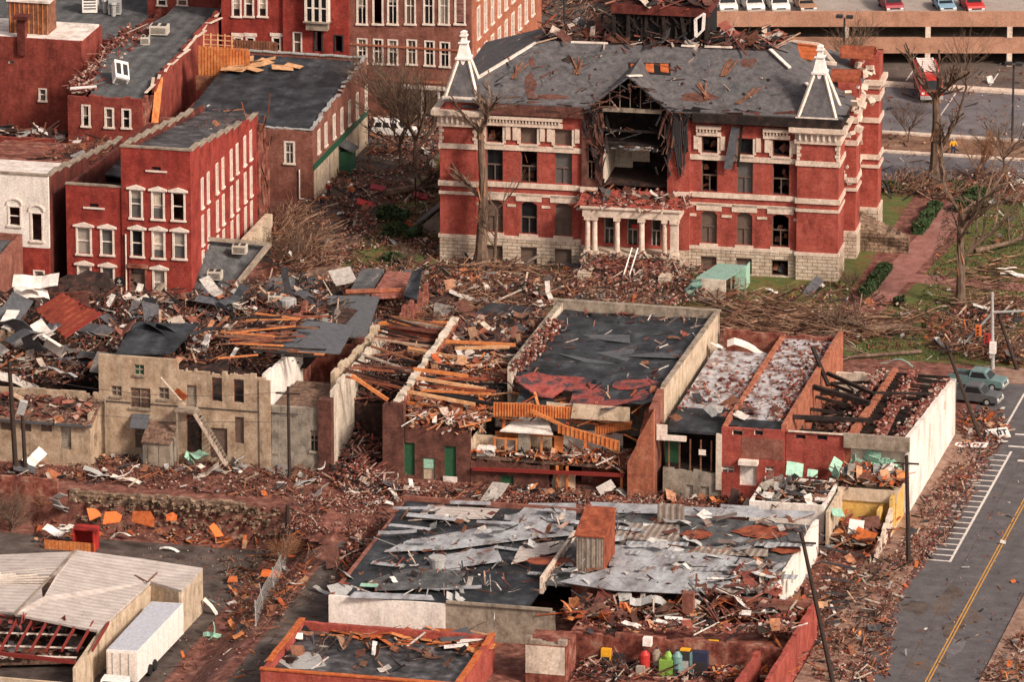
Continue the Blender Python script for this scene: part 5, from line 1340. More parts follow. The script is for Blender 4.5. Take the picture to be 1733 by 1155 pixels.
def cream_wing():
    """single storey wing on the far left with its shed"""
    b = thing('rendered_building', 'low cream rendered wing and lean-to shed at the left edge, its roof torn off', 'building', (-34, YF-.4, 0))
    x0 = -42; x1 = -27.85; y0 = YF-.2
    zt = PF(y0, 100, 662)[1]; P = lambda *r: PFr(y0, r)
    one(lambda m: wall(m, 'F', y0, x0, x1, 0, zt, [P(150, 665, 157, 672)], .4, jag=.2), 'front_wall', 'cream_stucco', b)
    one(lambda m: wall(m, 'L', x0, y0+.4, -20, 0, zt, [], .4), 'side_wall', 'cream_stucco', b)
    boxo('floor', 'rubble_dark', b, x0, x1-.02, y0+.42, -18, 2.6, 2.8)
    ys = y0-3.4; r0 = PF(ys, 0, 712); r1 = PF(ys, 152, 720); zs = r1[1]
    hs = [PFr(ys, (a, t, a+20, t+15)) for a, t in ((0, 715), (33, 717), (68, 717))]; dr = PFr(ys, (102, 722, 121, 762))
    s = one(lambda m: wall(m, 'F', ys, x0, r1[0], 0, zs, hs+[dr], .3), 'shed_wall', 'cream_stucco', b)
    for w in hs: window(s, 'F', ys, *w, pane='board', frame='concrete', trim=0, style='open')
    one(lambda m: wall(m, 'R', r1[0], ys+.3, y0-.003, 0, zs+.9, [(ys+1.3, ys+2.1, 1.4, 2.6)], .3), 'shed_side', 'cream_stucco', s)
    window(s, 'R', r1[0], ys+1.3, ys+2.1, 1.4, 2.6, pane='board', trim=0, frame='concrete')
    window(s, 'F', ys, *dr, pane='grey_stucco', frame='concrete', trim=0, style='open', name='door')
    mb = MB(); mb.slab([(x0, ys-.4, zs+.1), (r1[0]+.3, ys-.4, zs+.1), (r1[0]+.2, y0-.1, zs+1.3), (x0, y0-.1, zs+1.3)], .12); mb.build('shed_roof', 'rubble_tan', b)
    mb = MB()
    for k in range(420): y = QQ.uniform(ys-.3, y0-.3); dpiece(mb, QQ.choice(('brick', 'plank', 'sheet', 'stick')), Vector((QQ.uniform(x0+3, r1[0]), y, zs+.2+(y-ys)*.38)), QQ, .6, QQ.choice((0, 2, 2, 4)))
    mb.build('shed_roof_debris', DM, b, kind='stuff')
    boxo('fascia', 'membrane', b, x0, r1[0]+.3, ys-.46, ys-.403, zs-.12, zs+.12)
cream_wing()
def brick_pier_building():
    """gutted bay between two brick piers"""
    b = thing('ruined_building', 'gutted brick building open at the front between two tall brick piers, floor heaped with bricks', 'ruined building', (-3, YF, 0))
    XA, XB, XC = -7.6, -6.4, 0.2
    one(lambda m: wall(m, 'F', YF-.2, XA, XB, 0, 7.0, [], 1.0, jag=.3, step=.5), 'brick_pier', 'brick_umber', b)
    one(lambda m: wall(m, 'R', XB, YF+.8, -22, 0, lambda y: 7.5, [], .35, jag=.35), 'plastered_wall', 'plaster', b)
    one(lambda m: wall(m, 'F', YF-.2, -1.7, XC, 0, 6.9, [], .9, jag=.2, step=.5), 'brick_pier', 'brick_umber', b)
    one(lambda m: wall(m, 'R', -.3, YF+.7, -20, 0, lambda y: 6.8+.06*(y-YF), [], .5, jag=.45, step=.7), 'party_wall', 'brick_orange', b)
    mb = MB(); r = random.Random(10)
    for k in range(22):
        y = YF+.8+k*1.0; z = 6.8+.06*(y-YF); mb.obox((-.55, y, z+.05), (r.uniform(.45, .75), 1.05, .25), rot(r.gauss(0, .14), r.gauss(0, .14), r.gauss(0, .1)))
    mb.build('plaster_capping', 'plaster', b)
    boxo('back_wall', 'brick_dark', b, XB, -.4, -22, -21.6, 0, 7.5)
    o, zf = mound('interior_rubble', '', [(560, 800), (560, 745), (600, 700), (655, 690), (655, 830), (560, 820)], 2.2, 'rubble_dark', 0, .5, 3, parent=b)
    mb = MB()
    for k in range(26):
        y = YF+5+k*.75; mb.beam((XB-.2+max(0, r.gauss(-.5, 1.5)), y, 7.5+r.gauss(0, .35)), (-.5, y+r.gauss(0, 1.1), 7.0+r.gauss(0, .5)), .11, .2)
    mb.build('roof_joists', 'bit_wood', b)
    mb = MB()
    for k in range(900): dpiece(mb, r.choice(('plank', 'brick', 'stick', 'plank')), Vector((r.uniform(XB, -.5), r.uniform(YF+8, -21), 4.2+r.uniform(0, 2.6))), r, .9, r.choice((0, 4, 4, 2)))
    mb.build('hanging_wreckage', DM, b, kind='stuff')
    mb = MB()
    for k in range(2400):
        px, py = rpoly([(560, 800), (560, 745), (600, 700), (655, 690), (655, 830), (560, 820)], r); p = G(px, py, 0); p = G(px, py, zf(p.x, p.y)); p.z = zf(p.x, p.y)+.1; dpiece(mb, r.choice(('brick', 'brick', 'brick', 'plank')), p, r, .8, r.choice((2, 2, 4)))
    mb.build('fallen_bricks', DM, b, kind='stuff')
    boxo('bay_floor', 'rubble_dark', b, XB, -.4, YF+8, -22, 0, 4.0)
    for (p, q, m_) in (((595, 636), (655, 680), 'wood_orange'), ((690, 590), (775, 607), 'wood_orange'), ((645, 547), (760, 549), 'wood_orange'), ((650, 560), (750, 566), 'wood_brown')):
        yy = -40 if p[1] > 600 else -30+ (600-p[1])*.25; a = PF(yy, *p); c = PF(yy, *q); mb = MB(); mb.beam((a[0], yy, a[1]), (c[0], yy+.4, c[1]), .24, .3); mb.build('fallen_beam', m_, b)
brick_pier_building()
def green_shutter_building():
    b = thing('ruined_building', 'brown brick rear wall with green shutters and a white door, top floor ripped open', 'ruined building', (3, YF, 0))
    X0, X1 = .25, 6.2; P = lambda *r: PFr(YF, r)
    ds = [P(683, 749, 702, 806), P(715, 775, 736, 826), P(752, 755, 772, 824)]
    rr = random.Random(3)
    one(lambda m: wall(m, 'F', YF, X0, X1, 0, 5.0, ds, .45, jag=.25, step=.6, rnd=rr), 'front_wall', 'brick_umber', b)
    for w, pn in zip(ds, ('green_door', 'cream_wall', 'green_door')): window(b, 'F', YF, *w, pane=pn, frame='green_door', trim=0, style='open', name='shutter' if pn != 'cream_wall' else 'door')
    w = ds[1]; boxo('transom', 'mint', b, w[0]+.05, w[1]-.05, YF+.1, YF+.16, w[3]-1.0, w[3]-.05)
    w = ds[2]; boxo('white_sill_board', 'white_wall', b, w[0]-.1, w[1]+.1, YF-.15, YF-.02, w[2], w[2]+.9)
    one(lambda m: m.hexa([(X0+.02, YF+.5, 4.0), (X1, YF+.5, 4.0), (X1, YF+13.9, 4.0), (X0+.02, YF+13.9, 4.0), (X0+.02, YF+.5, 4.6), (X1, YF+.5, 4.6), (X1, YF+13.9, 6.9), (X0+.02, YF+13.9, 6.9)]), 'room_heap', 'rubble_tan', b)
    mb = MB()
    for k in range(30): y = YF+3+k*.75; mb.beam((X0-.1, y, 6.9+rr.gauss(0, .3)), (8.0, y+rr.gauss(0, .8), 6.8+rr.gauss(0, .5)), .12, .2)
    mb.build('charred_joists', 'bit_dark', b)
    for k in range(9): y = YF+2+k*2.4; mb = MB(); mb.beam((X0-.1+rr.random()*2, y, 7.3+rr.gauss(0, .3)), (7+rr.random(), y+rr.gauss(0, 1.4), 7.0+rr.gauss(0, .5)), .14, .22); mb.build('fallen_beam', rr.choice(('wood_brown', 'rust', 'wood_orange')), b)
    one(lambda m: m.slab([(X0, YF+14.3, 6.6), (7.9, YF+14.3, 6.4), (7.9, -17, 6.8), (X0, -17, 7.0)], .3), 'sunken_roof', 'rubble_tan', b)
    mb = MB()
    for k in range(1500): dpiece(mb, rr.choice(('plank', 'brick', 'stick', 'sheet')), Vector((rr.uniform(X0, 8), rr.uniform(YF+14, -16), 6.9+rr.uniform(0, .6))), rr, .75, rr.choice((0, 2, 4, 4, 3, 6)))
    mb.build('roof_wreckage', DM, b, kind='stuff')
    one(lambda m: wall(m, 'B', YF+14, X0, X1+1.5, 0, 7.6, [], .3, jag=.4, rnd=rr), 'back_wall', 'white_wall', b)
    boxo('standing_panel', 'cream_wall', b, 3.8, 7.2, YF+9, YF+9.2, 4.31, 6.9)
    # lighter opening box with scattered joists
    for i, (p, q) in enumerate((((690, 663), (802, 688)), ((688, 682), (806, 702)), ((705, 640), (820, 662)), ((700, 625), (790, 640)), ((770, 590), (860, 590)), ((755, 578), (870, 587)), ((690, 700), (760, 712)))):
        yy = YF+1.5+i*1.2; a = PF(yy, *p); c = PF(yy, *q); mb = MB(); mb.beam((a[0], yy, a[1]), (c[0], yy+.5, c[1]), .2, .28); mb.build('fallen_beam', 'wood_pale' if i % 2 == 0 else 'wood_orange', b)
    mb = MB()
    for k in range(26):
        x = rr.uniform(X0, X1); y = YF+rr.uniform(.5, 6); mb.beam((x, y, 4.3+rr.random()), (x+rr.gauss(0, 1.5), y+rr.gauss(0, 1), 4.6+rr.uniform(0, 2.2)), rr.uniform(.08, .3), .06)
    mb.build('splintered_timber', 'bit_orange', b, kind='stuff')
    mb = MB()
    for k in range(1100): dpiece(mb, rr.choice(('sheet', 'plank', 'brick', 'plank')), (lambda y: Vector((rr.uniform(X0, X1+1), YF+y, 4.8+y*.16+rr.uniform(0, .8))))(rr.uniform(.2, 13)), rr, .8, rr.choice((0, 7, 7, 7, 5, 2)))
    mb.build('room_wreckage', DM, b, kind='stuff')
    one(lambda m: wall(m, 'R', X1, YF+.45, YF+6, 2.2, lambda y: 5.6-.25*(y-YF), [], .3), 'partition', 'cream_wall', b)
green_shutter_building()
def black_roof_building():
    """large building: membrane roof still up at the back, whole front corner sheared away"""
    b = thing('ruined_building', 'long brick building with sagging black membrane roof and its front rooms exposed in orange timber', 'ruined building', (14, YF, 0))
    XL, XR, YB = 8.1, 22.9, -15.0; rr = random.Random(12)
    one(lambda m: wall(m, 'L', XL, -36, YB, 0, lambda y: 9.0, [], .35, jag=.25), 'left_parapet', 'plaster', b)
    one(lambda m: wall(m, 'R', XR, -39, YB, 0, lambda y: 9.0, [], .35, jag=.2), 'right_parapet', 'cream_wall', b)
    one(lambda m: wall(m, 'R', XR+.05, YF-.3, -39.02, 0, lambda y: 8.3+.2*(y-YF), [], .6, jag=.2, step=.6), 'brick_corner', 'brick_brown', b)
    one(lambda m: wall(m, 'F', YF-.9, XR-2.3, XR+.04, 0, lambda x: 3.5+(x-XR+2.3)*2.1, [], .58, jag=.4, step=.35, rnd=rr), 'torn_wall_end', 'brick_orange', b)
    one(lambda m: wall(m, 'L', XR-1.5, YF-.3, YF+5, 0, lambda y: 5.5+.6*(y-YF), [], .5, jag=.5, step=.6, rnd=rr), 'torn_wall', 'brick_orange', b)
    one(lambda m: wall(m, 'B', YB, XL-.5, XR+.05, 0, 9.0, [], .5), 'back_parapet', 'concrete', b)
    mb = MB()
    for k in range(24): mb.obox((XR-.15, -38+k*.96, 9.0), (.45, .94, .14), rot(rr.gauss(0, .03), rr.gauss(0, .05), rr.gauss(0, .02)))
    for k in range(16): mb.obox((XL-.2+k*.98, YB-.2, 9.06), (.95, .6, .14), rot(0, rr.gauss(0, .02), 0))
    for k in range(18): mb.obox((XL+.15, -35+k*1.1, 9.0), (.45, 1.0, .14), rot(rr.gauss(0, .05), rr.gauss(0, .05), rr.gauss(0, .04)))
    mb.build('coping', 'concrete', b)
    # roof as a gently warped sheet that drops at the front left
    nx, ny = 14, 22; mb = MB(); ids = {}
    x0, x1, y0, y1 = XL+.52, XR-.52, -41.4, YB-.5
    def rz(x, y):
        u = (x-x0)/(x1-x0); v = (y-y0)/(y1-y0)
        z = 8.25-.5*math.sin(u*PI)*(1-v)-.25*noise.noise(Vector((x*.3, y*.3, 1)))
        z -= max(0, .32-v)*6.5*max(.1, 1-u*1.0)
        return z
    for i in range(nx+1):
        for j in range(ny+1):
            x = x0+(x1-x0)*i/nx; y = y0+(y1-y0)*j/ny
            if j == 0: y += 2.2*rr.random()+(3 if i < 5 else 0)
            ids[i, j] = len(mb.v); mb.v.append((x, y, rz(x, y)))
    for i in range(nx):
        for j in range(ny):
            if (i in (3, 4, 5) and j in (1, 2, 3)) or (i < 1 and j < 5): continue
            mb.f.append((ids[i, j], ids[i+1, j], ids[i+1, j+1], ids[i, j+1])); mb.m.append(0)
    rf = mb.build('membrane_roof', 'roof_black', b)
    q = random.Random(13); mb = MB()
    for k in range(420):
        x = q.uniform(x0, x1); y = q.uniform(-38, y1); e_ = min(x-x0, x1-x, y1-y)
        if q.random() > math.exp(-e_*.6)+.12: continue
        dpiece(mb, q.choice(('brick', 'plank', 'sheet', 'stick')), Vector((x, y, rz(x, y)+.08)), q, .55, q.choice((2, 2, 0, 1, 4)))
    mb.build('roof_litter', DM, rf, kind='stuff')
    mb = MB()   # red underlay exposed along the torn front
    for (cx, cy, w, h) in ((11.5, -35.3, 3.2, 1.6), (14.2, -35.8, 2.4, 1.2), (16, -38.4, 2.2, 2.8), (19.6, -35.2, 2.4, 1.3), (18, -39.6, 3.6, 1.1), (13.2, -34.6, 3, .8), (20.8, -38.5, 1.0, 1.6)):
        pts = []
        for k in range(12):
            a = 2*PI*k/12; x = min(x1-.1, max(x0+.1, cx+math.cos(a)*w*q.uniform(.6, 1.1))); y = cy+math.sin(a)*h*q.uniform(.6, 1.1); pts.append((x, y, rz(x, y)+.06))
        mb.face(pts)
    mb.build('exposed_underlay', 'roof_red', rf)
    mb = MB()
    for k in range(5): 
        x = q.uniform(x0, x1-3); y = q.uniform(-32, -18); pts = [(x, y), (x+q.uniform(3, 7), y+q.uniform(-2, 3)), (x+q.uniform(3, 7), y+q.uniform(-1.8, 3.2))]; 
        mb.face([(min(x1, a), min(y1-.2, c), rz(min(x1, a), c)+.03) for a, c in pts])
    mb.build('puddle_sheen', 'membrane', rf)  # paler faces painted in for the sheen of puddles
    # sloping collapsed roof section hanging down at left
    def quad(name, mat, pts, yy, t=.15):
        P_ = []
        for (px, row), y in zip(pts, yy): x, z = PF(y, px, row); P_.append((x, y, z))
        mb = MB(); mb.slab(P_, t); return mb.build(name, mat, b)
    quad('collapsed_roof', 'roof_red', [(870, 636), (965, 650), (935, 672), (905, 668), (880, 650)], (-37, -37, -38.5, -39, -38))
    quad('hanging_ceiling', 'cream_wall', [(925, 680), (968, 684), (968, 700), (925, 692)], (-39.5, -39.5, -39.6, -39.6))
    quad('hanging_ceiling', 'cream_wall', [(970, 683), (1066, 690), (1066, 712), (966, 706)], (-40.6, -40.6, -40.7, -40.7))
    # walls seen inside
    one(lambda m: wall(m, 'B', -33, XL, XR-.5, 0, 6.8, [], .3), 'inner_wall', 'plaster', b)
    # upper floor, white rooms and orange joists
    zf2 = 2.45
    boxo('upper_floor', 'rubble_tan', b, 6.3, XR-1.6, YF+.2, -33.2, zf2-.25, zf2)
    def beam2(p, q_, y, w, h, mat, name='joist', y2=None):
        a = PF(y, *p); c = PF(y if y2 is None else y2, *q_); mb = MB(); mb.beam((a[0], y, a[1]), (c[0], y if y2 is None else y2, c[1]), w, h); return mb.build(name, mat, b)
    def panel(p0, p1, h, y, mat, name='joist_panel', y2=None):
        a = PF(y, *p0); c = PF(y if y2 is None else y2, *p1); mb = MB(); yb_ = y if y2 is None else y2
        mb.slab([(a[0], y, a[1]), (c[0], yb_, c[1]), (c[0], yb_+.15, c[1]), (a[0], y+.15, a[1])], h)
        n = 14
        for k in range(n+1): t = k/n; x = a[0]+(c[0]-a[0])*t; z = a[1]+(c[1]-a[1])*t; y_ = y+(yb_-y)*t; mb.box(x-.03, x+.03, y_-.08, y_-.003, z-h, z)
        return mb.build(name, mat, b)
    panel((836, 682), (903, 684), 1.25, YF+1.2, 'wood_orange'); panel((903, 686), (968, 690), 1.1, YF+1.3, 'wood_orange', y2=YF+1.8)
    panel((945, 718), (1048, 748), .85, YF+.5, 'wood_orange', y2=YF+.1)
    panel((1008, 722), (1068, 712), .8, YF+2.2, 'wood_orange'); 
    beam2((900, 696), (985, 736), YF+.8, .12, .3, 'wood_orange'); beam2((965, 692), (1070, 716), YF+2, .12, .3, 'wood_orange'); beam2((968, 700), (1058, 722), YF+2.4, .12, .3, 'wood_pale')
    beam2((978, 732), (1050, 768), YF+1.0, .12, .25, 'wood_pale')
    # rooms: white panels
    def pan(r, y, mat, name='room_wall', t=.12, par=b):
        w = PFr(y, r); return boxo(name, mat, par, w[0], w[1], y, y+t, w[2], w[3])
    pan((953, 727, 1054, 778), YF+3.6, 'white_wall'); pan((838, 700, 1010, 735), YF+6.5, 'white_wall'); pan((877, 731, 897, 795), YF+1.0, 'grey_stucco'); pan((896, 735, 937, 792), YF+2.4, 'cream_wall')
    pan((934, 738, 953, 796), YF+1.2, 'wood_orange', 'studs'); pan((842, 742, 876, 792), YF+1.8, 'plaster')
    pan((793, 735, 842, 793), YF+2.0, 'cream_wall'); pan((1012, 705, 1062, 730), YF+5, 'cream_wall'); pan((838, 730, 905, 745), YF+3.0, 'wood_orange')
    mb = MB()   # ceiling sheet over the small rooms
    a = PF(YF+1.5, 850, 724); c = PF(YF+1.5, 940, 730); mb.slab([(a[0], YF+.6, a[1]), (c[0], YF+.6, c[1]), (c[0]-1, YF+3, c[1]+.3), (a[0]+1, YF+3, a[1]+.4)], .12); mb.build('bent_ceiling', 'white_wall', b)
    # orange stud frames
    for (r, y) in (((837, 740, 874, 797), YF+.9), ((896, 735, 936, 800), YF+1.2)):
        w = PFr(y, r); mb = MB()
        for k in range(3): x = w[0]+(w[1]-w[0])*k/2; mb.box(x-.08, x+.08, y, y+.12, w[2], w[3])
        mb.box(w[0]-.08, w[1]+.08, y-.02, y-.003, w[3]-.15, w[3]); mb.box(w[0], w[1], y-.02, y-.003, (w[2]+w[3])/2-.5, (w[2]+w[3])/2-.38)
        mb.build('stud_frame', 'wood_orange', b)
    w = PFr(YF+.8, (822, 755, 838, 790)); boxo('fridge', 'white', b, w[0]+.1, w[1], YF+.5, YF+1.1, zf2, w[3]); 
    boxo('sofa_heap', 'white_wall', b, w[0]-.7, w[0]+.05, YF+.3, YF+1.1, zf2+.004, zf2+.8)
    beam2((800, 794), (1056, 805), YF-.3, .3, .3, 'maroon_beam', 'steel_beam')
    # ground floor front
    P = lambda *r: PFr(YF, r)
    gh = [P(847, 805, 869, 838)]
    one(lambda m: wall(m, 'F', YF, 6.25, 13.3, 0, zf2-.3, gh, .4, jag=.25, step=.5), 'ground_floor_wall', 'brick_umber', b)
    window(b, 'F', YF, *gh[0], pane='green_door', frame='green_door', trim=0, style='open', name='door')
    w = P(935, 802, 972, 840); boxo('cream_shed_wall', 'cream_wall', b, w[0], w[1], YF+.2, YF+.4, 0, w[3])
    boxo('dark_wall', 'brick_ruin', b, w[1]+.1, XR-2.4, YF+2.4, YF+2.7, 0, zf2-.3)
    for px in (943, 960, 1052): x = PF(YF, px, 810)[0]; boxo('post', 'wood_orange', b, x-.1, x+.1, YF-.1, YF+.1, 0, 2.2)
    mb = MB()
    for k in range(520): 
        x = q.uniform(6.4, XR-1.8); dpiece(mb, q.choice(('sheet', 'plank', 'brick', 'plank')), Vector((x, YF+q.uniform(.1, 3.4), zf2+q.uniform(0, .6))), q, .6, q.choice((7, 7, 2, 5, 7, 4)))
    for k in range(140): dpiece(mb, q.choice(('brick', 'plank')), Vector((q.uniform(15, XR-1.8), YF+q.uniform(.1, 1.5), zf2+q.uniform(0, .9))), q, .8, q.choice((2, 5, 7)))
    mb.build('room_wreckage', DM, b, kind='stuff')
    mb = MB()
    for k in range(90): p = Vector((q.uniform(7.4, 20.5), q.uniform(-41, -35), q.uniform(4.2, 7.2))); mb.beam(p, p+Vector((q.gauss(0, 1.2), q.gauss(0, .8), q.gauss(0, .8))), q.uniform(.08, .3), .08)
    mb.build('broken_rafters', 'bit_orange', b, kind='stuff')
    mb = MB(); w = PF(YF-.6, 1028, 822); mb.obox((w[0], YF-1.2, w[1]), (1.5, .1, 1.1), rot(.5, -.5, .3)); mb.build('white_board', 'white', b)
    mb = MB()
    for k in range(420): p = Vector((XL+q.uniform(.3, 1.8), q.uniform(-36, -22), 9.1+q.uniform(-.6, .25))); dpiece(mb, 'brick', p, q, .85, 0)
    mb.build('parapet_rubble', 'bit_brick', b, kind='stuff')
black_roof_building()
def snowy_roof_building():
    b = thing('ruined_building', 'brick building with brick strewn pale grey roofs and a blackened open bay at its front', 'ruined building', (29, YF, 0))
    X0, XM, X1 = 23.55, 28.8, 34.5; YB = -15.6; P = lambda *r: PFr(YF, r); q = random.Random(18)
    hs = [P(1221, 789, 1242, 801), P(1239, 728, 1257, 738), P(1276, 728, 1292, 738), P(1252, 782, 1280, 824), P(1295, 790, 1310, 802)]
    one(lambda m: wall(m, 'F', YF, XM, X1, 0, 6.85, hs, .4, jag=.05), 'front_wall', 'brick_court', b)
    for i, w in enumerate(hs): window(b, 'F', YF, *w, pane=('glass_grey', 'black', 'black', 'white_wall', 'glass_grey')[i], frame='white_trim', trim=0, style='cross' if i in (0, 4) else 'open')
    w = P(1252, 772, 1284, 786); boxo('door_canopy', 'white_trim', b, w[0], w[1], YF-.7, YF-.003, w[2], w[2]+.4)
    w = P(1255, 740, 1325, 765); boxo('faded_render', 'brick_brown', b, w[0], w[1], YF-.03, YF-.003, w[2]-.8, w[3])
    # dark bay
    one(lambda m: wall(m, 'F', YF+.2, X0, XM-.02, 0, 2.6, [P(1160, 822, 1172, 850), P(1185, 825, 1199, 853)], .4, jag=.2), 'low_wall', 'grey_stucco', b)
    for r in ((1160, 822, 1172, 850), (1185, 825, 1199, 853)): window(b, 'F', YF+.2, *P(*r), pane='blind', frame='concrete', trim=0, style='open')
    boxo('bay_back', 'wood_char', b, X0, XM, YF+4, YF+4.2, 2.6, 6.3); boxo('bay_floor', 'wood_char', b, X0, XM-.02, YF+.62, YF+4, 2.4, 2.6)
    mb = MB(); w = P(1118, 745, 1140, 810); mb.box(w[0], w[1], YF+2, YF+2.1, w[2], w[3]); mb.build('green_panel', 'green_door', b)
    mb = MB()
    for k in range(6): x = X0+.5+k*.95; mb.box(x-.06, x+.06, YF+.3, YF+.42, 2.61, 5.4)
    w = P(1122, 738, 1162, 746); mb.box(w[0], w[1], YF-.1, YF+.2, w[2], w[3]); mb.build('bay_framing', 'wood_brown', b)
    mb = MB(); w = P(1112, 718, 1120, 745); mb.box(w[0], w[1]+.5, YF-.2, YF-.05, w[2], w[3]); w = P(1120, 735, 1162, 747); mb.box(w[0], w[1], YF-.25, YF-.1, w[2], w[3]); w = P(1182, 762, 1194, 772); mb.box(w[0], w[1], YF+.1, YF+.15, w[2], w[3]); mb.build('white_board', 'white_trim', b)
    w = P(1212, 735, 1221, 830); boxo('plaster_pier', 'plaster', b, w[0], w[1], YF-.05, YF+.3, w[2], w[3])
    one(lambda m: wall(m, 'R', X1, YF+.4, YB, 0, lambda y: 7.3+(y-YF)*.028, [], .45, jag=.08), 'side_wall', 'brick_orange', b)
    one(lambda m: wall(m, 'B', YB, X0, X1-.45, 0, 7.5, [], .4, jag=.2), 'back_wall', 'brick_ruin', b)
    one(lambda m: wall(m, 'L', XM, YF+.4, YB, 5, lambda y: 7.0+(y-YF)*.02, [], .4, jag=.2), 'divider_wall', 'brick_orange', b)
    rf = roofslab('snow_tar', b, XM+.4, X1-.46, YF+3.2, YB-.4, 6.7, 7.1, name='main_roof'); roofslab('roof_black', b, XM+.4, X1-.46, YF+.42, YF+3.18, 6.55, 6.7, name='tar_roof')
    roofslab('snow_tar', b, X0+.1, XM-.01, YF+6, YB-5, 6.5, 7.0, name='main_roof'); 
    roofslab('roof_black', b, X0+.1, XM-.01, YF+.3, YF+5.97, 6.2, 6.48, name='burnt_roof')
    mb = MB()
    for k in range(620):
        y = q.uniform(YF+3, YB-.5); x = X1-.6-abs(q.gauss(0, 1.1)) if q.random() < .6 else q.uniform(XM, X1-.5)
        dpiece(mb, 'brick', Vector((x, y, 6.75+(y-YF)*.013+q.uniform(0, .08))), q, .7, 0)
    for k in range(260): dpiece(mb, 'brick', Vector((q.choice((XM+q.gauss(0, .5), q.uniform(X0+.3, XM))), q.uniform(YF+3, YB-6), 6.8)), q, .9, 0)
    mb.build('roof_bricks', 'bit_brick', b, kind='stuff')
    mb = MB(); 
    for k in range(12): mb.bent((q.uniform(X0+.5, X1-2), q.uniform(YF+1, YF+9), 6.9), q.uniform(.6, 1.2), q.uniform(1, 1.8), rot(q.gauss(0, .15), q.gauss(0, .15), q.uniform(0, 3)), .4)
    mb.build('roof_scraps', 'bit_sheet', b, kind='stuff')
    # crumpled white membrane near the back
    mb = MB(); p = G(1268, 585, 7.2); mb.bent(p, 2.0, 4.0, rot(0, .1, .2), .7, .05, 0, 6, q); mb.bent(p+Vector((-2.6, -1, .2)), 1.0, 1.6, rot(.3, .2, 1.2), .8, .05, 0, 4, q); mb.build('curled_membrane', 'white_wall', b)
snowy_roof_building()
def burnt_building():
    b = thing('ruined_building', 'roofless burnt out building with charred beams and a long white side wall along the street', 'ruined building', (40, YF, 0))
    X0, XM, XD, X1 = 34.55, 39.7, 40.2, 45.5; YB = -19.0; q = random.Random(19); P = lambda *r: PFr(YF, r)
    hs = [P(1347, 736, 1363, 744), P(1383, 737, 1400, 746)]
    one(lambda m: wall(m, 'F', YF, X0, XM, 0, 6.9, hs, .4), 'front_wall', 'brick_court', b)
    for w in hs: window(b, 'F', YF, *w, pane='black', frame='steel_dark', trim=0, style='open')
    w = P(1430, 733, 1532, 766); one(lambda m: m.box(XM+.003, X1, YF-.25, YF+.15, w[2]+.1, 7.1), 'concrete_lintel', 'concrete', b)
    boxo('infill_wall', 'plaster', b, XM+.003, X1-.4, YF+.6, YF+.8, 0, w[2])
    mb = MB()
    for k in range(14): x = q.uniform(XM+.2, X1-.5); mb.obox((x, YF+.2+q.uniform(-.2, .2), 4.6+q.uniform(-.4, .6)), (q.uniform(.3, 1.1), .06, q.uniform(.3, 1.0)), rot(q.gauss(0, .3), q.gauss(0, .5), q.gauss(0, .3)))
    mb.build('hanging_insulation', 'mint', b)
    hb, hf = PR(X1, 1615, 646)[1], 7.15
    def top(y): return hf+(hb-hf)*(y-YF)/(YB-YF)
    one(lambda m: wall(m, 'R', X1, YF+.15, YB, 0, top, [(YF+9.8, YF+10.6, 2.8, 5.2), (YF+17, YF+17.9, 4.2, 5.0)], .45, jag=.1), 'side_wall', 'white_wall', b)
    window(b, 'R', X1, YF+9.8, YF+10.6, 2.8, 5.2, pane='brick_ruin', frame='plaster', trim=0, style='open'); window(b, 'R', X1, YF+17, YF+17.9, 4.2, 5.0, pane='brick_orange', frame='plaster', trim=0, style='open')
    one(lambda m: wall(m, 'B', YB, X0, X1-.45, 0, 5.6, [], .4, jag=.4), 'back_wall', 'plaster', b)
    one(lambda m: wall(m, 'L', XM, YF+.4, YB, 0, lambda y: 6.7-(y-YF)*.03, [], .5, jag=.15), 'divider_wall', 'brick_orange', b)
    boxo('charred_floor', 'rubble_dark', b, X0, X1-.5, YF+.42, YB-.4, 3.2, 3.4)
    mb = MB()
    for k in range(26): y = YF+1.4+k*.84; mb.beam((XD, y, 5.7), (X1-.45, y+q.gauss(0, .1), 5.6+q.gauss(0, .1)), .1, .28)
    for k in range(9): y = YF+1.5+k*2.4; mb.beam((X0, y, 5.4+q.gauss(0, .4)), (XM, y+q.gauss(0, 1), 5.0+q.gauss(0, .5)), .14, .28)
    mb.build('charred_joists', 'wood_char', b)
    mb = MB()   # sheathing islands carrying bricks
    mb.slab([(X1-1.6, YF+1, 6.3), (X1-.5, YF+1, 6.5), (X1-.5, YB-.6, 5.5), (X1-1.4, YB-.6, 5.3)], .1); mb.slab([(XM+2.3, YF+.5, 6.1), (XM+3.3, YF+.5, 6.1), (XM+2.6, YF+13, 5.8), (XM+1.6, YF+13, 5.8)], .1)
    mb.slab([(XM+2.0, YF+13, 5.8), (XM+3.6, YF+13, 5.8), (XM+3.0, YB-1, 5.5), (XM+1.6, YB-1, 5.5)], .1)
    mb.build('roof_sheathing', 'rubble_brick', b)
    mb = MB()
    for k in range(1100):
        t = q.random(); y = YF+.8+t*(YB-YF-1.5)
        c = q.choice((0, 0, 1, 2))
        if c == 0: x = X1-.5-abs(q.gauss(0, .55)); z = 6.6-t*1.1
        elif c == 1: x = XM+2.4-t*.3+q.gauss(0, .35); z = 6.1
        else: x = XM-.4-abs(q.gauss(0, .5)); z = 6.4-q.random()*.6
        dpiece(mb, 'brick', Vector((x, y, z)), q, .85, 0)
    mb.build('fallen_bricks', 'bit_brick', b, kind='stuff')
    mb = MB()
    for k in range(320): dpiece(mb, q.choice(('plank', 'plank', 'sheet')), Vector((q.uniform(X0+.3, XM-.8) if q.random() < .6 else q.uniform(XD, X1-1), q.uniform(YF+1, YB-1), q.uniform(3.4, 4.4))), q, 1.1, q.choice((0, 4, 4, 4, 4)))
    mb.build('charred_debris', DM, b, kind='stuff')
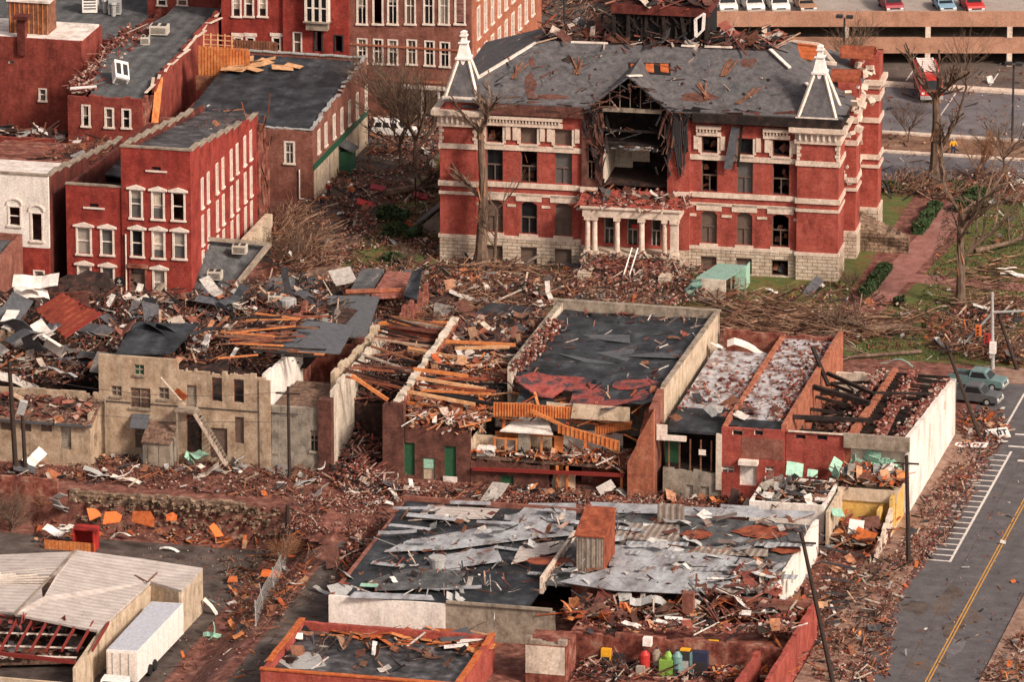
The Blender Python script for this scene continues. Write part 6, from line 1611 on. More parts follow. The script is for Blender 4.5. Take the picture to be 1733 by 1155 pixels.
    for (p, r, w_) in (((1376, 655), (1472, 683), .4), ((1340, 706), (1476, 712), .35), ((1400, 632), (1480, 668), .3), ((1375, 588), (1402, 653), .3), ((1480, 665), (1580, 667), .2)):
        a = G(p[0], p[1], 7.2 if p[1] > 600 else 9); c = G(r[0], r[1], 6.5); mb = MB(); mb.beam(a, c, w_, w_); mb.build('charred_beam', 'wood_char', b)
    mb = MB(); mb.beam((X0+.2, YF-.05, 6.95), (XM, YF-.05, 6.98), .3, .08); mb.build('metal_flashing', 'limestone', b)
burnt_building()
def yellow_annex():
    b = thing('ruined_building', 'small roofless annex with yellow inside walls and heaped boards beside the white side wall', 'ruined building', (43, -50, 0))
    q = random.Random(23); X0, X1 = 40.2, 45.5; Y0, Y1 = -53.5, YF-.3
    one(lambda m: wall(m, 'F', Y1-4.3, X0, X1-.3, 0, 3.6, [], .3), 'yellow_wall', 'yellow_paint', b)
    boxo('yellow_return', 'yellow_paint', b, X1-1.6, X1-1.3, Y1-6.4, Y1-4.52, 0, 2.5)
    boxo('roof_ledge', 'cream_wall', b, X0+.1, X1-.2, Y1-3.9, Y1-.1, 3.3, 3.5); boxo('parapet', 'cream_wall', b, X0-.1, X1-.2, Y1-4.5, Y1-4.303, 2.6, 3.7)
    zR = 3.7
    one(lambda m: wall(m, 'R', X1-.35, -48.2, Y1-.1, 0, lambda y: zR-.3, [(-47.0, -46.4, .8, 3.0)], .3, jag=.1), 'side_wall', 'yellow_paint', b)
    one(lambda m: wall(m, 'R', X1-.35, -56, -48.22, 0, lambda y: .6+(y+56)*.25, [(-53.2, -52.2, .3, 3)], .3, jag=.45, step=.6), 'broken_side_wall', 'limestone', b)
    one(lambda m: wall(m, 'L', X0, -53, Y1, 0, lambda y: 3.4+(y+53)*.02, [], .3), 'left_wall', 'cream_wall', b)
    mb = MB()
    for k in range(190): dpiece(mb, q.choice(('plank', 'sheet', 'sheet')), Vector((q.uniform(X0+.2, X1-.4), q.uniform(Y1-3.8, Y1-.2), 3.6+q.uniform(0, .8))), q, .9, q.choice((0, 1, 1, 5)))
    for k in range(200): dpiece(mb, q.choice(('plank', 'plank', 'sheet')), Vector((q.uniform(X0+.3, X1-.5), q.uniform(-53, -47.5), q.uniform(0, 1.2))), q, 1.1, q.choice((0, 1, 5, 2)))
    mb.build('heaped_boards', DM, b, kind='stuff')
    mb = MB()
    for px, py in ((1415, 800), (1488, 788), (1520, 785), (1413, 790)): p = G(px, py, 4.4); mb.bent(p, 1.0, 1.5, rot(q.gauss(.8, .4), q.gauss(0, .4), q.uniform(0, 3)), .4, .08, 0, 3, q)
    p = G(1416, 868, 3); mb.bent(p, .9, 1.4, rot(.7, .4, 1), .3, .08, 0, 3, q); mb.build('insulation_board', 'mint', b)
    mb = MB()
    for (p, r) in (((1455, 905), (1415, 880)), ((1440, 912), (1395, 935)), ((1460, 890), (1490, 930)), ((1425, 885), (1440, 925)), ((1478, 935), (1500, 895))): a = G(p[0], p[1], 1.6); c = G(r[0], r[1], .8); mb.beam(a, c, .14, .1)
    mb.build('leaning_boards', 'wood_brown', b)
    mb = MB(); p = G(1449, 893, 1.6); mb.obox(p, (1.3, .06, 1.3), rot(-.3, .1, .1)); mb.build('white_board', 'white', b)
    # dark bars laid as the shadow stripes of a toppled canopy
    mb = MB()
    for k in range(6):
        a = G(1385+k*3, 925+k*26, 1.3); c = G(1460-k*8, 942+k*22, .5); mb.beam(a, c, .3, .12)
    mb.build('canopy_shadow_bar', 'steel_dark', b)
yellow_annex()
def white_annex():
    b = thing('ruined_building', 'low white walled annex with debris on its flat roof, left of the yellow room', 'ruined building', (36, -50, 0)); q = random.Random(24)
    z = 3.6; a = G(1268, 848, z); c = G(1392, 862, z); Y0 = a.y; X0 = a.x; X1 = c.x
    shell(b, 'white_wall', X0, X1, Y0, Y0+7, 0, z, jag=.03, t=.3)
    roofslab('rubble_tan', b, X0+.3, X1-.3, Y0+.3, Y0+6.7, z-.5, z-.4)
    mb = MB()
    for k in range(220): dpiece(mb, q.choice(('plank', 'sheet', 'sheet', 'stick')), Vector((q.uniform(X0+.4, X1-.4), q.uniform(Y0+.4, Y0+6.6), z-.4+q.uniform(0, .5))), q, .8)
    mb.build('roof_debris', DM, b, kind='stuff')
    mb = MB(); p = G(1345, 795, 4.2); mb.bent(p, 1.3, 1.5, rot(.9, .2, .3), .3, .08, 0, 3, q); p = G(1375, 802, 4.0); mb.bent(p, .7, .9, rot(.9, .2, .3), .3, .08, 0, 3, q); mb.build('insulation_board', 'mint', b)
white_annex()
# =====================================================================
# FRONT ROW
# =====================================================================
def metal_roof_building():
    b = thing('metal_roofed_building', 'wide low building under peeling grey metal roofing with a rust topped roof housing', 'building', (22, -82, 0)); q = random.Random(29)
    XA, XM, X1 = 3.95, 20.6, 40.0; Y0, Y0R, Y1 = -83, -76.6, -57.2; z = 3.0; zr = 3.5
    one(lambda m: wall(m, 'F', Y0, XA, 13.9, -1.5, z, [], .3), 'front_wall', 'white_wall', b)
    one(lambda m: wall(m, 'F', Y0+.2, 13.92, XM+2.6, -1.5, z+.1, [], .3, jag=.12), 'front_wall', 'concrete', b)
    one(lambda m: wall(m, 'F', Y0R, XM+2.6, X1, -1.5, zr, [], .3, jag=.2), 'front_wall', 'brick_ruin', b)
    one(lambda m: wall(m, 'L', XA, Y0+.3, Y1, -3.3, z, [], .3, jag=.05), 'side_wall', 'brick_brown', b)
    wh = [(y, y+.9, 1.3, 2.6) for y in (-75.5, -73.6, -71.7, -69.6, -67.0)]
    one(lambda m: wall(m, 'R', X1, Y0R+1, Y1+2, 0, lambda y: zr, wh, .3, jag=.12), 'side_wall', 'white_wall', b)
    for w in wh: window(b, 'R', X1, *w, pane='brick_ruin', frame='board', trim=0, style='open')
    one(lambda m: wall(m, 'B', Y1, XA, X1-.3, 0, zr, [], .3), 'back_wall', 'brick_brown', b)
    roofslab('roof_black', b, XA+.3, XM, Y0+.3, Y1-.3, z-.25, z+.1, name='left_roof')
    roofslab('roof_grey', b, XM+.3, X1-.3, Y0R+.3, Y1-.3, zr-.25, zr+.1, name='right_roof')
    boxo('roof_divider', 'limestone', b, XM, XM+.28, Y0R-.5, -64.5, 2.5, zr+.45)
    def strips(name, mat, poly, n, z0, sc=1.0, ang=0):
        """overlapping corrugated sheets lying in one area"""
        for k in range(n):
            px, py = rpoly(poly, q); p = G(px, py, z0); mb = MB()
            mb.bent(p+Vector((0, 0, .08+.02*(k % 7))), q.uniform(.8, 1.1)*sc, q.uniform(2.5, 6)*sc, rot(q.gauss(0, .03), q.gauss(0, .02), ang+q.gauss(0, .14)), .05, .03, 0, 4, q); mb.build(name, mat, b)
    # large sheets still laid, corrugated
    for (pts, m_, zz) in (([(650, 934), (690, 915), (760, 903), (862, 884), (895, 852), (975, 852), (975, 876), (968, 906), (900, 912), (850, 918), (760, 930)], 'sheet_grey_flat', z+.3), ([(700, 880), (725, 855), (845, 862), (830, 878)], 'roof_tan', z+.24), ([(865, 955), (958, 930), (975, 912), (880, 925)], 'roof_tan', z+.2),
                      ([(1040, 925), (1110, 928), (1290, 948), (1330, 955), (1300, 975), (1200, 972), (1030, 958)], 'sheet_grey_flat', zr+.3), ([(945, 985), (1040, 960), (1240, 975), (1235, 990), (1180, 1006), (1040, 1000)], 'sheet_grey_flat', zr+.34), ([(1000, 850), (1140, 856), (1130, 870), (990, 866)], 'sheet_grey_flat', zr+.3), ([(1160, 858), (1380, 866), (1375, 878), (1150, 872)], 'sheet_grey_flat', zr+.28),
                      ([(1180, 985), (1240, 972), (1330, 968), (1300, 1004), (1190, 1004)], 'siding', zr+.22), ([(620, 985), (690, 962), (790, 968), (770, 995), (640, 1000)], 'roof_grey', z+.2), ([(720, 945), (840, 925), (850, 950), (740, 965)], 'sheet_grey_flat', z+.26), ([(1045, 885), (1150, 888), (1150, 918), (1040, 912)], 'siding', zr+.24), ([(1180, 925), (1300, 930), (1300, 942), (1170, 938)], 'siding', zr+.26), ([(600, 1002), (730, 1008), (735, 1016), (590, 1012)], 'sheet_grey_flat', z+.2)):
        mb = MB(); mb.slab([tuple(G(px, py, zz)) for px, py in pts], .05); mb.build('metal_sheeting', m_, b)
    strips('torn_sheet', 'sheet_grey_flat', [(640, 950), (900, 900), (960, 915), (930, 1000), (700, 1005)], 12, z, .7, 0)
    strips('torn_sheet', 'sheet_grey', [(1040, 900), (1340, 905), (1300, 1000), (980, 990)], 20, zr+.1, 1.0, .05)
    strips('torn_sheet', 'sheet_grey_flat', [(680, 850), (1380, 860), (1380, 890), (640, 910)], 12, zr, .8, .05)
    mb = MB()
    for (px, py, rx, ry) in ((1290, 900, 50, 14), (1180, 905, 30, 9), (1330, 930, 30, 8), (930, 950, 40, 9)):
        P_ = [G(px+math.cos(2*PI*k/14)*rx*q.uniform(.7, 1.1), py+math.sin(2*PI*k/14)*ry*q.uniform(.7, 1.1), zr+.16) for k in range(14)]; mb.face([tuple(p) for p in P_])
    mb.build('rust_stain_sheet', 'rust', b)
    mb = MB(); q9 = random.Random(66)
    for k in range(46):
        px, py = rpoly([(660, 930), (900, 860), (1380, 870), (1300, 1000), (940, 990), (700, 940)], q9); mb.bent(G(px, py, (z if px < 930 else zr)+.5), q9.uniform(.5, 1.3), q9.uniform(1, 2.6), rot(q9.gauss(0, .2), q9.gauss(0, .2), q9.uniform(-.8, .8)), .4, .04, 0, 4, q9)
    mb.build('peeled_scraps', 'bit_metal', b, kind='stuff')
    # roof housing
    p0 = G(975, 966, zr); p1 = G(1022, 968, zr); w = p1.x-p0.x; zt = PF(p0.y, 980, 908)[1]; ztb = zt
    h = boxo('roof_housing', 'siding', b, p0.x, p1.x, p0.y, p0.y+4.2, zr-.2, zt)
    mb = MB(); mb.slab([(p0.x-.15, p0.y-.15, zt+.1), (p1.x+.15, p0.y-.15, zt+.1), (p1.x+.15, p0.y+4.3, zt+1.3), (p0.x-.15, p0.y+4.3, zt+1.3)], .1); mb.build('rusted_top', 'rust', h)
    mb = MB(); mb.hexa([(p1.x+.003, p0.y, zt-.0), (p1.x+.08, p0.y, zt), (p1.x+.08, p0.y+4.2, zt), (p1.x+.003, p0.y+4.2, zt), (p1.x+.003, p0.y, zt+.02), (p1.x+.08, p0.y, zt+.02), (p1.x+.08, p0.y+4.2, zt+1.1), (p1.x+.003, p0.y+4.2, zt+1.1)]); mb.box(p1.x+.003, p1.x+.07, p0.y, p0.y+4.2, zr, zt-.003); mb.build('rusted_side', 'rust', h)
    mb = MB()
    for k in range(6): x = p0.x+.1+k*(w-.2)/5; mb.box(x-.05, x+.05, p0.y-.05, p0.y-.003, zr-.2, zt)
    mb.box(p0.x+1.0, p0.x+1.25, p0.y-.06, p0.y-.052, zr+1.6, zr+1.8); mb.build('batten', 'concrete', h)
    # roof vents and pots
    for (px, py, s) in ((740, 965, 1.0),):
        p = G(px, py, z); mb = MB(); mb.tube(p, p+Vector((0, 0, 1.0)), .55, .7, 14); mb.tube(p+Vector((0, 0, 1.0)), p+Vector((0, 0, 1.15)), .75, .75, 14); mb.build('roof_ventilator', 'metal_grey', b)
    p = G(1155, 890, zr); boxo('vent_box', 'siding', b, p.x-2.2, p.x, p.y, p.y+.8, zr, zr+1.6)
    mb = MB()
    for k in range(620):
        px, py = rpoly([(640, 950), (690, 860), (1380, 880), (1300, 1005), (960, 1000), (750, 1015), (570, 1005)], q); zz = z if px < 930 else zr
        p = G(px, py, zz); p.z += .15+q.uniform(0, .2)
        dpiece(mb, q.choice(('plank', 'sheet', 'plank', 'brick', 'stick')), p, q, .6, q.choice((0, 1, 1, 1, 4, 2)))
    for k in range(150):
        px, py = rpoly([(1180, 985), (1310, 960), (1330, 1010), (1150, 1015)], q); p = G(px, py, zr); p.z += .15+q.uniform(0, .3); dpiece(mb, q.choice(('plank', 'sheet', 'brick', 'brick')), p, q, .9, q.choice((0, 1, 2)))
    mb.build('roof_debris', DM, b, kind='stuff')
    mb = MB(); p = G(640, 985, z)
    mb.bent(G(583, 1000, z)+Vector((0, 0, .4)), 1.6, 2.6, rot(.4, -.3, .5), .7, .05, 0, 5, q); mb.bent(G(597, 975, z)+Vector((0, 0, .3)), 1.0, 2.2, rot(.2, .3, .9), .7, .05, 0, 5, q); mb.build('curled_flashing', 'metal_grey', b)
    mb = MB(); p = G(625, 991, z+.2); mb.obox(p, (1.5, .8, .05), rot(0, 0, .1)); mb.build('green_board', 'mint', b)
    for (px, py) in ((1085, 1022), (1118, 1020), (775, 1012), (790, 1012)):
        mb = MB(); mb.bent(G(px, py, zr-.3), .8, 2.0, rot(.6, .3, .4), .6, .05, 0, 4, q); mb.build('hanging_sheet', 'metal_grey', b)
    # blackish skirt in front
    boxo('eaves_board', 'concrete', b, 14, XM+2.4, Y0-.02, Y0+.18, z+.12, z+.35)
metal_roof_building()
def red_parapet_building():
    b = thing('brick_building', 'low red brick parapet building with a black puddled roof and orange boards at bottom centre', 'building', (11.5, -102, 0)); q = random.Random(37)
    X0, X1, Y0, Y1 = 3.25, 19.7, -102.0, -89.5; z = 3.0; zl = 2.3
    shell(b, ('brick_court', 'brick_court'), X0, X1, Y0, Y1, -3.3, z, jag=.05, t=.45)
    coping(b, X0, X1, Y0, Y1, z, z, 'rust_orange', .5, .12, sides='FRL')
    rf = roofslab('roof_wet', b, X0+.45, X1-.45, Y0+.45, Y1-.45, zl, zl)
    P_ = [G(px, py, zl+.02) for px, py in ((470, 1120), (485, 1110), (515, 1103), (540, 1108), (552, 1128), (520, 1134), (490, 1133))]
    mb = MB(); mb.face([tuple(p) for p in P_]); mb.build('puddle', 'metal_grey', rf)
    mb = MB()
    for k in range(40):
        px, py = rpoly([(560, 1065), (840, 1070), (820, 1105), (700, 1095), (560, 1080)], q); p = G(px, py, zl+.2); mb.obox(p, (q.uniform(.8, 3.0), q.uniform(.2, 1.0), .05), rot(q.gauss(0, .1), q.gauss(0, .1), q.gauss(0, .35)))
    mb.build('orange_boards', 'bit_orange', b, kind='stuff')
    mb = MB()
    for k in range(90): px, py = rpoly([(470, 1130), (520, 1062), (840, 1075), (780, 1140)], q); dpiece(mb, q.choice(('stick', 'plank', 'sheet')), G(px, py, zl+.1), q, .9, q.choice((0, 4, 3, 1)))
    mb.build('roof_debris', DM, b, kind='stuff')
    for px, py, w, rz in ((772, 1094, 2.0, .25), (795, 1084, 2.2, .35)): mb = MB(); mb.obox(G(px, py, zl+.35), (w, .7, .06), rot(0, -.1, rz)); mb.build('white_panel', 'white', b)
    mb = MB(); mb.obox(G(770, 1076, zl+.5), (2.6, 1.6, .06), rot(.1, -.2, .5)); mb.build('dark_sheet', 'membrane', b)
    mb = MB(); mb.bent(G(500, 1078, zl+.3), .8, 1.2, rot(.4, .4, .4), .5, .04, 0, 3, q); mb.build('white_rag', 'white_wall', b)
red_parapet_building()
def gutted_shop():
    b = thing('ruined_building', 'gutted brick shop at bottom right, its floor covered with red rubble', 'ruined building', (35, -98, 0)); q = random.Random(43)
    XR = 44.0; z = 3.5
    one(lambda m: wall(m, 'R', XR, -112, -76.4, 0, z, [(-104.5, -102.6, .1, 2.2)], .4, jag=.15), 'right_wall', 'brick_court', b)
    one(lambda m: wall(m, 'F', -87.2, 24.5, 43.6, 0, z-.4, [], .5, jag=.3), 'cross_wall', 'brick_ruin', b)
    one(lambda m: wall(m, 'B', -76.4, 40.2, 43.6, 0, z, [], .4, jag=.1), 'back_wall', 'brick_brown', b)
    one(lambda m: wall(m, 'R', 41.6, -112, -88, 0, lambda y: 3.0, [], .5, jag=.5), 'inner_wall', 'brick_court', b)
    a = G(910, 1100, 3.2); x0 = PF(-88.5, 906, 1060)[0]; x1 = PF(-88.5, 974, 1060)[0]
    tw = boxo('brick_tower', 'brick_ruin', b, x0, x1, -92, -88.3, -1, 3.4)
    boxo('plaster_patch', 'plaster', tw, x0, x1-.1, -92.04, -92.003, .9, 3.3)
    one(lambda m: wall(m, 'F', -92, x0, x1, 3.403, 3.9, [], .6, jag=.4, step=.5), 'broken_top', 'concrete', tw)
    boxo('shop_floor', 'rubble_brick', b, x1+.2, 41, -112, -87.3, -.1, .25)
    mb = MB()
    def fill(n, poly, zz, kinds, sc, mi):
        for k in range(n): px, py = rpoly(poly, q); p = G(px, py, zz); p.z += q.uniform(0, .4); dpiece(mb, q.choice(kinds), p, q, sc, q.choice(mi))
    fill(900, [(1215, 1100), (1345, 1080), (1330, 1155), (1210, 1155)], .8, ('brick', 'brick', 'brick', 'plank'), 1.1, (2, 2, 5))
    fill(260, [(980, 1060), (1340, 1060), (1345, 1085), (1210, 1100), (985, 1085)], .8, ('plank', 'sheet', 'brick'), 1.0, (0, 1, 5, 2))
    fill(300, [(1000, 1100), (1215, 1108), (1215, 1136), (1000, 1128)], .6, ('sheet', 'plank', 'brick', 'plank'), .8, (4, 4, 6, 7, 0, 2))
    fill(260, [(980, 1120), (1210, 1140), (1200, 1155), (980, 1155)], .4, ('plank', 'brick', 'stick'), 1.0, (0, 2, 4))
    fill(520, [(980, 1015), (1370, 1020), (1370, 1050), (940, 1048)], 2.6, ('plank', 'sheet', 'brick', 'plank'), 1.0, (0, 1, 2, 4, 5))
    fill(260, [(980, 1058), (1345, 1062), (1345, 1074), (985, 1070)], 3.1, ('plank', 'brick', 'sheet', 'brick'), .7, (0, 2, 2, 4, 7))
    fill(200, [(1250, 1070), (1345, 1040), (1345, 1075), (1300, 1080)], 2.8, ('brick',), 1.1, (2,))
    mb.build('shop_debris', DM, b, kind='stuff')
    boxo('roof_remnant', 'brick_ruin', b, 25, 43.5, -86.7, -80, 1.9, 2.2)
    for (px, py, h, w) in ((1165, 1008, 2.6, .8),): p = G(px, py+42, 2.2); boxo('chimney_stub', 'brick_brown', b, p.x-.45, p.x+.45, p.y-.4, p.y+.4, 1.8, 4.6)
    for p, r in (((1305, 1070), (1330, 1110)), ((1210, 1060), (1240, 1048)), ((1020, 1060), (1035, 1045))): mb = MB(); mb.beam(G(*p, 2.6), G(*r, 2.2), .2, .1); mb.build('leaning_beam', 'wood_orange', b)
    for (px, py) in ((1140, 1047), (1125, 1054), (1155, 1056)): mb = MB(); mb.obox(G(px, py, 3.3), (1.5, .5, .06), rot(.1, .1, q.gauss(0, .2))); mb.build('white_plank', 'white', b)
gutted_shop()
# machines lying in the gutted shop
def gear(name, label, cat, px, py, fn, z=.3, group='machines and containers lying in the gutted shop'):
    p = G(px, py, z); t = thing(name, label, cat, p, group); fn(t, p); return t
def tank(mat, r, h, sign=None):
    def f(t, p):
        mb = MB(); mb.tube(p, p+Vector((0, 0, h*.8)), r, r, 14); mb.tube(p+Vector((0, 0, h*.8)), p+Vector((0, 0, h)), r, r*.35, 14); mb.build('body', mat, t)
        mb = MB(); mb.tube(p+Vector((0, 0, h)), p+Vector((0, 0, h+.15)), r*.3, r*.3, 8); mb.build('cap', 'steel_dark', t)
        mb = MB(); mb.box(p.x-r*.5, p.x+r*.5, p.y-r-.04, p.y-r+.02, p.z+h*.12, p.z+h*.32); mb.build('handle', 'steel_dark', t)
    return f
def cabinet(mat, w, h, d=.7, legs=False):
    def f(t, p):
        mb = MB(); z0 = .5 if legs else 0; mb.box(p.x-w/2, p.x+w/2, p.y-d/2, p.y+d/2, p.z+z0, p.z+h); mb.build('casing', mat, t)
        mb = MB(); mb.box(p.x-w*.4, p.x+w*.4, p.y-d/2-.05, p.y-d/2-.003, p.z+z0+.1, p.z+h*.6); mb.build('door', 'steel_dark' if mat != 'steel_dark' else 'metal_grey', t)
        if legs:
            for sx in (-1, 1): mb = MB(); mb.beam((p.x+sx*w*.4, p.y, p.z), (p.x+sx*w*.4, p.y, p.z+z0), .06, .06); mb.build('leg', 'steel_dark', t)
    return f
gear('cabinet', 'small bright yellow cabinet standing on thin legs, left of the machines', 'cabinet', 1026, 1130, cabinet('yellow', .8, 1.6, .5, True))
gear('cabinet', 'dark grey metal cabinet just right of the small yellow cabinet', 'cabinet', 1048, 1130, cabinet('steel_dark', .9, 1.2))
gear('machine', 'red and white machine on a pale base', 'machine', 1090, 1142, lambda t, p: (tank('red', .45, 1.7)(t, p+Vector((0, .2, .3))), boxo('base', 'blind', t, p.x-.5, p.x+.2, p.y-.9, p.y-.4, p.z, p.z+.9), boxo('hood', 'white', t, p.x-.2, p.x+.5, p.y+.3, p.y+.9, p.z+2.3, p.z+3.0)))
gear('tank', 'tall beige tank between the red machine and the lime green one', 'tank', 1111, 1138, tank('concrete', .42, 2.0))
gear('tank', 'bright lime green upright housing leaning among the machines', 'tank', 1128, 1144, lambda t, p: (boxo('housing', 'lime', t, p.x-.55, p.x+.55, p.y-.4, p.y+.4, p.z+.002, p.z+1.4), tank('lime', .36, 2.1)(t, p+Vector((.1, .1, 0)))))
gear('tank', 'grey green tank right of the lime green one', 'tank', 1146, 1144, tank('teal_tank', .42, 2.1))
gear('cabinet', 'black cabinet with yellow top beside the grey green tank', 'cabinet', 1160, 1142, lambda t, p: (cabinet('steel_dark', .8, 2.1)(t, p), boxo('top', 'yellow', t, p.x-.4, p.x+.4, p.y-.36, p.y+.3, p.z+2.103, p.z+2.2), boxo('side_panel', 'teal_tank', t, p.x+.41, p.x+.6, p.y-.3, p.y+.3, p.z, p.z+1.9)))
gear('cabinet', 'wide navy grey cabinet farthest right of the machine row', 'cabinet', 1186, 1142, cabinet('navy', 1.2, 2.0, .9))
gear('cabinet', 'yellow box hanging at the right end above the red rubble', 'box', 1206, 1128, cabinet('yellow', .9, 2.2, .5, True))
gear('machine', 'black lump of machinery behind the red and white machine', 'machine', 1080, 1118, cabinet('black', 1.2, 1.6, 1.0))
gear('machine', 'dark green engine block behind the row of cabinets', 'machine', 1050, 1112, tank('green_door', .8, 1.3))
gear('machine', 'grey compressor behind the grey green tank', 'machine', 1150, 1112, cabinet('steel_dark', 1.6, 1.2, 1.0))
def warehouse():
    b = thing('warehouse', 'cream warehouse with pale shingled roof partly stripped to purple rafters at lower left', 'warehouse', (-20, -84, -3.2)); q = random.Random(47); zb = -3.2
    z = .8
    def W(px, py, zz=z): return tuple(G(px, py, zz))
    mb = MB(); mb.slab([W(165, 1068, .7), W(255, 985), W(307, 1000), W(343, 962), W(232, 945, 1.2), W(130, 932, 1.6), W(95, 975, 1.7), W(75, 1010, 1.6), W(25, 1040, 1.2)], .2); mb.build('roof', 'roof_tan', b)
    mb = MB(); mb.slab([W(-60, 1030, .6), W(22, 1038, 1.2), W(72, 1012, 1.6), W(70, 990, 1.5), W(-60, 992, 1.2)], .2); mb.slab([W(-60, 968, 1.0), W(96, 974, 1.6), W(128, 934, 1.6), W(-60, 942, 1.0)], .2); mb.build('roof', 'roof_tan', b)
    mb = MB(); mb.beam(W(130, 931, 1.75), W(25, 1041, 1.35), .18, .1); mb.build('ridge_flashing', 'concrete', b)
    c1, c2, c3, c4 = G(343, 962, z), G(307, 1000, z), G(255, 985, z), G(165, 1068, .7)
    def wl(name, a, c, z1, mat='cream_wall', z0=zb, t=.25):
        d = Vector((c.x-a.x, c.y-a.y, 0)).normalized(); n = Vector((-d.y, d.x, 0))*t
        mb = MB(); mb.hexa([(a.x, a.y, z0), (c.x, c.y, z0), (c.x+n.x, c.y+n.y, z0), (a.x+n.x, a.y+n.y, z0), (a.x, a.y, z1), (c.x, c.y, z1), (c.x+n.x, c.y+n.y, z1), (a.x+n.x, a.y+n.y, z1)]); return mb.build(name, mat, b)
    wl('end_wall', c2, c1, z-.21); wl('dock_back_wall', c3, c2, z-.21); wl('dock_side_wall', c4+Vector((.1, .1, 0)), c3, .45); wl('back_wall', c1, G(130, 932, z), z-.3)
    p = G(40, 1125, z); p2 = G(128, 1128, .4); p3 = G(-60, 1112, .4)
    wl('front_wall', p3, p2, -1.2, 'cream_wall'); wl('broken_side_wall', p2, c4, .2)
    fl = MB(); fl.slab([W(-60, 1125, -2.6), W(150, 1120, -2.6), W(260, 1000, -2.6), W(0, 950, -2.6)], .2); fl.build('floor', 'rubble_tan', b)
    # purple rafters
    for k in range(9):
        px = -40+k*26; mb = MB(); mb.beam(W(px+16, 1050+(k*.6), .7), W(px-12, 1102, .3), .12, .3); mb.build('rafter', 'maroon_beam', b)
    mb = MB(); mb.beam(W(-60, 1100, .3), W(128, 1122, .3), .14, .35); mb.build('edge_beam', 'maroon_beam', b)
    for k in range(12):
        px = -50+k*16; mb = MB(); mb.beam(W(px, 1075, -.2), W(px+2, 1080, -2.4), .12, .12); mb.build('white_stud', 'white_trim', b)
    for r_ in (1070, 1092, 1108): mb = MB(); mb.beam(W(-60, r_, -.3), W(130, r_+6, -.3), .12, .12); mb.build('white_rail', 'white_trim', b)
    for k in range(7): mb = MB(); mb.beam(W(-50, 976+k*2.2, 1.0), W(95-k*4, 962+k*5, 1.5), .14, .12); mb.build('exposed_purlin', 'white_trim', b)
    mb = MB()
    for k in range(14): px = q.uniform(0, 160); mb.bent(G(px, 1046+q.uniform(-3, 10), .6), .5, 1.4, rot(q.gauss(0, .4), q.gauss(0, .4), q.gauss(0, .4)), .5, .06, 0, 3, q)
    mb.build('pink_insulation', 'car_tan' if 0 else 'roof_red', b)
    mb = MB()
    for k in range(200): px, py = rpoly([(-30, 1120), (120, 1118), (140, 1060), (0, 1050)], q); dpiece(mb, q.choice(('plank', 'sheet', 'brick')), G(px, py, -2.4), q, 1)
    mb.build('inside_debris', DM, b, kind='stuff')
    mb = MB(); 
    for (a, c) in (((228, 974), (250, 986)), ((250, 986), (266, 970)), ((115, 975), (200, 990))): mb.beam(W(*a, 1.0), W(*c, 1.0), .12, .06)
    mb.build('loose_batten', 'wood_brown', b)
warehouse()
def trailer():
    zb = -3.2; p = G(180, 1155, zb)
    a, c, d, e = G(180, 1101, 0), G(232, 1104, 0), G(310, 1022, 0), G(256, 1019, 0)
    t = thing('semi_trailer', 'white box trailer backed up to the warehouse dock', 'trailer', (a.x, a.y, zb))
    mb = MB(); mb.slab([tuple(a), tuple(c), tuple(d), tuple(e)], 2.7); mb.build('box', 'white', t)
    i = lambda v, s=.12: v+((a+c+d+e)/4-v)*.03
    mb = MB(); mb.slab([tuple(i(v)+Vector((0, 0, .03))) for v in (a, c, d, e)], .025); mb.build('roof', 'trailer_roof', t)
    mb = MB(); mb.box(a.x+.1, c.x-.1, a.y-.04, a.y-.003, -2.55, -.15); dr = mb.build('rear_door', 'white_trim', t)
    mb = MB(); [mb.box(a.x+.5+k*.7, a.x+.55+k*.7, a.y-.08, a.y-.041, -2.5, -.2) for k in range(3)]; mb.build('lock_bar', 'metal_grey', dr)
    for f in (.25, .35):
        q1 = c.lerp(d, f); q2 = a.lerp(e, f)
        for q_ in (q1, q2): mb = MB(); mb.tube((q_.x-.15, q_.y, zb+.5), (q_.x+.15, q_.y, zb+.5), .5, .5, 14); mb.build('wheel', 'tyre', t)
    mb = MB()
    for f in range(1, 9): v = c.lerp(d, f/9); mb.box(v.x+.003, v.x+.03, v.y-.02, v.y+.02, -2.6, -.05)
    mb.build('side_rib', 'white_trim', t)
    g = G(196, 1164, -1.0); t2 = thing('tractor_unit', 'white truck cab in front of the box trailer, cut by the bottom edge', 'truck cab', (g.x, g.y, zb))
    mb = MB(); mb.box(g.x-1.2, g.x+1.2, g.y-2.6, g.y+.4, zb+.9, zb+2.2); mb.hexa([(g.x-1.15, g.y-1.2, zb+2.2), (g.x+1.15, g.y-1.2, zb+2.2), (g.x+1.15, g.y+.4, zb+2.2), (g.x-1.15, g.y+.4, zb+2.2), (g.x-1.0, g.y-.8, zb+3.1), (g.x+1.0, g.y-.8, zb+3.1), (g.x+1.05, g.y+.4, zb+3.1), (g.x-1.05, g.y+.4, zb+3.1)]); mb.build('body', 'white', t2)
    mb = MB(); mb.hexa([(g.x-.95, g.y-1.22, zb+2.3), (g.x+.95, g.y-1.22, zb+2.3), (g.x+.95, g.y-1.0, zb+2.3), (g.x-.95, g.y-1.0, zb+2.3), (g.x-.85, g.y-.9, zb+2.95), (g.x+.85, g.y-.9, zb+2.95), (g.x+.85, g.y-.7, zb+2.95), (g.x-.85, g.y-.7, zb+2.95)]); mb.build('windscreen', 'glass_dark', t2)
    for sx in (-1, 1):
        for yy in (-1.9, 0): mb = MB(); mb.tube((g.x+sx*1.0, g.y+yy, zb+.5), (g.x+sx*1.25, g.y+yy, zb+.5), .5, .5, 14); mb.build('wheel', 'tyre', t2)
trailer()
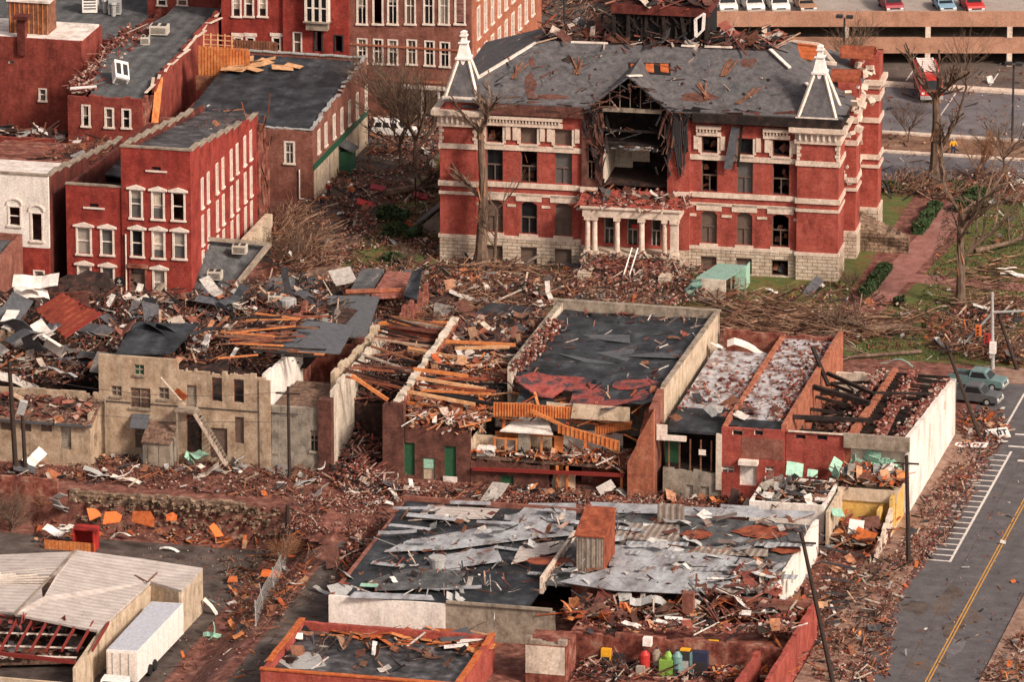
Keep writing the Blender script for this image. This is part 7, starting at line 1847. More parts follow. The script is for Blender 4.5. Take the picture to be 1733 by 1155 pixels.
# =====================================================================
# WALLS, FENCE
# =====================================================================
QR = random.Random(91)
def yard_walls():
    w = thing('stone_wall', 'rough coursed stone retaining wall below the cream rendered building', 'retaining wall', (-18, -52.8, -3.2))
    mb = MB(); wall(mb, 'F', -52.95, -27.5, -6.5, -3.3, lambda x: .25-max(0, x+12)*.35, [], .5, jag=.2, step=.8); mb.build('wall', 'stone_rough', w)
    mb = MB()
    for k in range(420): x = QR.uniform(-27, -7); dpiece(mb, 'brick', Vector((x, -52.9-abs(QR.gauss(0, .3)), -3.1+QR.random()*3.1)), QR, 1.1)
    mb.build('loose_stones', ['bit_brick', 'bit_brick', 'stone_rough'], w, kind='stuff')
    w = thing('concrete_wall', 'stained brown concrete yard wall at the left edge, level with the dark poles', 'wall', (-33, -52.8, -3.2))
    mb = MB(); wall(mb, 'F', -52.9, -45, -28.6, -3.3, 1.0, [], .4, jag=.05); mb.build('wall', 'brick_ruin', w)
    f = thing('chain_link_fence', 'battered grey chain link fence between the paved yard and the alley', 'fence', tuple(G(450, 1000, -2))) 
    pts = [(497, 925), (487, 950), (476, 978), (463, 1003), (447, 1030), (433, 1062)]; W = []
    for px, py in pts:
        p = G(px, py, -2.4)
        for _ in range(4): p = G(px, py, gz(p.x, p.y))
        W.append(p)
    for i, p in enumerate(W): mb = MB(); mb.tube(p, p+Vector((QR.gauss(-.3, .3), QR.gauss(0, .3), 2.2)), .05, .05, 5); mb.build('post', 'metal_grey', f)
    mb = MB()
    for a, c in zip(W, W[1:]):
        for k in range(18):
            t = k/26*1.44; p = a.lerp(c, t); mb.beam(p+Vector((0, 0, .1)), p+(c-a)/26*3+Vector((0, 0, 2.0)), .01, .01); mb.beam(p+Vector((0, 0, 2.0)), p+(c-a)/26*3+Vector((0, 0, .1)), .01, .01)
        mb.beam(a+Vector((0, 0, 2.05)), c+Vector((0, 0, 2.05)), .04, .04)
    mb.build('mesh_panel', 'metal_grey', f)
yard_walls()
sheetpoly('yard', 'lot', [(-40, -56), (-8.5, -55.5), (-8.2, -120), (-40, -120)], -3.17)
sheetpoly('alleyway', 'lot', [(-.9, -56), (3.7, -57), (3.0, -110), (-.9, -110)], .01)
# =====================================================================
# COLLAPSED ROOFS AND DEBRIS FIELDS
# =====================================================================
mound('rubble_heap', 'dark heap of collapsed roofing inside the cream rendered building', [(172, 650), (445, 668), (560, 575), (600, 522), (300, 505)], 1.6, 'rubble_dark', 5.8, .8, 2)
debris('debris', 'roof timbers and sheets heaped inside the cream rendered building', [(175, 625), (300, 630), (310, 618), (450, 632), (540, 590), (590, 520), (300, 505)], 6.9, 900, 150, 1500, 700, 1100, 30, .75, .9, big=60)
mound('rubble_heap', 'tall heap of torn roofing behind the low cream wing at left', [(-30, 690), (165, 690), (262, 590), (275, 508), (-30, 500)], 4.2, 'rubble_dark', 2.8, .9, 5)
_, zh = mound('rubble_heap', 'long rubble heap filling the street before the bright red brick building', [(-30, 520), (110, 500), (330, 512), (470, 470), (700, 462), (745, 500), (940, 500), (870, 610), (560, 620), (400, 600), (-30, 600)], 1.6, 'rubble_tan', 0, 1.0, 8)
debris('debris', 'twisted metal, boards and membranes heaped at the left edge behind the cream wing', [(-10, 655), (165, 655), (250, 590), (265, 505), (60, 500), (-10, 520)], 5.6, 700, 110, 1200, 600, 1100, 20, .75, .9, big=60)
debris('debris', 'boards and torn roofing strewn before the bright red brick building', [(0, 505), (330, 500), (470, 470), (560, 480), (560, 600), (300, 600), (0, 600)], 2.2, 800, 150, 1800, 900, 1000, 25, .7, .7, big=60)
debris('debris', 'splintered boards and branches between the brick building and the black membrane roof', [(540, 480), (700, 455), (960, 490), (880, 600), (700, 620), (560, 610)], 1.5, 1000, 150, 2600, 1000, 1100, 30, .75, .9, big=60)
def flat(name, label, cat, pts, zs, mat, t=.12, grp=None, ribs=None):
    mb = MB(); P_ = [G(px, py, z) for (px, py), z in zip(pts, zs if isinstance(zs, (list, tuple)) else [zs]*len(pts))]
    th = thing(name, label, cat, tuple(P_[0]), grp); mb.slab([tuple(p) for p in P_], t); mb.build('sheet', mat, th)
    if ribs:
        n, m2 = ribs; mb = MB()
        for k in range(n+1):
            a = P_[0].lerp(P_[1], k/n); c = P_[3].lerp(P_[2], k/n); mb.beam(a+Vector((0, 0, .1)), c+Vector((0, 0, .1)), .14, .16)
        mb.build('rib', m2, th)
    return th
flat('roof_sheet', 'large rust red ribbed roof sheet lying slanted on the heap at left', 'roof sheet', [(62, 527), (110, 572), (172, 532), (108, 498)], [9.2, 8.3, 9.4, 10.4], 'rust', .1, ribs=(1, 'maroon_beam'))
RS = bpy.data.objects['roof_sheet']
th = flat('roof_sheet', 'rust coloured board slab standing up behind the ribbed roof sheet', 'roof sheet', [(88, 496), (150, 492), (152, 520), (120, 508)], [10.4, 11, 10.2, 9.8], 'brick_brown')
mb = MB()
for k in range(8):
    a = G(62+k*6.6, 527+k*6.2, 9.3-.12*k); c = G(108+k*8.6, 498+k*4.6, 10.5-.13*k); mb.beam(a+Vector((0, 0, .12)), c+Vector((0, 0, .12)), .16, .14)
mb.build('rib', 'maroon_beam', RS)
def crumple(name, label, cat, px, py, z, w, l, n, rz, mat, k=1, grp=None, sd=1, t=.06):
    q = random.Random(sd); mb = MB(); p = G(px, py, z)
    for i in range(k): mb.bent(p+Vector((q.gauss(0, w*.4)*(i > 0), q.gauss(0, w*.4)*(i > 0), q.uniform(0, .5)*(i > 0))), w*q.uniform(.6, 1.1), l*q.uniform(.7, 1.1), rot(q.gauss(0, .35), q.gauss(0, .3), rz+q.gauss(0, .5)*(i > 0)), .55, t, 0, n, q)
    return mb.build(name, mat, None, label, cat, grp)
CR = [('torn_membrane', 'blue grey roof membrane draped over the left heap beside the ribbed rust sheet', 40, 540, 9.4, 2.2, 5, 'membrane', 3, 1.2), ('torn_membrane', 'white sheet spilling under the ribbed rust roof sheet', 78, 567, 8.4, 1.8, 3.2, 'white_wall', 3, .4), ('torn_membrane', 'white sheet crest at the top left of the heap', 55, 497, 10, 1.6, 4.2, 'white_wall', 3, .5),
      ('torn_membrane', 'white flap hanging at the left frame edge of the heap', 17, 545, 9.2, 1.1, 2.2, 'white_wall', 1, 1.6), ('sheet_metal', 'long pale strip of bent sheet metal across the dark heap above the cream wing', 100, 625, 7.4, .5, 6, 'metal_grey', 1, -.5),
      ('torn_membrane', 'grey crumpled membrane below the red brick building doorway', 385, 520, 7.6, 1.9, 4, 'membrane', 3, .3), ('torn_membrane', 'white crumpled cloth right of the grey membrane', 418, 515, 7.8, 1.2, 2.4, 'white_wall', 2, .2), ('torn_membrane', 'brown tarpaper fold above the cream front wall', 225, 560, 9.4, 2.0, 3.6, 'brick_brown', 2, .9),
      ('torn_membrane', 'dark tarpaper sheet on the heap above the cream front wall', 300, 560, 9.4, 2.0, 5, 'roof_black', 3, .3), ('sheet_metal', 'white torn sheet above the twin dark windows of the cream wall', 352, 588, 7.8, .8, 1.5, 'white', 2, .9), ('sheet_metal', 'small white torn sheet right of the larger one above the cream wall', 397, 597, 7.8, .5, 1.3, 'white', 1, 1.4),
      ('sheet_metal', 'curved white sheet lying in the yard below the dark poles', 62, 782, .5, 1.1, 2.4, 'white_wall', 2, .2), ('sheet_metal', 'blue grey sheet bent in the yard before the cream hut', 172, 806, .3, 1.0, 3.2, 'metal_grey', 2, .1), ('sheet_metal', 'pale strip of gutter on the yard edge right of the blue grey sheet', 215, 812, .3, .5, 3.6, 'white_trim', 2, 0), ('sheet_metal', 'pale green and white scraps heaped below the outside stair', 335, 778, .4, 1.1, 1.8, 'mint', 3, .4),
      ('sheet_metal', 'large curled pale metal sheet right of the stair foot', 415, 775, .6, .9, 3.2, 'metal_grey', 2, .7), ('sheet_metal', 'tan sheet lying at the yard edge below the curled metal', 352, 803, .4, 1.1, 2.6, 'plaster', 1, .2), ('sheet_metal', 'white sheet standing by the brown door hut', 402, 766, .8, .6, 1.5, 'white', 2, 1.3),
      ('sheet_metal', 'grey twisted sheet at the foot of the tall central pole', 515, 815, .4, .7, 2.4, 'metal_grey', 2, .9), ('panel', 'white cabinet panel tilted against the brick pier', 543, 790, .6, .9, 1.3, 'white', 1, .9), ('sheet_metal', 'long white plank sheet left of the paving patch', 650, 852, .3, .5, 2.0, 'white', 1, .5), ('sheet_metal', 'white board on the ground right of the brick pile', 632, 850, .3, .5, 1.7, 'metal_grey', 1, .6),
      ('sheet_metal', 'curved white strip lying on the wet paving below the stone wall', 292, 931, -3, .5, 3, 'white', 1, -.1), ('sheet_metal', 'hull shaped white sheet beside the orange boards', 203, 907, -2.9, .8, 2.6, 'white', 1, -.1), ('sheet_metal', 'white crumpled sheet left of the red open box', 108, 895, -2.7, 1.0, 1.7, 'white_wall', 3, 1.2), ('sheet_metal', 'long white sheet lying left of the red open box', 92, 905, -2.7, .8, 2.3, 'white', 1, -.1),
      ('torn_membrane', 'tall grey metal duct crumpled over the end of the stone wall', 112, 850, -1, 1.2, 3.8, 'metal_grey', 3, 1.5), ('sheet_metal', 'pale bent gutter beside the alley fence', 380, 1035, -2.6, .4, 4.2, 'white_trim', 1, -.15), ('sheet_metal', 'mint green scrap tangle on the yard behind the trailer', 365, 1078, -3, .7, 2.2, 'mint', 2, .3), ('sheet_metal', 'long pale duct end sticking out left of the metal roof', 545, 990, .8, .6, 2.4, 'metal_grey', 1, -.4),
      ('panel', 'white broken board standing before the gutted brick pier bay', 598, 832, .6, 1.1, 1.7, 'white', 1, .1), ('panel', 'small white panel leaning beside the green shutter wall', 674, 812, .8, .5, .9, 'blind', 1, .1), ('sheet_metal', 'grey sheet metal flat in front of the green shutters', 770, 838, .3, .6, 2.2, 'metal_grey', 1, 0), ('sheet_metal', 'green copper strip lying on the lawn behind the burnt walls', 1520, 622, .3, .5, 3.6, 'copper_aqua', 2, 0),
      ('sheet_metal', 'white twisted sheet on the lawn near the shredded tree', 1700, 460, .6, 1.1, 2.6, 'white', 2, .6), ('sheet_metal', 'small white plank flat on the lawn left of the shredded tree foot', 1595, 517, .2, .5, 1.6, 'white', 1, 0), ('torn_membrane', 'fallen piece of white cornice before the porch steps', 1070, 468, .6, .6, 2.2, 'limestone', 1, .1), ('torn_membrane', 'square stone block tilted in the rubble before the porch', 1072, 490, .6, .9, 1.0, 'concrete', 1, .6),
      ('torn_membrane', 'white corner of cornice beside the fallen porch stone', 1088, 455, .6, .5, 1.1, 'limestone', 1, .6), ('sheet_metal', 'long white strip left of the porch rubble', 993, 490, .5, .4, 1.8, 'white', 1, .5), ('torn_membrane', 'crumpled white paper on the ground near the courthouse right tower', 1312, 492, .3, .6, .9, 'white', 2, .2), ('sheet_metal', 'pale sheet lying at the kerb on the near side of the road', 1517, 1010, .2, .5, 1.4, 'blind', 1, -.4)]
for i, (n, l, px, py, z, w, L, m, k, rz) in enumerate(CR): crumple(n, l, n.replace('_', ' ') if n != 'panel' else 'panel', px, py, z, w, L, 5, rz, m, k, 'torn sheets scattered by the storm', 300+i)
# tilted grey roofed building wreck in the street
def tilted_wreck():
    t = thing('collapsed_building', 'collapsed low building, its grey roof slab tipped toward the camera with two white roof units', 'collapsed building', tuple(G(300, 490)))
    mb = MB(); mb.slab([tuple(G(268, 492, 1.0)), tuple(G(385, 500, 1.2)), tuple(G(452, 415, 3.6)), tuple(G(330, 405, 4.6))], .3); mb.build('roof', 'roof_grey', t)
    mb = MB(); mb.beam(G(266, 494, 1.2), G(332, 403, 4.9), .5, .3); mb.beam(G(385, 502, 1.4), G(456, 413, 3.9), .5, .3); mb.beam(G(332, 403, 4.9), G(456, 413, 4.0), .4, .3); mb.build('parapet', 'concrete', t)
    mb = MB(); a = G(455, 415, 0); mb.box(a.x-.3, a.x+.4, a.y-9, a.y, 0, 3.2); mb.build('end_wall', 'cream_wall', t)
    mb = MB(); mb.slab([tuple(G(440, 500, 2.6)), tuple(G(520, 492, 2.2)), tuple(G(538, 468, 2.6)), tuple(G(458, 470, 3.0))], .3); mb.build('roof', 'roof_grey', t)
    mb = MB(); mb.slab([tuple(G(545, 560, 4.6)), tuple(G(620, 570, 3.6)), tuple(G(642, 502, 3.6)), tuple(G(555, 500, 4.6))], .3); mb.build('roof', 'membrane', t)
tilted_wreck()
hvac(406, 428, 3.6, 1.4, 1.0, .8, .1, label='white unit near the top edge of the tipped grey roof slab')
hvac(364, 472, 2.2, 1.4, 1.0, .8, .1, label='white unit halfway down the tipped grey roof slab')
hvac(466, 513, 7.4, 1.2, 1.0, .8, .1, label='cream box beside a round drum amid the boards behind the cream building')
mb = MB(); p = G(487, 517, 7.4); mb.tube(p, p+Vector((0, 0, .6)), .8, .8, 14); mb.tube(p+Vector((0, 0, .6)), p+Vector((0, 0, .68)), .65, .5, 14); mb.build('drum', 'metal_grey', None, 'short pale grey round drum right of the cream box amid the boards', 'drum')
def brick_slabs():
    t = thing('wall_section', 'toppled sections of dark faced brick wall lying in the square', 'fallen wall', tuple(G(640, 490)))
    for pts, zs, m in (([(588, 500), (625, 500), (650, 455), (612, 455)], (3.6, 3.6, 3.0, 3.0), 'roof_grey'), ([(628, 500), (680, 498), (700, 462), (655, 458)], (3.7, 3.7, 3.1, 3.1), 'rubble_brick'), ([(585, 490), (680, 487), (682, 500), (580, 500)], (4.2, 4.2, 3.4, 3.4), 'brick_orange'), ([(683, 500), (706, 508), (714, 452), (697, 460)], (4.0, 4.0, 5.4, 5.4), 'roof_black')):
        mb = MB(); mb.slab([tuple(G(px, py, z)) for (px, py), z in zip(pts, zs)], .4); mb.build('slab', m, t)
brick_slabs()
flat('roof_sheet', 'dark tarred roof plane slumped behind the top left of the cream facade', 'roof sheet', [(195, 600), (292, 598), (335, 548), (225, 545)], [9.0, 9.0, 9.8, 9.9], 'roof_black')
flat('roof_sheet', 'blue grey roof plane slumped between the cream building and the gutted bay', 'roof sheet', [(470, 592), (575, 598), (600, 552), (520, 540)], [8.4, 7.6, 8.0, 8.8], 'membrane')
flat('roof_sheet', 'wide dark roof plane lying in the square left of the black membrane roof', 'roof sheet', [(760, 560), (850, 572), (905, 520), (830, 512)], [4.2, 4.2, 3.4, 3.4], 'roof_black')
for x_, y0_, y1_, l_ in ((-14.5, -33, -19, 'jagged inner wall rising from the wreckage behind the cream facade'), (-21, -16, -2, 'broken brick wall standing in the rubble before the bright red building'), (-9, -14, 4, 'low broken brick wall crossing the rubble in the square')):
    th = thing('broken_wall', l_, 'broken wall', (x_, y0_, 0)); one(lambda m: wall(m, 'R', x_, y0_, y1_, 0, 8.6 if x_ == -14.5 else 3.9, [], .4, jag=1.3, step=.8), 'wall', 'brick_ruin' if x_ > -15 else 'brick_orange', th)
def plank_stack():
    t = thing('board_pile', 'layered pile of rust brown roof boards behind the cream building', 'board pile', tuple(G(430, 590, 6)))
    q = random.Random(71)
    for k in range(34):
        px = q.uniform(395, 520); py = q.uniform(528, 606); mb = MB(); a = G(px-q.uniform(20, 60), py+q.gauss(0, 3), 9.0); c = G(px+q.uniform(20, 60), py+q.gauss(0, 5), 9.2)
        mb.beam(a, c, q.uniform(.2, .5), .08); mb.build('board', q.choice(('wood_brown', 'rust', 'wood_orange', 'wood_brown', 'wood_char')), t)
plank_stack()
# fallen beams across the gutted block
for i, (p, r_, z, m, l) in enumerate((((640, 548), (760, 551), 6.5, 'wood_orange', 'yellow orange beam lying level, topmost of the pair behind the gutted bay'), ((640, 562), (755, 568), 6.5, 'wood_orange', 'thin orange beam just below the yellow orange one behind the gutted bay'), ((692, 592), (776, 606), 7.4, 'wood_pale', 'thick pale orange beam lying across the plaster capped wall'), ((755, 582), (866, 590), 7, 'wood_orange', 'orange beam beside the brick strewn parapet of the black roof'), ((706, 500), (955, 495), 1.0, 'wood_brown', 'long brown board lying across the brush before the courthouse'), ((1180, 508), (1240, 530), 1, 'bark', 'curved dark log beside the aqua wreck'))):
    mb = MB(); mb.beam(G(*p, z), G(*r_, z+.2), .26, .26); mb.build('fallen_beam', m, None, l, 'beam', 'beams fallen across the ruins')
# rubble of bricks etc
mound('rubble_heap', 'pile of loose bricks on the ground left of the metal roofed building', [(505, 905), (530, 855), (620, 850), (690, 870), (660, 905), (560, 920)], .8, 'dirt', 0, .5, 12)
debris('debris', 'loose bricks scattered between the gutted bay and the metal roofed building', [(480, 900), (500, 845), (700, 830), (1100, 850), (1100, 858), (690, 880), (640, 910)], .5, 120, 30, 5600, 400, 150, 20, .5, .3)
debris('debris', 'boards, bricks and sheet scraps along the foot of the gutted brick rear walls', [(560, 820), (800, 822), (1270, 850), (1270, 868), (1000, 856), (600, 850)], .1, 260, 110, 1500, 300, 200, 40, .7, .4, big=16)
debris('debris', 'pale broken blocks beside the left wall of the metal roofed building', [(555, 960), (600, 915), (640, 930), (600, 990), (560, 990)], .2, 30, 25, 420, 20, 0, 10, 1.1, .5)
debris('debris', 'white sheets and red scraps strewn on the yard before the cream building', [(0, 768), (540, 790), (545, 850), (300, 832), (0, 806)], 0, 450, 190, 1900, 700, 500, 50, .55, .3, big=14)
debris('debris', 'orange boards scattered along the foot of the stone wall', [(60, 880), (470, 895), (520, 905), (480, 935), (250, 915), (60, 930)], gz, 160, 40, 300, 120, 80, 260, .65, .3)
debris('debris', 'orange boards and weeds along the alley fence', [(380, 960), (500, 920), (545, 935), (470, 1060), (400, 1120), (390, 1060)], gz, 140, 20, 420, 700, 80, 160, .65, .3)
debris('debris', 'light scatter of grit on the paved yard and alley', [(240, 900), (620, 900), (560, 1050), (440, 1150), (240, 1155)], gz, 120, 20, 1300, 120, 80, 40, .38, .1)
debris('debris', 'brick and wood litter on the ground beside the gutted shop and metal roofed building', [(1330, 1010), (1400, 930), (1500, 940), (1530, 960), (1470, 1155), (1380, 1155)], .12, 380, 60, 1700, 900, 400, 40, .6, .2, big=8)
debris('debris', 'bricks and boards covering the pavement under the long white wall', [(1500, 965), (1550, 870), (1640, 735), (1700, 745), (1600, 920), (1550, 960)], .16, 260, 50, 2300, 450, 250, 30, .5, .16)
debris('debris', 'reddish debris spilled over the kerb onto the near lane', [(1440, 1155), (1490, 1000), (1560, 945), (1640, 850), (1590, 930), (1530, 1000), (1500, 1155)], .02, 130, 30, 1200, 250, 100, 30, .5, .1)
debris('debris', 'bricks strewn at the street corner between the pickups and the fallen sign', [(1610, 700), (1700, 690), (1700, 745), (1640, 760)], .05, 90, 30, 500, 60, 40, 60, .7, .25)
debris('debris', 'few scraps on the road surface', [(1500, 1155), (1733, 760), (1733, 1155)], .02, 30, 10, 260, 40, 10, 10, .35, .05)
debris('debris', 'litter and branches along the opposite kerb at bottom right', [(1660, 1155), (1700, 1090), (1733, 1060), (1733, 1155)], .16, 90, 20, 200, 120, 60, 20, .6, .1)
_, zq = mound('rubble_heap', 'rubble in front of the courthouse porch steps', [(960, 510), (980, 470), (1160, 455), (1190, 500), (1130, 520)], .9, 'rubble_tan', 0, .7, 14)
debris('debris', 'bricks, stone and boards before the porch steps', [(930, 520), (970, 462), (1180, 450), (1260, 490), (1200, 520)], .7, 300, 60, 2000, 900, 300, 20, .65, .5)
debris('debris', 'broken branches and litter on the lawn left of the porch', [(690, 500), (745, 440), (985, 455), (980, 500), (900, 510), (760, 520)], .1, 260, 70, 1800, 1300, 500, 20, .7, .4, big=10)
debris('debris', 'tangled branches and litter behind the burnt buildings', [(1210, 560), (1215, 500), (1420, 480), (1540, 520), (1560, 570), (1430, 590)], .1, 200, 80, 1300, 800, 250, 20, .65, .3, big=10)
debris('debris', 'scraps across the lawn right of the brick walk', [(1430, 600), (1560, 500), (1600, 350), (1733, 330), (1733, 620)], .05, 150, 60, 1000, 700, 160, 20, .5, .12)
debris('debris', 'dense wreckage at the corner behind the traffic pole', [(1560, 560), (1640, 520), (1733, 510), (1733, 620), (1600, 600)], .2, 320, 80, 600, 900, 350, 40, .8, .6)
debris('debris', 'red brick litter filling the alley beside the courthouse', [(470, 470), (470, 380), (560, 300), (640, 262), (745, 262), (745, 440), (700, 470)], .1, 400, 80, 6500, 1800, 600, 20, .62, .3)
debris('debris', 'brush and weeds growing at the foot of the bright red brick building', [(462, 480), (462, 395), (500, 370), (550, 400), (560, 460), (520, 480)], .3, 40, 10, 100, 2600, 60, 0, 1.0, 1.8)
debris('debris', 'bricks and brush in the street behind the courthouse', [(625, 262), (625, 195), (745, 190), (745, 262)], .1, 200, 70, 1400, 700, 250, 20, .7, .3)
debris('debris', 'litter along the planted strip behind the courthouse', [(1490, 330), (1490, 300), (1733, 300), (1733, 350)], .1, 160, 50, 400, 2400, 200, 20, .8, .7)
debris('debris', 'light litter over the parking lots and back street', [(1490, 290), (1490, 110), (1733, 110), (1733, 300)], .05, 70, 30, 600, 300, 60, 10, .5, .1)
debris('debris', 'dark wreckage on the ground behind the courthouse roof', [(870, 100), (870, -20), (1200, -20), (1200, 60)], 0, 300, 80, 400, 900, 300, 20, 1.0, .6)
debris('debris', 'fallen bricks and boards behind the green fascia building', [(250, 235), (330, 130), (380, 120), (375, 190), (300, 200)], 2.4, 320, 60, 1200, 60, 200, 60, .8, .8)
debris('debris', 'scattered scraps on the low roofs left of the red building', [(90, 235), (200, 235), (150, 300), (60, 270)], 8.9, 90, 30, 120, 40, 60, 20, .7, .2)
debris('debris', 'scraps on the grey membrane roof of the three storey building', [(235, 240), (330, 250), (440, 195), (350, 175)], 12.3, 30, 10, 60, 60, 20, 6, .5, .05)
# =====================================================================
# VEGETATION
# =====================================================================
def limb(mb, p, d, L, r, depth, rnd, up=.15, spl=.55, n=4):
    segs = 3
    for s in range(segs):
        q = p+d*(L/segs); r2 = r*(1-.22*(s+1)/segs)
        mb.tube(p, q, r*(1-.22*s/segs), r2, max(3, n), 0)
        p = q; d = (d+Vector((rnd.gauss(0, .14), rnd.gauss(0, .14), rnd.gauss(up*.3, .1)))).normalized()
        if depth > 0 and s > 0 - (depth > 1):
            for _ in range(rnd.choice((1, 1, 2))):
                e = (d+Vector((rnd.gauss(0, spl), rnd.gauss(0, spl), rnd.gauss(up, .3)))).normalized()
                limb(mb, p, e, L*rnd.uniform(.5, .8), r2*.55, depth-1, rnd, up, spl, n-1)
    if depth > 0: limb(mb, p, d, L*.7, r2*.8, depth-1, rnd, up, spl, n-1)
def tree(px, py, h, r, seed, label, th=.45, depth=4, spl=.5, lean=(0, 0), mat='bark', bare=0, nb=5, bl=.42, grp='trees stripped bare by the storm', z=0):
    rnd = random.Random(seed); p = G(px, py, z); t = thing('bare_tree', label, 'tree', p, grp)
    mb = MB(); a = p.copy(); d = Vector((lean[0], lean[1], 1)).normalized(); n = 6; Lt = h*th; pts = [a.copy()]
    for k in range(n):
        b_ = a+d*(Lt/n); mb.tube(a, b_, r*(1-.5*k/n)*(1.35 if k == 0 else 1), r*(1-.5*(k+1)/n), 9); a = b_; d = (d+Vector((rnd.gauss(0, .05), rnd.gauss(0, .05), .1))).normalized(); pts.append(a.copy())
    mb.build('trunk', mat, t)
    if bare:
        mb = MB(); c = pts[-1]
        for k in range(9): e = Vector((rnd.gauss(0, .25), rnd.gauss(0, .25), 1)); mb.tube(c+Vector((rnd.gauss(0, r*.3), rnd.gauss(0, r*.3), -.6)), c+e*rnd.uniform(.5, 1.4), r*.3, .02, 4)
        [mb.tube(pts[2+k//3]+Vector((rnd.gauss(0, r*.4), -r*.6, rnd.uniform(-.6, .6))), pts[3+k//3]+Vector((rnd.gauss(0, r*.4), -r*.55, rnd.uniform(-.6, .9))), r*.22, .02, 4) for k in range(6)]; mb.build('splintered_wood', 'bark_bare', t)
    mb = MB()
    for k in range(nb):
        c = pts[-1] if k < 2 else pts[rnd.randint(2, n)]; ang = rnd.uniform(0, 2*PI); up = rnd.uniform(.5, 1.6)
        d = Vector((math.cos(ang), math.sin(ang)*.8, up)).normalized(); limb(mb, c, d, h*bl*rnd.uniform(.6, 1), r*.42, depth-1, rnd, .12, spl)
    mb.build('branches', mat, t); return t
tree(815, 455, 17.5, .62, 1, 'tall broken tree trunk rising before the left half of the courthouse front', .78, 3, .45, (-.02, 0), bare=1, nb=4, bl=.19)
tree(838, 452, 10, .2, 2, 'thin leaning tree just right of the tall broken trunk at the courthouse front', .6, 3, .4, (-.06, 0), nb=4, bl=.3)
tree(800, 440, 4.4, .3, 3, 'short snapped stump with pale splintered top at the courthouse left corner', .9, 1, .3, (-.75, 0), bare=1, nb=2, bl=.3)
tree(703, 290, 12.5, .36, 4, 'dark bare tree with a full fan of twigs left of the courthouse tower', .3, 5, .42, nb=7, bl=.36)
tree(679, 285, 10, .24, 5, 'slim dark bare tree beside the fan shaped one, nearer the white car', .35, 4, .4, nb=6, bl=.36)
tree(1583, 305, 12.5, .7, 6, 'thick dark trunked tree with snapped limbs standing in front of the parking lots', .7, 3, .6, nb=5, bl=.28, bare=1)
tree(1625, 520, 15, .5, 7, 'tall shredded tree with orange stripped bark on the right lawn', .62, 3, .4, nb=6, bl=.3, bare=1)
tree(1655, 305, 6, .16, 8, 'small reddish bare tree right of the yellow jacketed person', .25, 4, .5, mat='bark_bare', nb=6, bl=.4)
tree(1538, 240, 5, .12, 9, 'small slender bare tree in the parking lot strip beside the courthouse', .3, 4, .5, nb=6, bl=.4)
tree(1700, 300, 8, .18, 10, 'bare tree with fine grey twigs nearest the right edge behind the courthouse', .3, 4, .5, nb=7, bl=.4)
tree(1432, 135, 7, .18, 11, 'bare tree before the parking garage beside the lamp above the right spire', .25, 4, .5, nb=7, bl=.42)
tree(1620, 200, 9, .18, 15, 'thin bare tree leaning right in front of the parking garage', .4, 4, .5, (.3, 0), nb=5, bl=.45)
tree(880, 60, 6, .25, 12, 'brown broken tree behind the left end of the courthouse roof', .5, 3, .6, nb=6, bl=.4)
tree(500, 460, 4.5, .1, 13, 'scrubby leafless shrub nearest the side wall of the bright red building', .2, 4, .6, nb=8, bl=.45)
tree(528, 440, 4.2, .1, 14, 'scrubby leafless shrub standing right of the one by the red side wall', .2, 4, .6, nb=8, bl=.45)
tree(690, 455, 2.6, .08, 16, 'low twiggy shrub on the grass left of the courthouse corner', .2, 4, .7, nb=8, bl=.5)
tree(1440, 490, 2.2, .07, 17, 'low dark twiggy bush at the foot of the right courthouse tower', .2, 4, .8, nb=12, bl=.5)
tree(20, 900, 4.4, .12, 18, 'tangled brown shrub before the stained wall at left edge', .15, 4, .8, nb=12, bl=.45, z=-3.2)
tree(70, 880, 4.0, .1, 19, 'reddish brown shrub between the left edge shrub and the red box', .15, 4, .8, nb=12, bl=.45, z=-3.2, mat='bark_bare')
tree(478, 950, 2.4, .06, 20, 'round tan weed bush at the far end of the alley fence', .1, 4, .9, nb=16, bl=.5, z=-1.2, mat='bark_bare')
def brush(label, poly, n, z, L, sd):
    q = random.Random(sd); mb = MB()
    for k in range(n):
        px, py = rpoly(poly, q); p = G(px, py, z); p.z += abs(q.gauss(0, .5)); a = q.gauss(0, .5); d = Vector((math.cos(a)*q.choice((-1, 1)), math.sin(a), q.gauss(.05, .15))).normalized(); r = q.uniform(.03, .1)
        for s in range(4):
            e = p+d*(L*q.uniform(.6, 1.2)/4); mb.tube(p, e, r, r*.8, 4); r *= .8; p = e; d = (d+Vector((q.gauss(0, .15), q.gauss(0, .15), q.gauss(0, .1)))).normalized()
    mb.build('brush_pile', 'bit_twig', None, label, 'brush pile', kind='stuff')
brush('great heap of broken branches before the courthouse right half', [(1215, 540), (1260, 515), (1500, 540), (1560, 560), (1430, 580), (1230, 570)], 420, .2, 5.0, 1)
brush('tangle of branches in front of the courthouse left half', [(720, 510), (740, 460), (960, 465), (950, 500), (860, 520)], 420, .2, 4, 2)
brush('branches heaped beside the red brick street behind the gutted bay', [(700, 560), (740, 500), (900, 520), (860, 600)], 500, 1.2, 4, 3)
brush('branches lying around the shredded tree on the right lawn', [(1560, 590), (1600, 480), (1700, 420), (1733, 520), (1700, 590)], 170, .1, 4.0, 4)
def fallen(px0, py0, px1, py1, z, r, sd, label):
    q = random.Random(sd); a, c = G(px0, py0, z), G(px1, py1, z); t = thing('fallen_tree', label, 'fallen tree', a, 'fallen trees')
    mb = MB(); mb.tube(a, a.lerp(c, .5), r, r*.85, 8); mb.tube(a.lerp(c, .5), c, r*.85, r*.5, 8); mb.build('trunk', 'bark', t)
    mb = MB()
    for k in range(6): limb(mb, a.lerp(c, q.uniform(.5, 1)), ((c-a).normalized()+Vector((q.gauss(0, .4), q.gauss(0, .4), q.uniform(0, .6)))).normalized(), 2.6, r*.4, 2, q, .1, .5)
    mb.build('branches', 'bark', t)
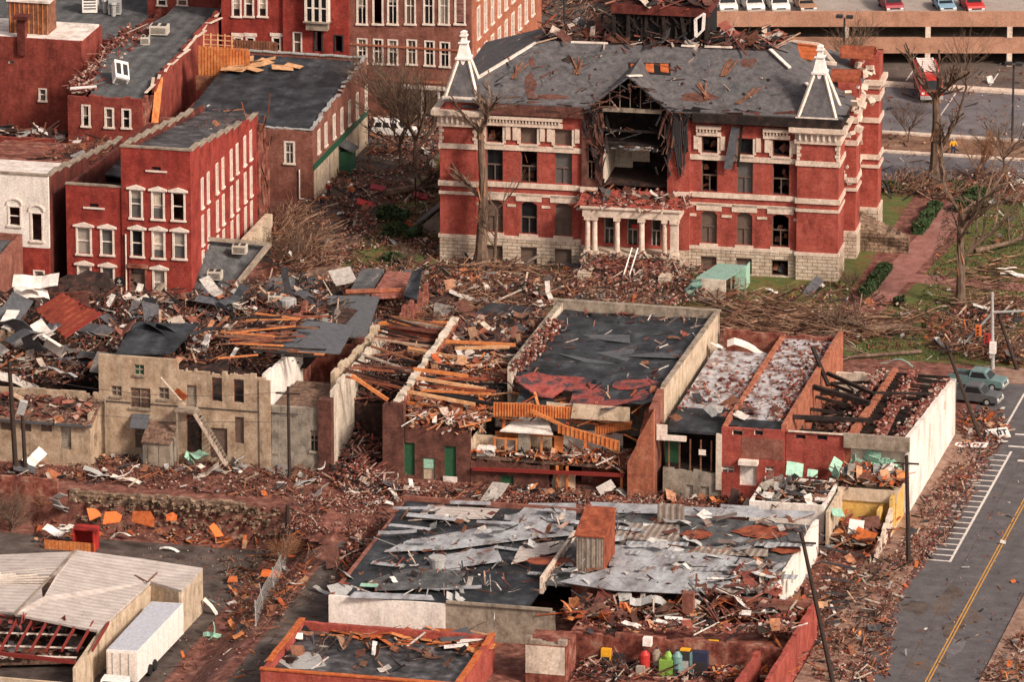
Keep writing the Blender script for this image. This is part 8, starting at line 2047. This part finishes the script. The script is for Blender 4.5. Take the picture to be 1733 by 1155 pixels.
fallen(652, 328, 742, 312, .5, .5, 1, 'cut log with branches lying beside the courthouse left corner')
fallen(1542, 552, 1450, 558, .6, .4, 2, 'fallen trunk with pale broken end at the right of the great branch heap')
fallen(1560, 595, 1430, 605, .3, .2, 3, 'slim trunk lying along the lawn behind the burnt walls')
fallen(1650, 425, 1730, 405, .8, .25, 4, 'bent limb lying right of the shredded tree')
def hedge(px0, py0, px1, py1, w, h, label, sd):
    q = random.Random(sd); a, c = G(px0, py0), G(px1, py1); d = (c-a); L = d.length; d.normalize(); n = Vector((-d.y, d.x, 0))
    t = thing('hedge', label, 'hedge', a, 'clipped evergreen hedges'); mb = MB()
    N = int(L*w*h*260)+300
    for k in range(N):
        u = q.uniform(0, L); v = q.uniform(-.5, .5)*w; zz = h*(1-.25*(2*v/w)**2)*q.uniform(.1, 1.0)**.5*(.85+.2*math.sin(u*1.7)); p = a+d*u+n*v+Vector((0, 0, zz)); s = q.uniform(.08, .2)
        m = rot(q.uniform(-1, 1), q.uniform(-1, 1), q.uniform(0, 6)); mb.face([p+m@Vector(e)*s for e in ((-1, -.5, 0), (1, -.5, 0), (1, .5, 0), (-1, .5, 0))])
    mb.build('foliage', 'leafbit', t)
    mb = MB(); mb.hexa([a-n*w*.4, a+n*w*.4, c+n*w*.4, c-n*w*.4, a-n*w*.3+Vector((0, 0, h*.7)), a+n*w*.3+Vector((0, 0, h*.7)), c+n*w*.3+Vector((0, 0, h*.7)), c-n*w*.3+Vector((0, 0, h*.7))]); mb.build('core', 'hedge', t)
for k, a in enumerate(((1463, 505, 1500, 458, 1.3, 1.1, 'dark hedge strip along the brick walk nearest the courthouse tower'), (1553, 398, 1585, 352, 1.3, 1.1, 'dark hedge strip farther up the brick walk'), (640, 372, 690, 374, 2.6, 1.4, 'upper rounded green hedge by the basement steps at the alley'), (652, 400, 710, 404, 2.6, 1.4, 'lower rounded green hedge by the basement steps at the alley'), (1490, 322, 1540, 324, 1.8, .9, 'low dark hedge behind the courthouse side stair'), (1600, 322, 1655, 326, 2.2, 1.0, 'low dark hedge left of the shredded tree top'), (1632, 362, 1660, 340, 2.4, 1.5, 'dense green bush behind the shredded tree'), (1515, 518, 1530, 517, 1.2, .9, 'small green bush at the lower end of the brick walk'), (1505, 545, 1522, 545, 1.2, .7, 'small green tuft beside the fallen trunk'), (650, 440, 690, 444, 1.6, .8, 'ragged olive bush on the grass in the alley'))): hedge(*a, 500+k)
def tufts(name, label, poly, n, z, mat, h, sd):
    q = random.Random(sd); mb = MB()
    for k in range(n):
        px, py = rpoly(poly, q); p = G(px, py, z); hh = h*q.uniform(.4, 1.2); a = q.uniform(0, PI); w = Vector((math.cos(a), math.sin(a), 0))*.07; l = Vector((q.gauss(0, .3), q.gauss(0, .3), 1))*hh
        mb.face([p-w, p+w, p+l])
    mb.build(name, mat, None, label, 'grass', kind='stuff')
tufts('grass', 'ragged green grass on the right hand lawn', [(1430, 610), (1560, 500), (1600, 350), (1733, 330), (1733, 610)], 9000, .02, 'leafbit', .14, 1)
# =====================================================================
# AQUA CUPOLA WRECK, OPEN BOX, BASEMENT STAIR
# =====================================================================
def cupola():
    t = thing('wrecked_cupola', 'pale aqua copper cupola fallen on its side before the courthouse right half', 'fallen cupola', tuple(G(1180, 505)))
    a = G(1180, 508, 0); q = random.Random(5)
    mb = MB(); P0, P1 = G(1178, 508, 0), G(1232, 506, 0); mb.box(P0.x, P1.x, P0.y-.1, P0.y+.1, 0, 2.2); mb.build('side_panel', 'plaster', t)
    P2 = G(1262, 492, 0); mb = MB(); mb.slab([(P0.x, P0.y, 2.25), (P1.x, P0.y, 2.25), (P2.x, P2.y+.5, 2.4), (P2.x-2.8, P2.y+.5, 2.4)], .12); mb.build('top_panel', 'copper_aqua', t)
    mb = MB(); mb.box(P2.x-1.1, P2.x, P2.y, P2.y+.12, .1, 2.3); mb.box(P2.x-.1, P2.x, P2.y+.121, P2.y+2, .1, 2.3); mb.build('end_frame', 'mint', t)
    for k in range(3): x = P1.x+.25+k*.7; mb = MB(); mb.box(x-.07, x+.07, P1.y+.2, P1.y+.34, .1, 2.1); mb.build('post', 'concrete', t)
    mb = MB(); 
    for k in range(5): mb.bent(G(1168+k*3, 500-k*4, .4+.35*k), .9, 1.6, rot(q.gauss(0, .5), q.gauss(0, .5), q.uniform(0, 3)), .7, .05, 0, 4, q)
    mb.build('crumpled_dome', 'copper_aqua', t)
cupola()
def open_box():
    p = G(140, 932, -3.2); t = thing('open_crate', 'bright red open box tipped on its side among the orange boards', 'crate', p)
    x, y, z = p.x-.9, p.y, p.z
    for q in ((x, x+.1, y, y+1.3, z, z+1.9), (x+2.0, x+2.1, y-.6, y+1.0, z, z+1.9), (x+.101, x+1.999, y, y+1.3, z+1.8, z+1.9), (x+.101, x+1.999, y+1.301, y+1.4, z, z+1.9)): boxo('side', 'red', t, *q)
    p = G(75, 930, -3.2); t = thing('plank_panel', 'orange plank fence panel lying left of the red box', 'panel', p)
    for k in range(14): boxo('plank', 'wood_orange', t, p.x+k*.33, p.x+.3+k*.33, p.y, p.y+.08, p.z, p.z+.85)
open_box()
for i, (px, py, w, l_, rz) in enumerate(((190, 884, 1.5, 1.3, .2), (240, 886, 2.4, 1.2, -.2), (158, 878, 1.2, 1.1, .5), (290, 885, 1.1, .9, .4), (365, 906, 1.1, 1.3, 1.2), (165, 912, .9, .8, .1), (458, 980, 2.0, 1.2, .2), (395, 990, 1.0, .8, .1), (566, 907, 2.6, .7, 0))):
    lab = ('square orange board propped against the stone wall', 'widest orange board pointing up against the stone wall', 'orange board nearest the left end of the stone wall', 'orange board right of the widest one by the stone wall', 'upright brown orange board farthest right along the stone wall', 'small brown board just right of the red box', 'orange board caught in the alley fence', 'small orange board on the paving left of the fence', 'flat orange crate beside the pile of loose bricks')[i]
    p = G(px, py, 0); p = G(px, py, gz(p.x, p.y)); p = G(px, py, gz(p.x, p.y)); mb = MB(); m_ = rot(-.7 if i < 5 else -1.2, 0, rz); q_ = [p+Vector((0, 0, .5))+m_@Vector((sx*w*QR.uniform(.3, .62), 0, sz*l_*QR.uniform(.25, .6))) for sx, sz in ((-1, -1), (1, -1), (1, .3), (.5, 1), (-1, .9))]; mb.slab([tuple(v) for v in q_], .06); mb.build('orange_board', 'orange' if i % 2 == 0 else 'rust_orange', None, lab, 'board', 'orange boards blown into the yard')
def basement_stair():
    t = thing('basement_stair', 'concrete basement stair shelter against the courthouse left side', 'stair shelter', tuple(G(735, 400)))
    a = G(712, 385, 0); c = G(748, 400, 0); mb = MB(); mb.hexa([(a.x, a.y-2, 0), (c.x+.6, a.y-2, 0), (c.x+.6, a.y+2, 0), (a.x, a.y+2, 0), (a.x+.4, a.y-2, .6), (c.x+.6, a.y-2, 3.4), (c.x+.6, a.y+2, 3.4), (a.x+.4, a.y+2, .6)]); mb.build('shelter', 'concrete', t)
    mb = MB(); mb.slab([(a.x-.2, a.y-2.2, .75), (c.x+.7, a.y-2.2, 3.65), (c.x+.7, a.y+2.2, 3.65), (a.x-.2, a.y+2.2, .75)], .12); mb.build('sloping_roof', 'roof_grey', t)
    mb = MB()
    for k in range(8): mb.box(a.x-1.5+k*.35, a.x-1.46+k*.35, a.y+2.4, a.y+2.44, 0, 1.3)
    mb.box(a.x-1.6, a.x+1.2, a.y+2.4, a.y+2.45, 1.303, 1.35); mb.build('railing', 'steel_dark', t)
basement_stair()
# =====================================================================
# POLES, LAMPS, SIGNAL, WIRES, SIGNS
# =====================================================================
def pole(px, py, pxt, pyt, r, label, arm=True, z=0):
    a = G(px, py, z); zt = Zat(a.x, a.y, pyt); lean = (pxt-px)/17.0; b_ = Vector((a.x+lean, a.y, zt))
    t = thing('utility_pole', label, 'utility pole', a, 'dark wooden utility poles'); mb = MB(); mb.tube(a, b_, r, r*.7, 8); mb.build('pole', 'pole_wood', t)
    if arm: mb = MB(); c = a.lerp(b_, .93); mb.beam(c+Vector((-1.1, -.15, 0)), c+Vector((1.1, -.15, .05)), .12, .14); mb.build('crossarm', 'pole_wood', t)
    return b_
t1 = pole(27, 800, 20, 612, .26, 'leftmost tall dark wooden pole before the cream wing')
pole(43, 800, 40, 692, .22, 'shorter dark pole with a pale object on top beside the leftmost pole', False)
t2 = pole(490, 815, 489, 655, .17, 'tall dark pole before the grey wing and brick pier')
pole(1660, 745, 1603, 586, .2, 'long dark pole leaning left over the pickups')
pole(1538, 957, 1532, 772, .22, 'upright dark brown pole at the near corner of the white side wall')
t3 = pole(1410, 1158, 1362, 905, .22, 'long dark pole leaning left over the gutted shop wall')
pole(1722, 628, 1688, 530, .2, 'short dark pole leaning left behind the traffic signal', False)
pole(487, 895, 487, 855, .25, 'dark stump of a pole at the end of the stone wall', False)
pole(704, 345, 703, 300, .1, 'thin black post standing beside the log in the alley', False)
mb = MB(); p = G(42, 800); z = Zat(p.x, p.y, 695); mb.obox((p.x-.1, p.y-.1, z+.3), (.7, .5, 1.3), rot(.2, .3, .3)); mb.build('transformer', 'metal_grey', None, 'pale metal object caught on top of the shorter left pole', 'transformer')
def wire(a, b_, sag, label):
    mb = MB(); P_ = [a.lerp(b_, k/12)-Vector((0, 0, sag*4*(k/12)*(1-k/12))) for k in range(13)]
    for p, q in zip(P_, P_[1:]): mb.tube(p, q, .022, .022, 3)
    mb.build('wire', 'steel_dark', None, label, 'wire')
wire(t1-Vector((0, 0, 1)), t2-Vector((0, 0, .4)), 1.2, 'thin black wire strung from the leftmost pole to the pole before the grey wing')
wire(Vector((t2.x, t2.y, 2.2)), G(620, 700, 3), .5, 'thin black wire running from the central pole to the brick pier bay')
wire(t1-Vector((0, 0, 4)), t2-Vector((0, 0, 3.2)), .6, 'lower thin black wire from the leftmost pole past the outside stair')
def lamp(px, py, pyt, label):
    a = G(px, py); zt = Zat(a.x, a.y, pyt); t = thing('street_lamp', label, 'street lamp', a, 'black parking lot lamps'); mb = MB(); mb.tube(a, (a.x, a.y, zt), .14, .1, 8); mb.build('post', 'steel_dark', t)
    for s in (-1, 1): boxo('lamp_head', 'steel_dark', t, a.x+s*.55-.35, a.x+s*.55+.35, a.y-.3, a.y+.3, zt, zt+.3)
lamp(1713, 240, 110, 'black twin headed lamp post at the far right of the parking lot')
lamp(1428, 125, 30, 'black twin headed lamp post before the garage above the right spire')
lamp(955, 60, -10, 'black lamp post behind the left part of the courthouse roof')
def signal():
    a = G(1680, 627); zt = Zat(a.x, a.y, 495); t = thing('traffic_signal', 'pale grey traffic signal pole with bent arms and a hanging orange head', 'traffic signal', a)
    zj = Zat(a.x, a.y, 529)
    mb = MB(); mb.tube(a, (a.x-.2, a.y, zt), .2, .14, 10); mb.build('pole', 'metal_grey', t)
    mb = MB(); mb.tube((a.x-.1, a.y, zj), (a.x+7, a.y, zj+.8), .13, .08, 8); c = PF(a.y, 1632, 581); mb.tube((a.x-.1, a.y, zj), (c[0], a.y, c[1]), .13, .08, 8); mb.build('arm', 'metal_grey', t)
    for px, py, m in ((1656, 560, 'orange'), (1671, 574, 'red')):
        c = PF(a.y-.2, px, py); h = boxo('signal_head', m, t, c[0]-.25, c[0]+.25, a.y-.4, a.y-.05, c[1]-.5, c[1]+.5)
        for k in range(3): mb = MB(); mb.tube((c[0], a.y-.46, c[1]-.32+.32*k), (c[0], a.y-.401, c[1]-.32+.32*k), .11, .11, 8); mb.build('lens', 'steel_dark', h)
    c = PF(a.y-.2, 1681, 587); boxo('control_box', 'white', t, c[0]-.3, c[0]+.3, a.y-.6, a.y-.21, c[1]-.6, c[1]+.5); c = PF(a.y-.2, 1679, 602); boxo('small_box', 'metal_grey', t, c[0]-.2, c[0]+.2, a.y-.5, a.y-.21, c[1]-.2, c[1]+.2)
signal()
def lying_sign(px, py, w, d, rz, label, marks, mat='white'):
    p = G(px, py, .25); t = thing('fallen_sign', label, 'sign', p); m = rot(.15, -.1, rz)
    mb = MB(); mb.obox(p, (w, d, .1), m); mb.build('panel', mat, t); mb = MB()
    for (u, v, a, b_) in marks: mb.obox(p+m@Vector((u*w, v*d, .08)), (a*w, b_*d, .03), m)
    mb.build('lettering', 'steel_dark' if w < 2.6 else 'maroon_beam', t)
lying_sign(1689, 734, 2.0, 1.9, .35, 'white sign with dark letters lying flat on the road edge by the leaning pole', [(-.32, 0, .07, .5), (-.22, -.2, .14, .1), (0, 0, .06, .5), (.12, 0, .06, .5), (.06, .22, .14, .1), (.06, -.22, .14, .1), (.3, .2, .24, .1), (.3, 0, .06, .5)])
lying_sign(1643, 754, 3.0, .9, -.1, 'long narrow white sign with a row of letters lying on the pavement', [(-.38+.12*k, 0, .04, .5) for k in range(7)]+[(-.34+.24*k, .15, .06, .14) for k in range(3)])
# =====================================================================
# VEHICLES
# =====================================================================
def vehicle(kind, p, heading, paint, label, group=None, cat='car'):
    """length along local +x; built in local space so copies and rotation are simple"""
    t = thing({'suv': 'parked_suv', 'sedan': 'parked_car', 'pickup': 'pickup_truck', 'van': 'parked_van', 'fire': 'fire_truck'}[kind], label, cat, p, group)
    t.rotation_euler = (0, 0, heading)
    def B(name, mat, par, fn):
        mb = MB(); fn(mb); off = rootloc(par)
        mb.v = [(v[0]+off.x, v[1]+off.y, v[2]+off.z) for v in mb.v]; return mb.build(name, mat, par)
    L, Wd, H = {'suv': (4.4, 1.8, 1.7), 'sedan': (4.7, 1.8, 1.4), 'pickup': (5.2, 1.9, 1.75), 'van': (4.9, 1.95, 1.95), 'fire': (7.8, 2.4, 2.9)}[kind]
    w = Wd/2; h1 = {'suv': 1.0, 'sedan': .9, 'pickup': 1.05, 'van': 1.1, 'fire': 2.2}[kind]
    def prof(mb, pts, w0, w1=None):   # side profile polygon extruded across, upper points narrower
        w1 = w1 or w0; n = len(pts); i = len(mb.v); zm = max(q[1] for q in pts); zl = min(q[1] for q in pts)
        for s in (-1, 1):
            for x, z in pts: ww = w0+(w1-w0)*((z-zl)/(zm-zl)); mb.v.append((x, s*ww, z))
        mb.f += [tuple(i+k for k in reversed(range(n))), tuple(i+n+k for k in range(n))]; mb.m += [0, 0]
        for k in range(n): k2 = (k+1) % n; mb.f.append((i+k, i+k2, i+n+k2, i+n+k)); mb.m.append(0)
    a, f = -L/2, L/2
    if kind == 'fire':
        body = B('body', paint, t, lambda m: (prof(m, [(a, .5), (f-1.6, .5), (f-1.6, 2.7), (a, 2.7)], w), prof(m, [(f-1.59, .5), (f, .5), (f, 1.5), (f-.25, 2.6), (f-1.59, 2.6)], w, w*.94)))
        B('windscreen', 'glass_dark', t, lambda m: m.hexa([(f-.01, -w*.85, 1.5), (f+.03, -w*.85, 1.5), (f+.03, w*.85, 1.5), (f-.01, w*.85, 1.5), (f-.24, -w*.8, 2.4), (f-.19, -w*.8, 2.4), (f-.19, w*.8, 2.4), (f-.24, w*.8, 2.4)]))
        B('bumper', 'metal_grey', t, lambda m: m.box(f, f+.3, -w, w, .45, .8))
        for s in (-1, 1): B('headlight', 'white', t, lambda m: m.box(f+.003, f+.05, s*w*.75-.14, s*w*.75+.14, .95, 1.2))
        B('white_stripe', 'white', t, lambda m: (m.box(a, f, -w-.02, -w-.003, 1.2, 1.4), m.box(a, f, w+.003, w+.02, 1.2, 1.4)))
        B('ladder', 'white', t, lambda m: (m.box(a+.2, f-2, -.9, -.75, 2.8, 2.95), m.box(a+.2, f-2, .75, .9, 2.8, 2.95), [m.box(a+.3+k*.7, a+.5+k*.7, -.74, .74, 2.82, 2.92) for k in range(8)]))
        B('light_bar', 'red', t, lambda m: m.box(f-1.0, f-.6, -.8, .8, 2.62, 2.8))
    else:
        hood = {'suv': 1.25, 'sedan': 1.3, 'pickup': 1.3, 'van': 1.0}[kind]
        lo = [(a, .35), (f, .35), (f, .75), (f-.12, h1-.1), (f-hood, h1), (a+.05, h1), (a, .8)]
        B('body', paint, t, lambda m: prof(m, lo, w))
        cab = {'suv': [(a+.1, h1), (f-hood+.05, h1), (f-hood-.55, H), (a+.35, H)], 'van': [(a+.08, h1), (f-hood+.3, h1), (f-hood-.35, H), (a+.2, H)],
               'sedan': [(a+.75, h1), (f-hood+.1, h1), (f-hood-.65, H), (a+1.35, H)], 'pickup': [(a+1.95, h1), (f-hood+.1, h1), (f-hood-.5, H), (a+2.1, H)]}[kind]
        B('cabin', paint, t, lambda m: prof(m, cab, w*.96, w*.78))
        # glass: front, rear, sides
        x1, x0 = cab[1][0], cab[2][0]; r0, r1 = cab[0][0], cab[3][0]
        def ws(m):
            dx = .03
            m.hexa([(x1-.02, -w*.84, h1+.06), (x1+dx, -w*.84, h1+.06), (x1+dx, w*.84, h1+.06), (x1-.02, w*.84, h1+.06), (x0+.02, -w*.7, H-.1), (x0+.07, -w*.7, H-.1), (x0+.07, w*.7, H-.1), (x0+.02, w*.7, H-.1)])
        B('windscreen', 'glass_dark', t, ws)
        def sg(m):
            for s in (-1, 1):
                n = 3 if kind in ('suv', 'van') else 2 if kind == 'sedan' else 1
                for k in range(n):
                    ua, ub = k/n+.03, (k+1)/n-.03
                    xa, xb = r0+.1+(x1-r0-.35)*ua, r0+.1+(x1-r0-.35)*ub; xc, xd = r1+.08+(x0-r1-.16)*ua, r1+.08+(x0-r1-.16)*ub
                    y0, y1 = s*(w*.96+.005), s*(w*.80+.01)
                    m.hexa([(xa, y0, h1+.08), (xb, y0, h1+.08), (xb, y0-s*.05, h1+.08), (xa, y0-s*.05, h1+.08), (xc, y1, H-.12), (xd, y1, H-.12), (xd, y1-s*.05, H-.12), (xc, y1-s*.05, H-.12)])
        B('side_window', 'glass_dark', t, sg)
        B('rear_window', 'glass_dark', t, lambda m: m.hexa([(r0-.02, -w*.8, h1+.1), (r0+.02, -w*.8, h1+.1), (r0+.02, w*.8, h1+.1), (r0-.02, w*.8, h1+.1), (r1-.04, -w*.68, H-.12), (r1+.0, -w*.68, H-.12), (r1+.0, w*.68, H-.12), (r1-.04, w*.68, H-.12)]))
        B('bumper', 'metal_grey', t, lambda m: m.box(f, f+.12, -w*.95, w*.95, .38, .58)); B('bumper', 'metal_grey', t, lambda m: m.box(a-.12, a, -w*.95, w*.95, .38, .58))
        B('grille', 'steel_dark', t, lambda m: m.box(f+.003, f+.03, -w*.5, w*.5, .6, .73))
        for s in (-1, 1): B('headlight', 'white', t, lambda m: m.box(f+.003, f+.04, s*w*.76-.16, s*w*.76+.16, .6, .74))
        if kind == 'pickup':
            B('bed', 'steel_dark', t, lambda m: m.box(a+.12, a+1.85, -w*.85, w*.85, h1+.002, h1+.02)); B('bed_side', paint, t, lambda m: [m.box(a+.02, a+1.9, s*w*.98-.05*(s > 0), s*w*.98+.05*(s < 0), h1, h1+.22) for s in (-1, 1)])
    rw = .52 if kind == 'fire' else .36
    for xx in (f-L*.19, a+L*.2):
        for s in (-1, 1): wh = B('wheel', 'tyre', t, lambda m: m.tube((xx, s*(w-.22), rw), (xx, s*(w+.03), rw), rw, rw, 14)); B('rim', 'metal_grey', wh, lambda m: m.tube((xx, s*(w+.031), rw), (xx, s*(w+.05), rw), rw*.55, rw*.5, 10))
    return t
vehicle('suv', G(667, 230), .02, 'car_white', 'white boxy suv parked on the back street beside the bare trees', cat='suv')
vehicle('pickup', G(1646, 680), -.12, 'car_grey', 'nearer grey green pickup truck at the street corner', 'pickup trucks parked at the corner', 'pickup truck')
vehicle('pickup', G(1655, 655), -.12, 'car_teal', 'farther teal pickup truck behind the grey green one', 'pickup trucks parked at the corner', 'pickup truck')
vehicle('fire', G(1570, 158), -PI/2+.28, 'car_red', 'red fire truck with white ladder parked in the upper lot', cat='fire truck')
def deck_car(px, kind, paint, label):
    u = RT; p = GP+RT*((px-1190)/15.25)+Vector((-RT.y, RT.x, 0))*2.9; p.z = DECKZ+.03
    vehicle(kind, p, AZ-PI/2+.15, paint, label, 'cars parked on the garage roof')
for a in ((1226, 'van', 'car_white', 'leftmost of the three white cars on the garage roof'), (1270, 'van', 'car_white', 'middle one of the three white cars on the garage roof'), (1311, 'van', 'car_white', 'rightmost of the three white cars on the garage roof'), (1356, 'sedan', 'car_tan', 'tan car beside the white ones on the garage roof'), (1496, 'van', 'car_maroon', 'maroon van alone in the middle of the garage roof'), (1583, 'sedan', 'car_blue', 'light blue car left of the red one on the garage roof'), (1628, 'pickup', 'car_red', 'bright red pickup farthest right on the garage roof')): deck_car(*a)
# =====================================================================
# PEOPLE
# =====================================================================
import bmesh
def skinned(name, mat, parent, joints, bones, p):
    bm = bmesh.new(); sk = bm.verts.layers.skin.verify(); V_ = {}
    for i, (k, (co, r)) in enumerate(joints.items()):
        v = bm.verts.new(co); v[sk].radius = (r, r); V_[k] = v
        if i == 0: v[sk].use_root = True
    for a, c in bones: bm.edges.new((V_[a], V_[c]))
    me = bpy.data.meshes.new(name); bm.to_mesh(me); bm.free(); me.materials.append(MATS[mat])
    o = bpy.data.objects.new(name, me); scn.collection.objects.link(o); o.parent = parent
    o.modifiers.new('skin', 'SKIN'); s = o.modifiers.new('sub', 'SUBSURF'); s.levels = 1; s.render_levels = 1
    return o
def person(px, py, heading, jacket, trousers, hat, label, bend=0.0, arm=0.3, z=0):
    p = G(px, py, z); t = thing('person', label, 'person', p, None); t.rotation_euler = (0, 0, heading)
    cb, sb = math.cos(bend), math.sin(bend)
    def T(x, y, zz):   # bend the upper body forward (-y) about the hips
        dz = zz-.95
        return (x, y-dz*sb, .95+dz*cb)
    J = {'hip': ((0, 0, .95), .13), 'waist': (T(0, 0, 1.12), .12), 'chest': (T(0, 0, 1.36), .15), 'neck': (T(0, -.01, 1.52), .055), 'head': (T(0, -.02, 1.62), .09), 'crown': (T(0, -.02, 1.72), .085)}
    Bn = [('hip', 'waist'), ('waist', 'chest'), ('chest', 'neck'), ('neck', 'head'), ('head', 'crown')]
    for s, n in ((-1, 'l'), (1, 'r')):
        J['th'+n] = ((s*.1, 0, .88), .09); J['kn'+n] = ((s*.13, -.04-(.05 if s > 0 else 0), .5), .06); J['an'+n] = ((s*.14, .02+s*.06, .09), .045); J['to'+n] = ((s*.16, -.14+s*.06, .05), .04)
        J['sh'+n] = (T(s*.19, 0, 1.42), .065); J['el'+n] = (T(s*(.24+arm*.2), -.05-arm*.15, 1.16), .045); J['wr'+n] = (T(s*(.24+arm*.25), -.12-arm*.45, .98+arm*.2), .03); J['pa'+n] = (T(s*(.24+arm*.25), -.16-arm*.5, .93+arm*.2), .032)
        Bn += [('hip', 'th'+n), ('th'+n, 'kn'+n), ('kn'+n, 'an'+n), ('an'+n, 'to'+n), ('chest', 'sh'+n), ('sh'+n, 'el'+n), ('el'+n, 'wr'+n), ('wr'+n, 'pa'+n)]
        b_ = J['pa'+n][0]
        for k in range(5): J['f%d%s' % (k, n)] = ((b_[0]+(k-2)*.022*s, b_[1]-.05-.01*(k in (1, 2, 3)), b_[2]-.07+(.03 if k == 4 else 0)), .009); Bn.append(('pa'+n, 'f%d%s' % (k, n)))
    body = skinned('body', 'skin', t, J, Bn, p)
    g = lambda k, r: (J[k][0], r)
    skinned('jacket', jacket, t, {'waist': g('waist', .165), 'hip': g('hip', .17), 'chest': g('chest', .185), 'shl': g('shl', .095), 'ell': g('ell', .07), 'wrl': g('wrl', .05), 'shr': g('shr', .095), 'elr': g('elr', .07), 'wrr': g('wrr', .05)}, [('waist', 'hip'), ('waist', 'chest'), ('chest', 'shl'), ('shl', 'ell'), ('ell', 'wrl'), ('chest', 'shr'), ('shr', 'elr'), ('elr', 'wrr')], p)
    skinned('trousers', trousers, t, {'hip': g('hip', .155), 'thl': g('thl', .115), 'knl': g('knl', .085), 'anl': g('anl', .07), 'thr': g('thr', .115), 'knr': g('knr', .085), 'anr': g('anr', .07)}, [('hip', 'thl'), ('thl', 'knl'), ('knl', 'anl'), ('hip', 'thr'), ('thr', 'knr'), ('knr', 'anr')], p)
    c = Vector(J['crown'][0])+p; mb = MB(); mb.tube(c-Vector((0, 0, .02)), c+Vector((0, 0, .12)), .135, .09, 10); mb.tube(c-Vector((0, 0, .04)), c-Vector((0, 0, .02)), .17, .16, 10); mb.build('helmet' if hat == 'white' else 'cap', hat, t)
    c = Vector(J['head'][0])+p; mb = MB(); mb.obox(c+Vector((0, -.1, 0)), (.03, .04, .05), rot(0, 0, 0)); mb.obox(c+Vector((-.035, -.088, .03)), (.02, .02, .012), rot(0, 0, 0)); mb.obox(c+Vector((.035, -.088, .03)), (.02, .02, .012), rot(0, 0, 0)); mb.obox(c+Vector((0, -.088, -.045)), (.05, .02, .01), rot(0, 0, 0)); mb.build('face', 'skin', t)
    return t
person(1613, 262, .3, 'yellow', 'navy', 'metal_grey', 'person in a yellow jacket walking behind the thick dark tree', 0, .5)
person(596, 340, -.4, 'orange', 'navy', 'white', 'person in an orange vest and white helmet standing in the brick litter', .15, .4)
person(545, 352, .5, 'orange', 'navy', 'white', 'person in an orange vest bending down beside the white shopfront', .8, .9)
person(557, 336, -.2, 'maroon_beam', 'steel_dark', 'white', 'person in a dark red jacket and white helmet behind the bending one', .1, .2)
# red car parts lying near the log
for px, py, w, l_ in ((640, 318, 1.6, 'dull red crushed car panel left of the log in the alley'), (620, 342, 1.9, 'bright red overturned tub in the brick litter'), (715, 330, 1.8, 'pinkish red panel lying against the log')):
    mb = MB(); mb.bent(G(px, py, .5), .9, w, rot(.3, .2, .2), .5, .2, 0, 4, QR); mb.build('red_panel', 'car_maroon' if px != 620 else 'car_red', None, l_, 'car panel', 'red car panels in the alley')
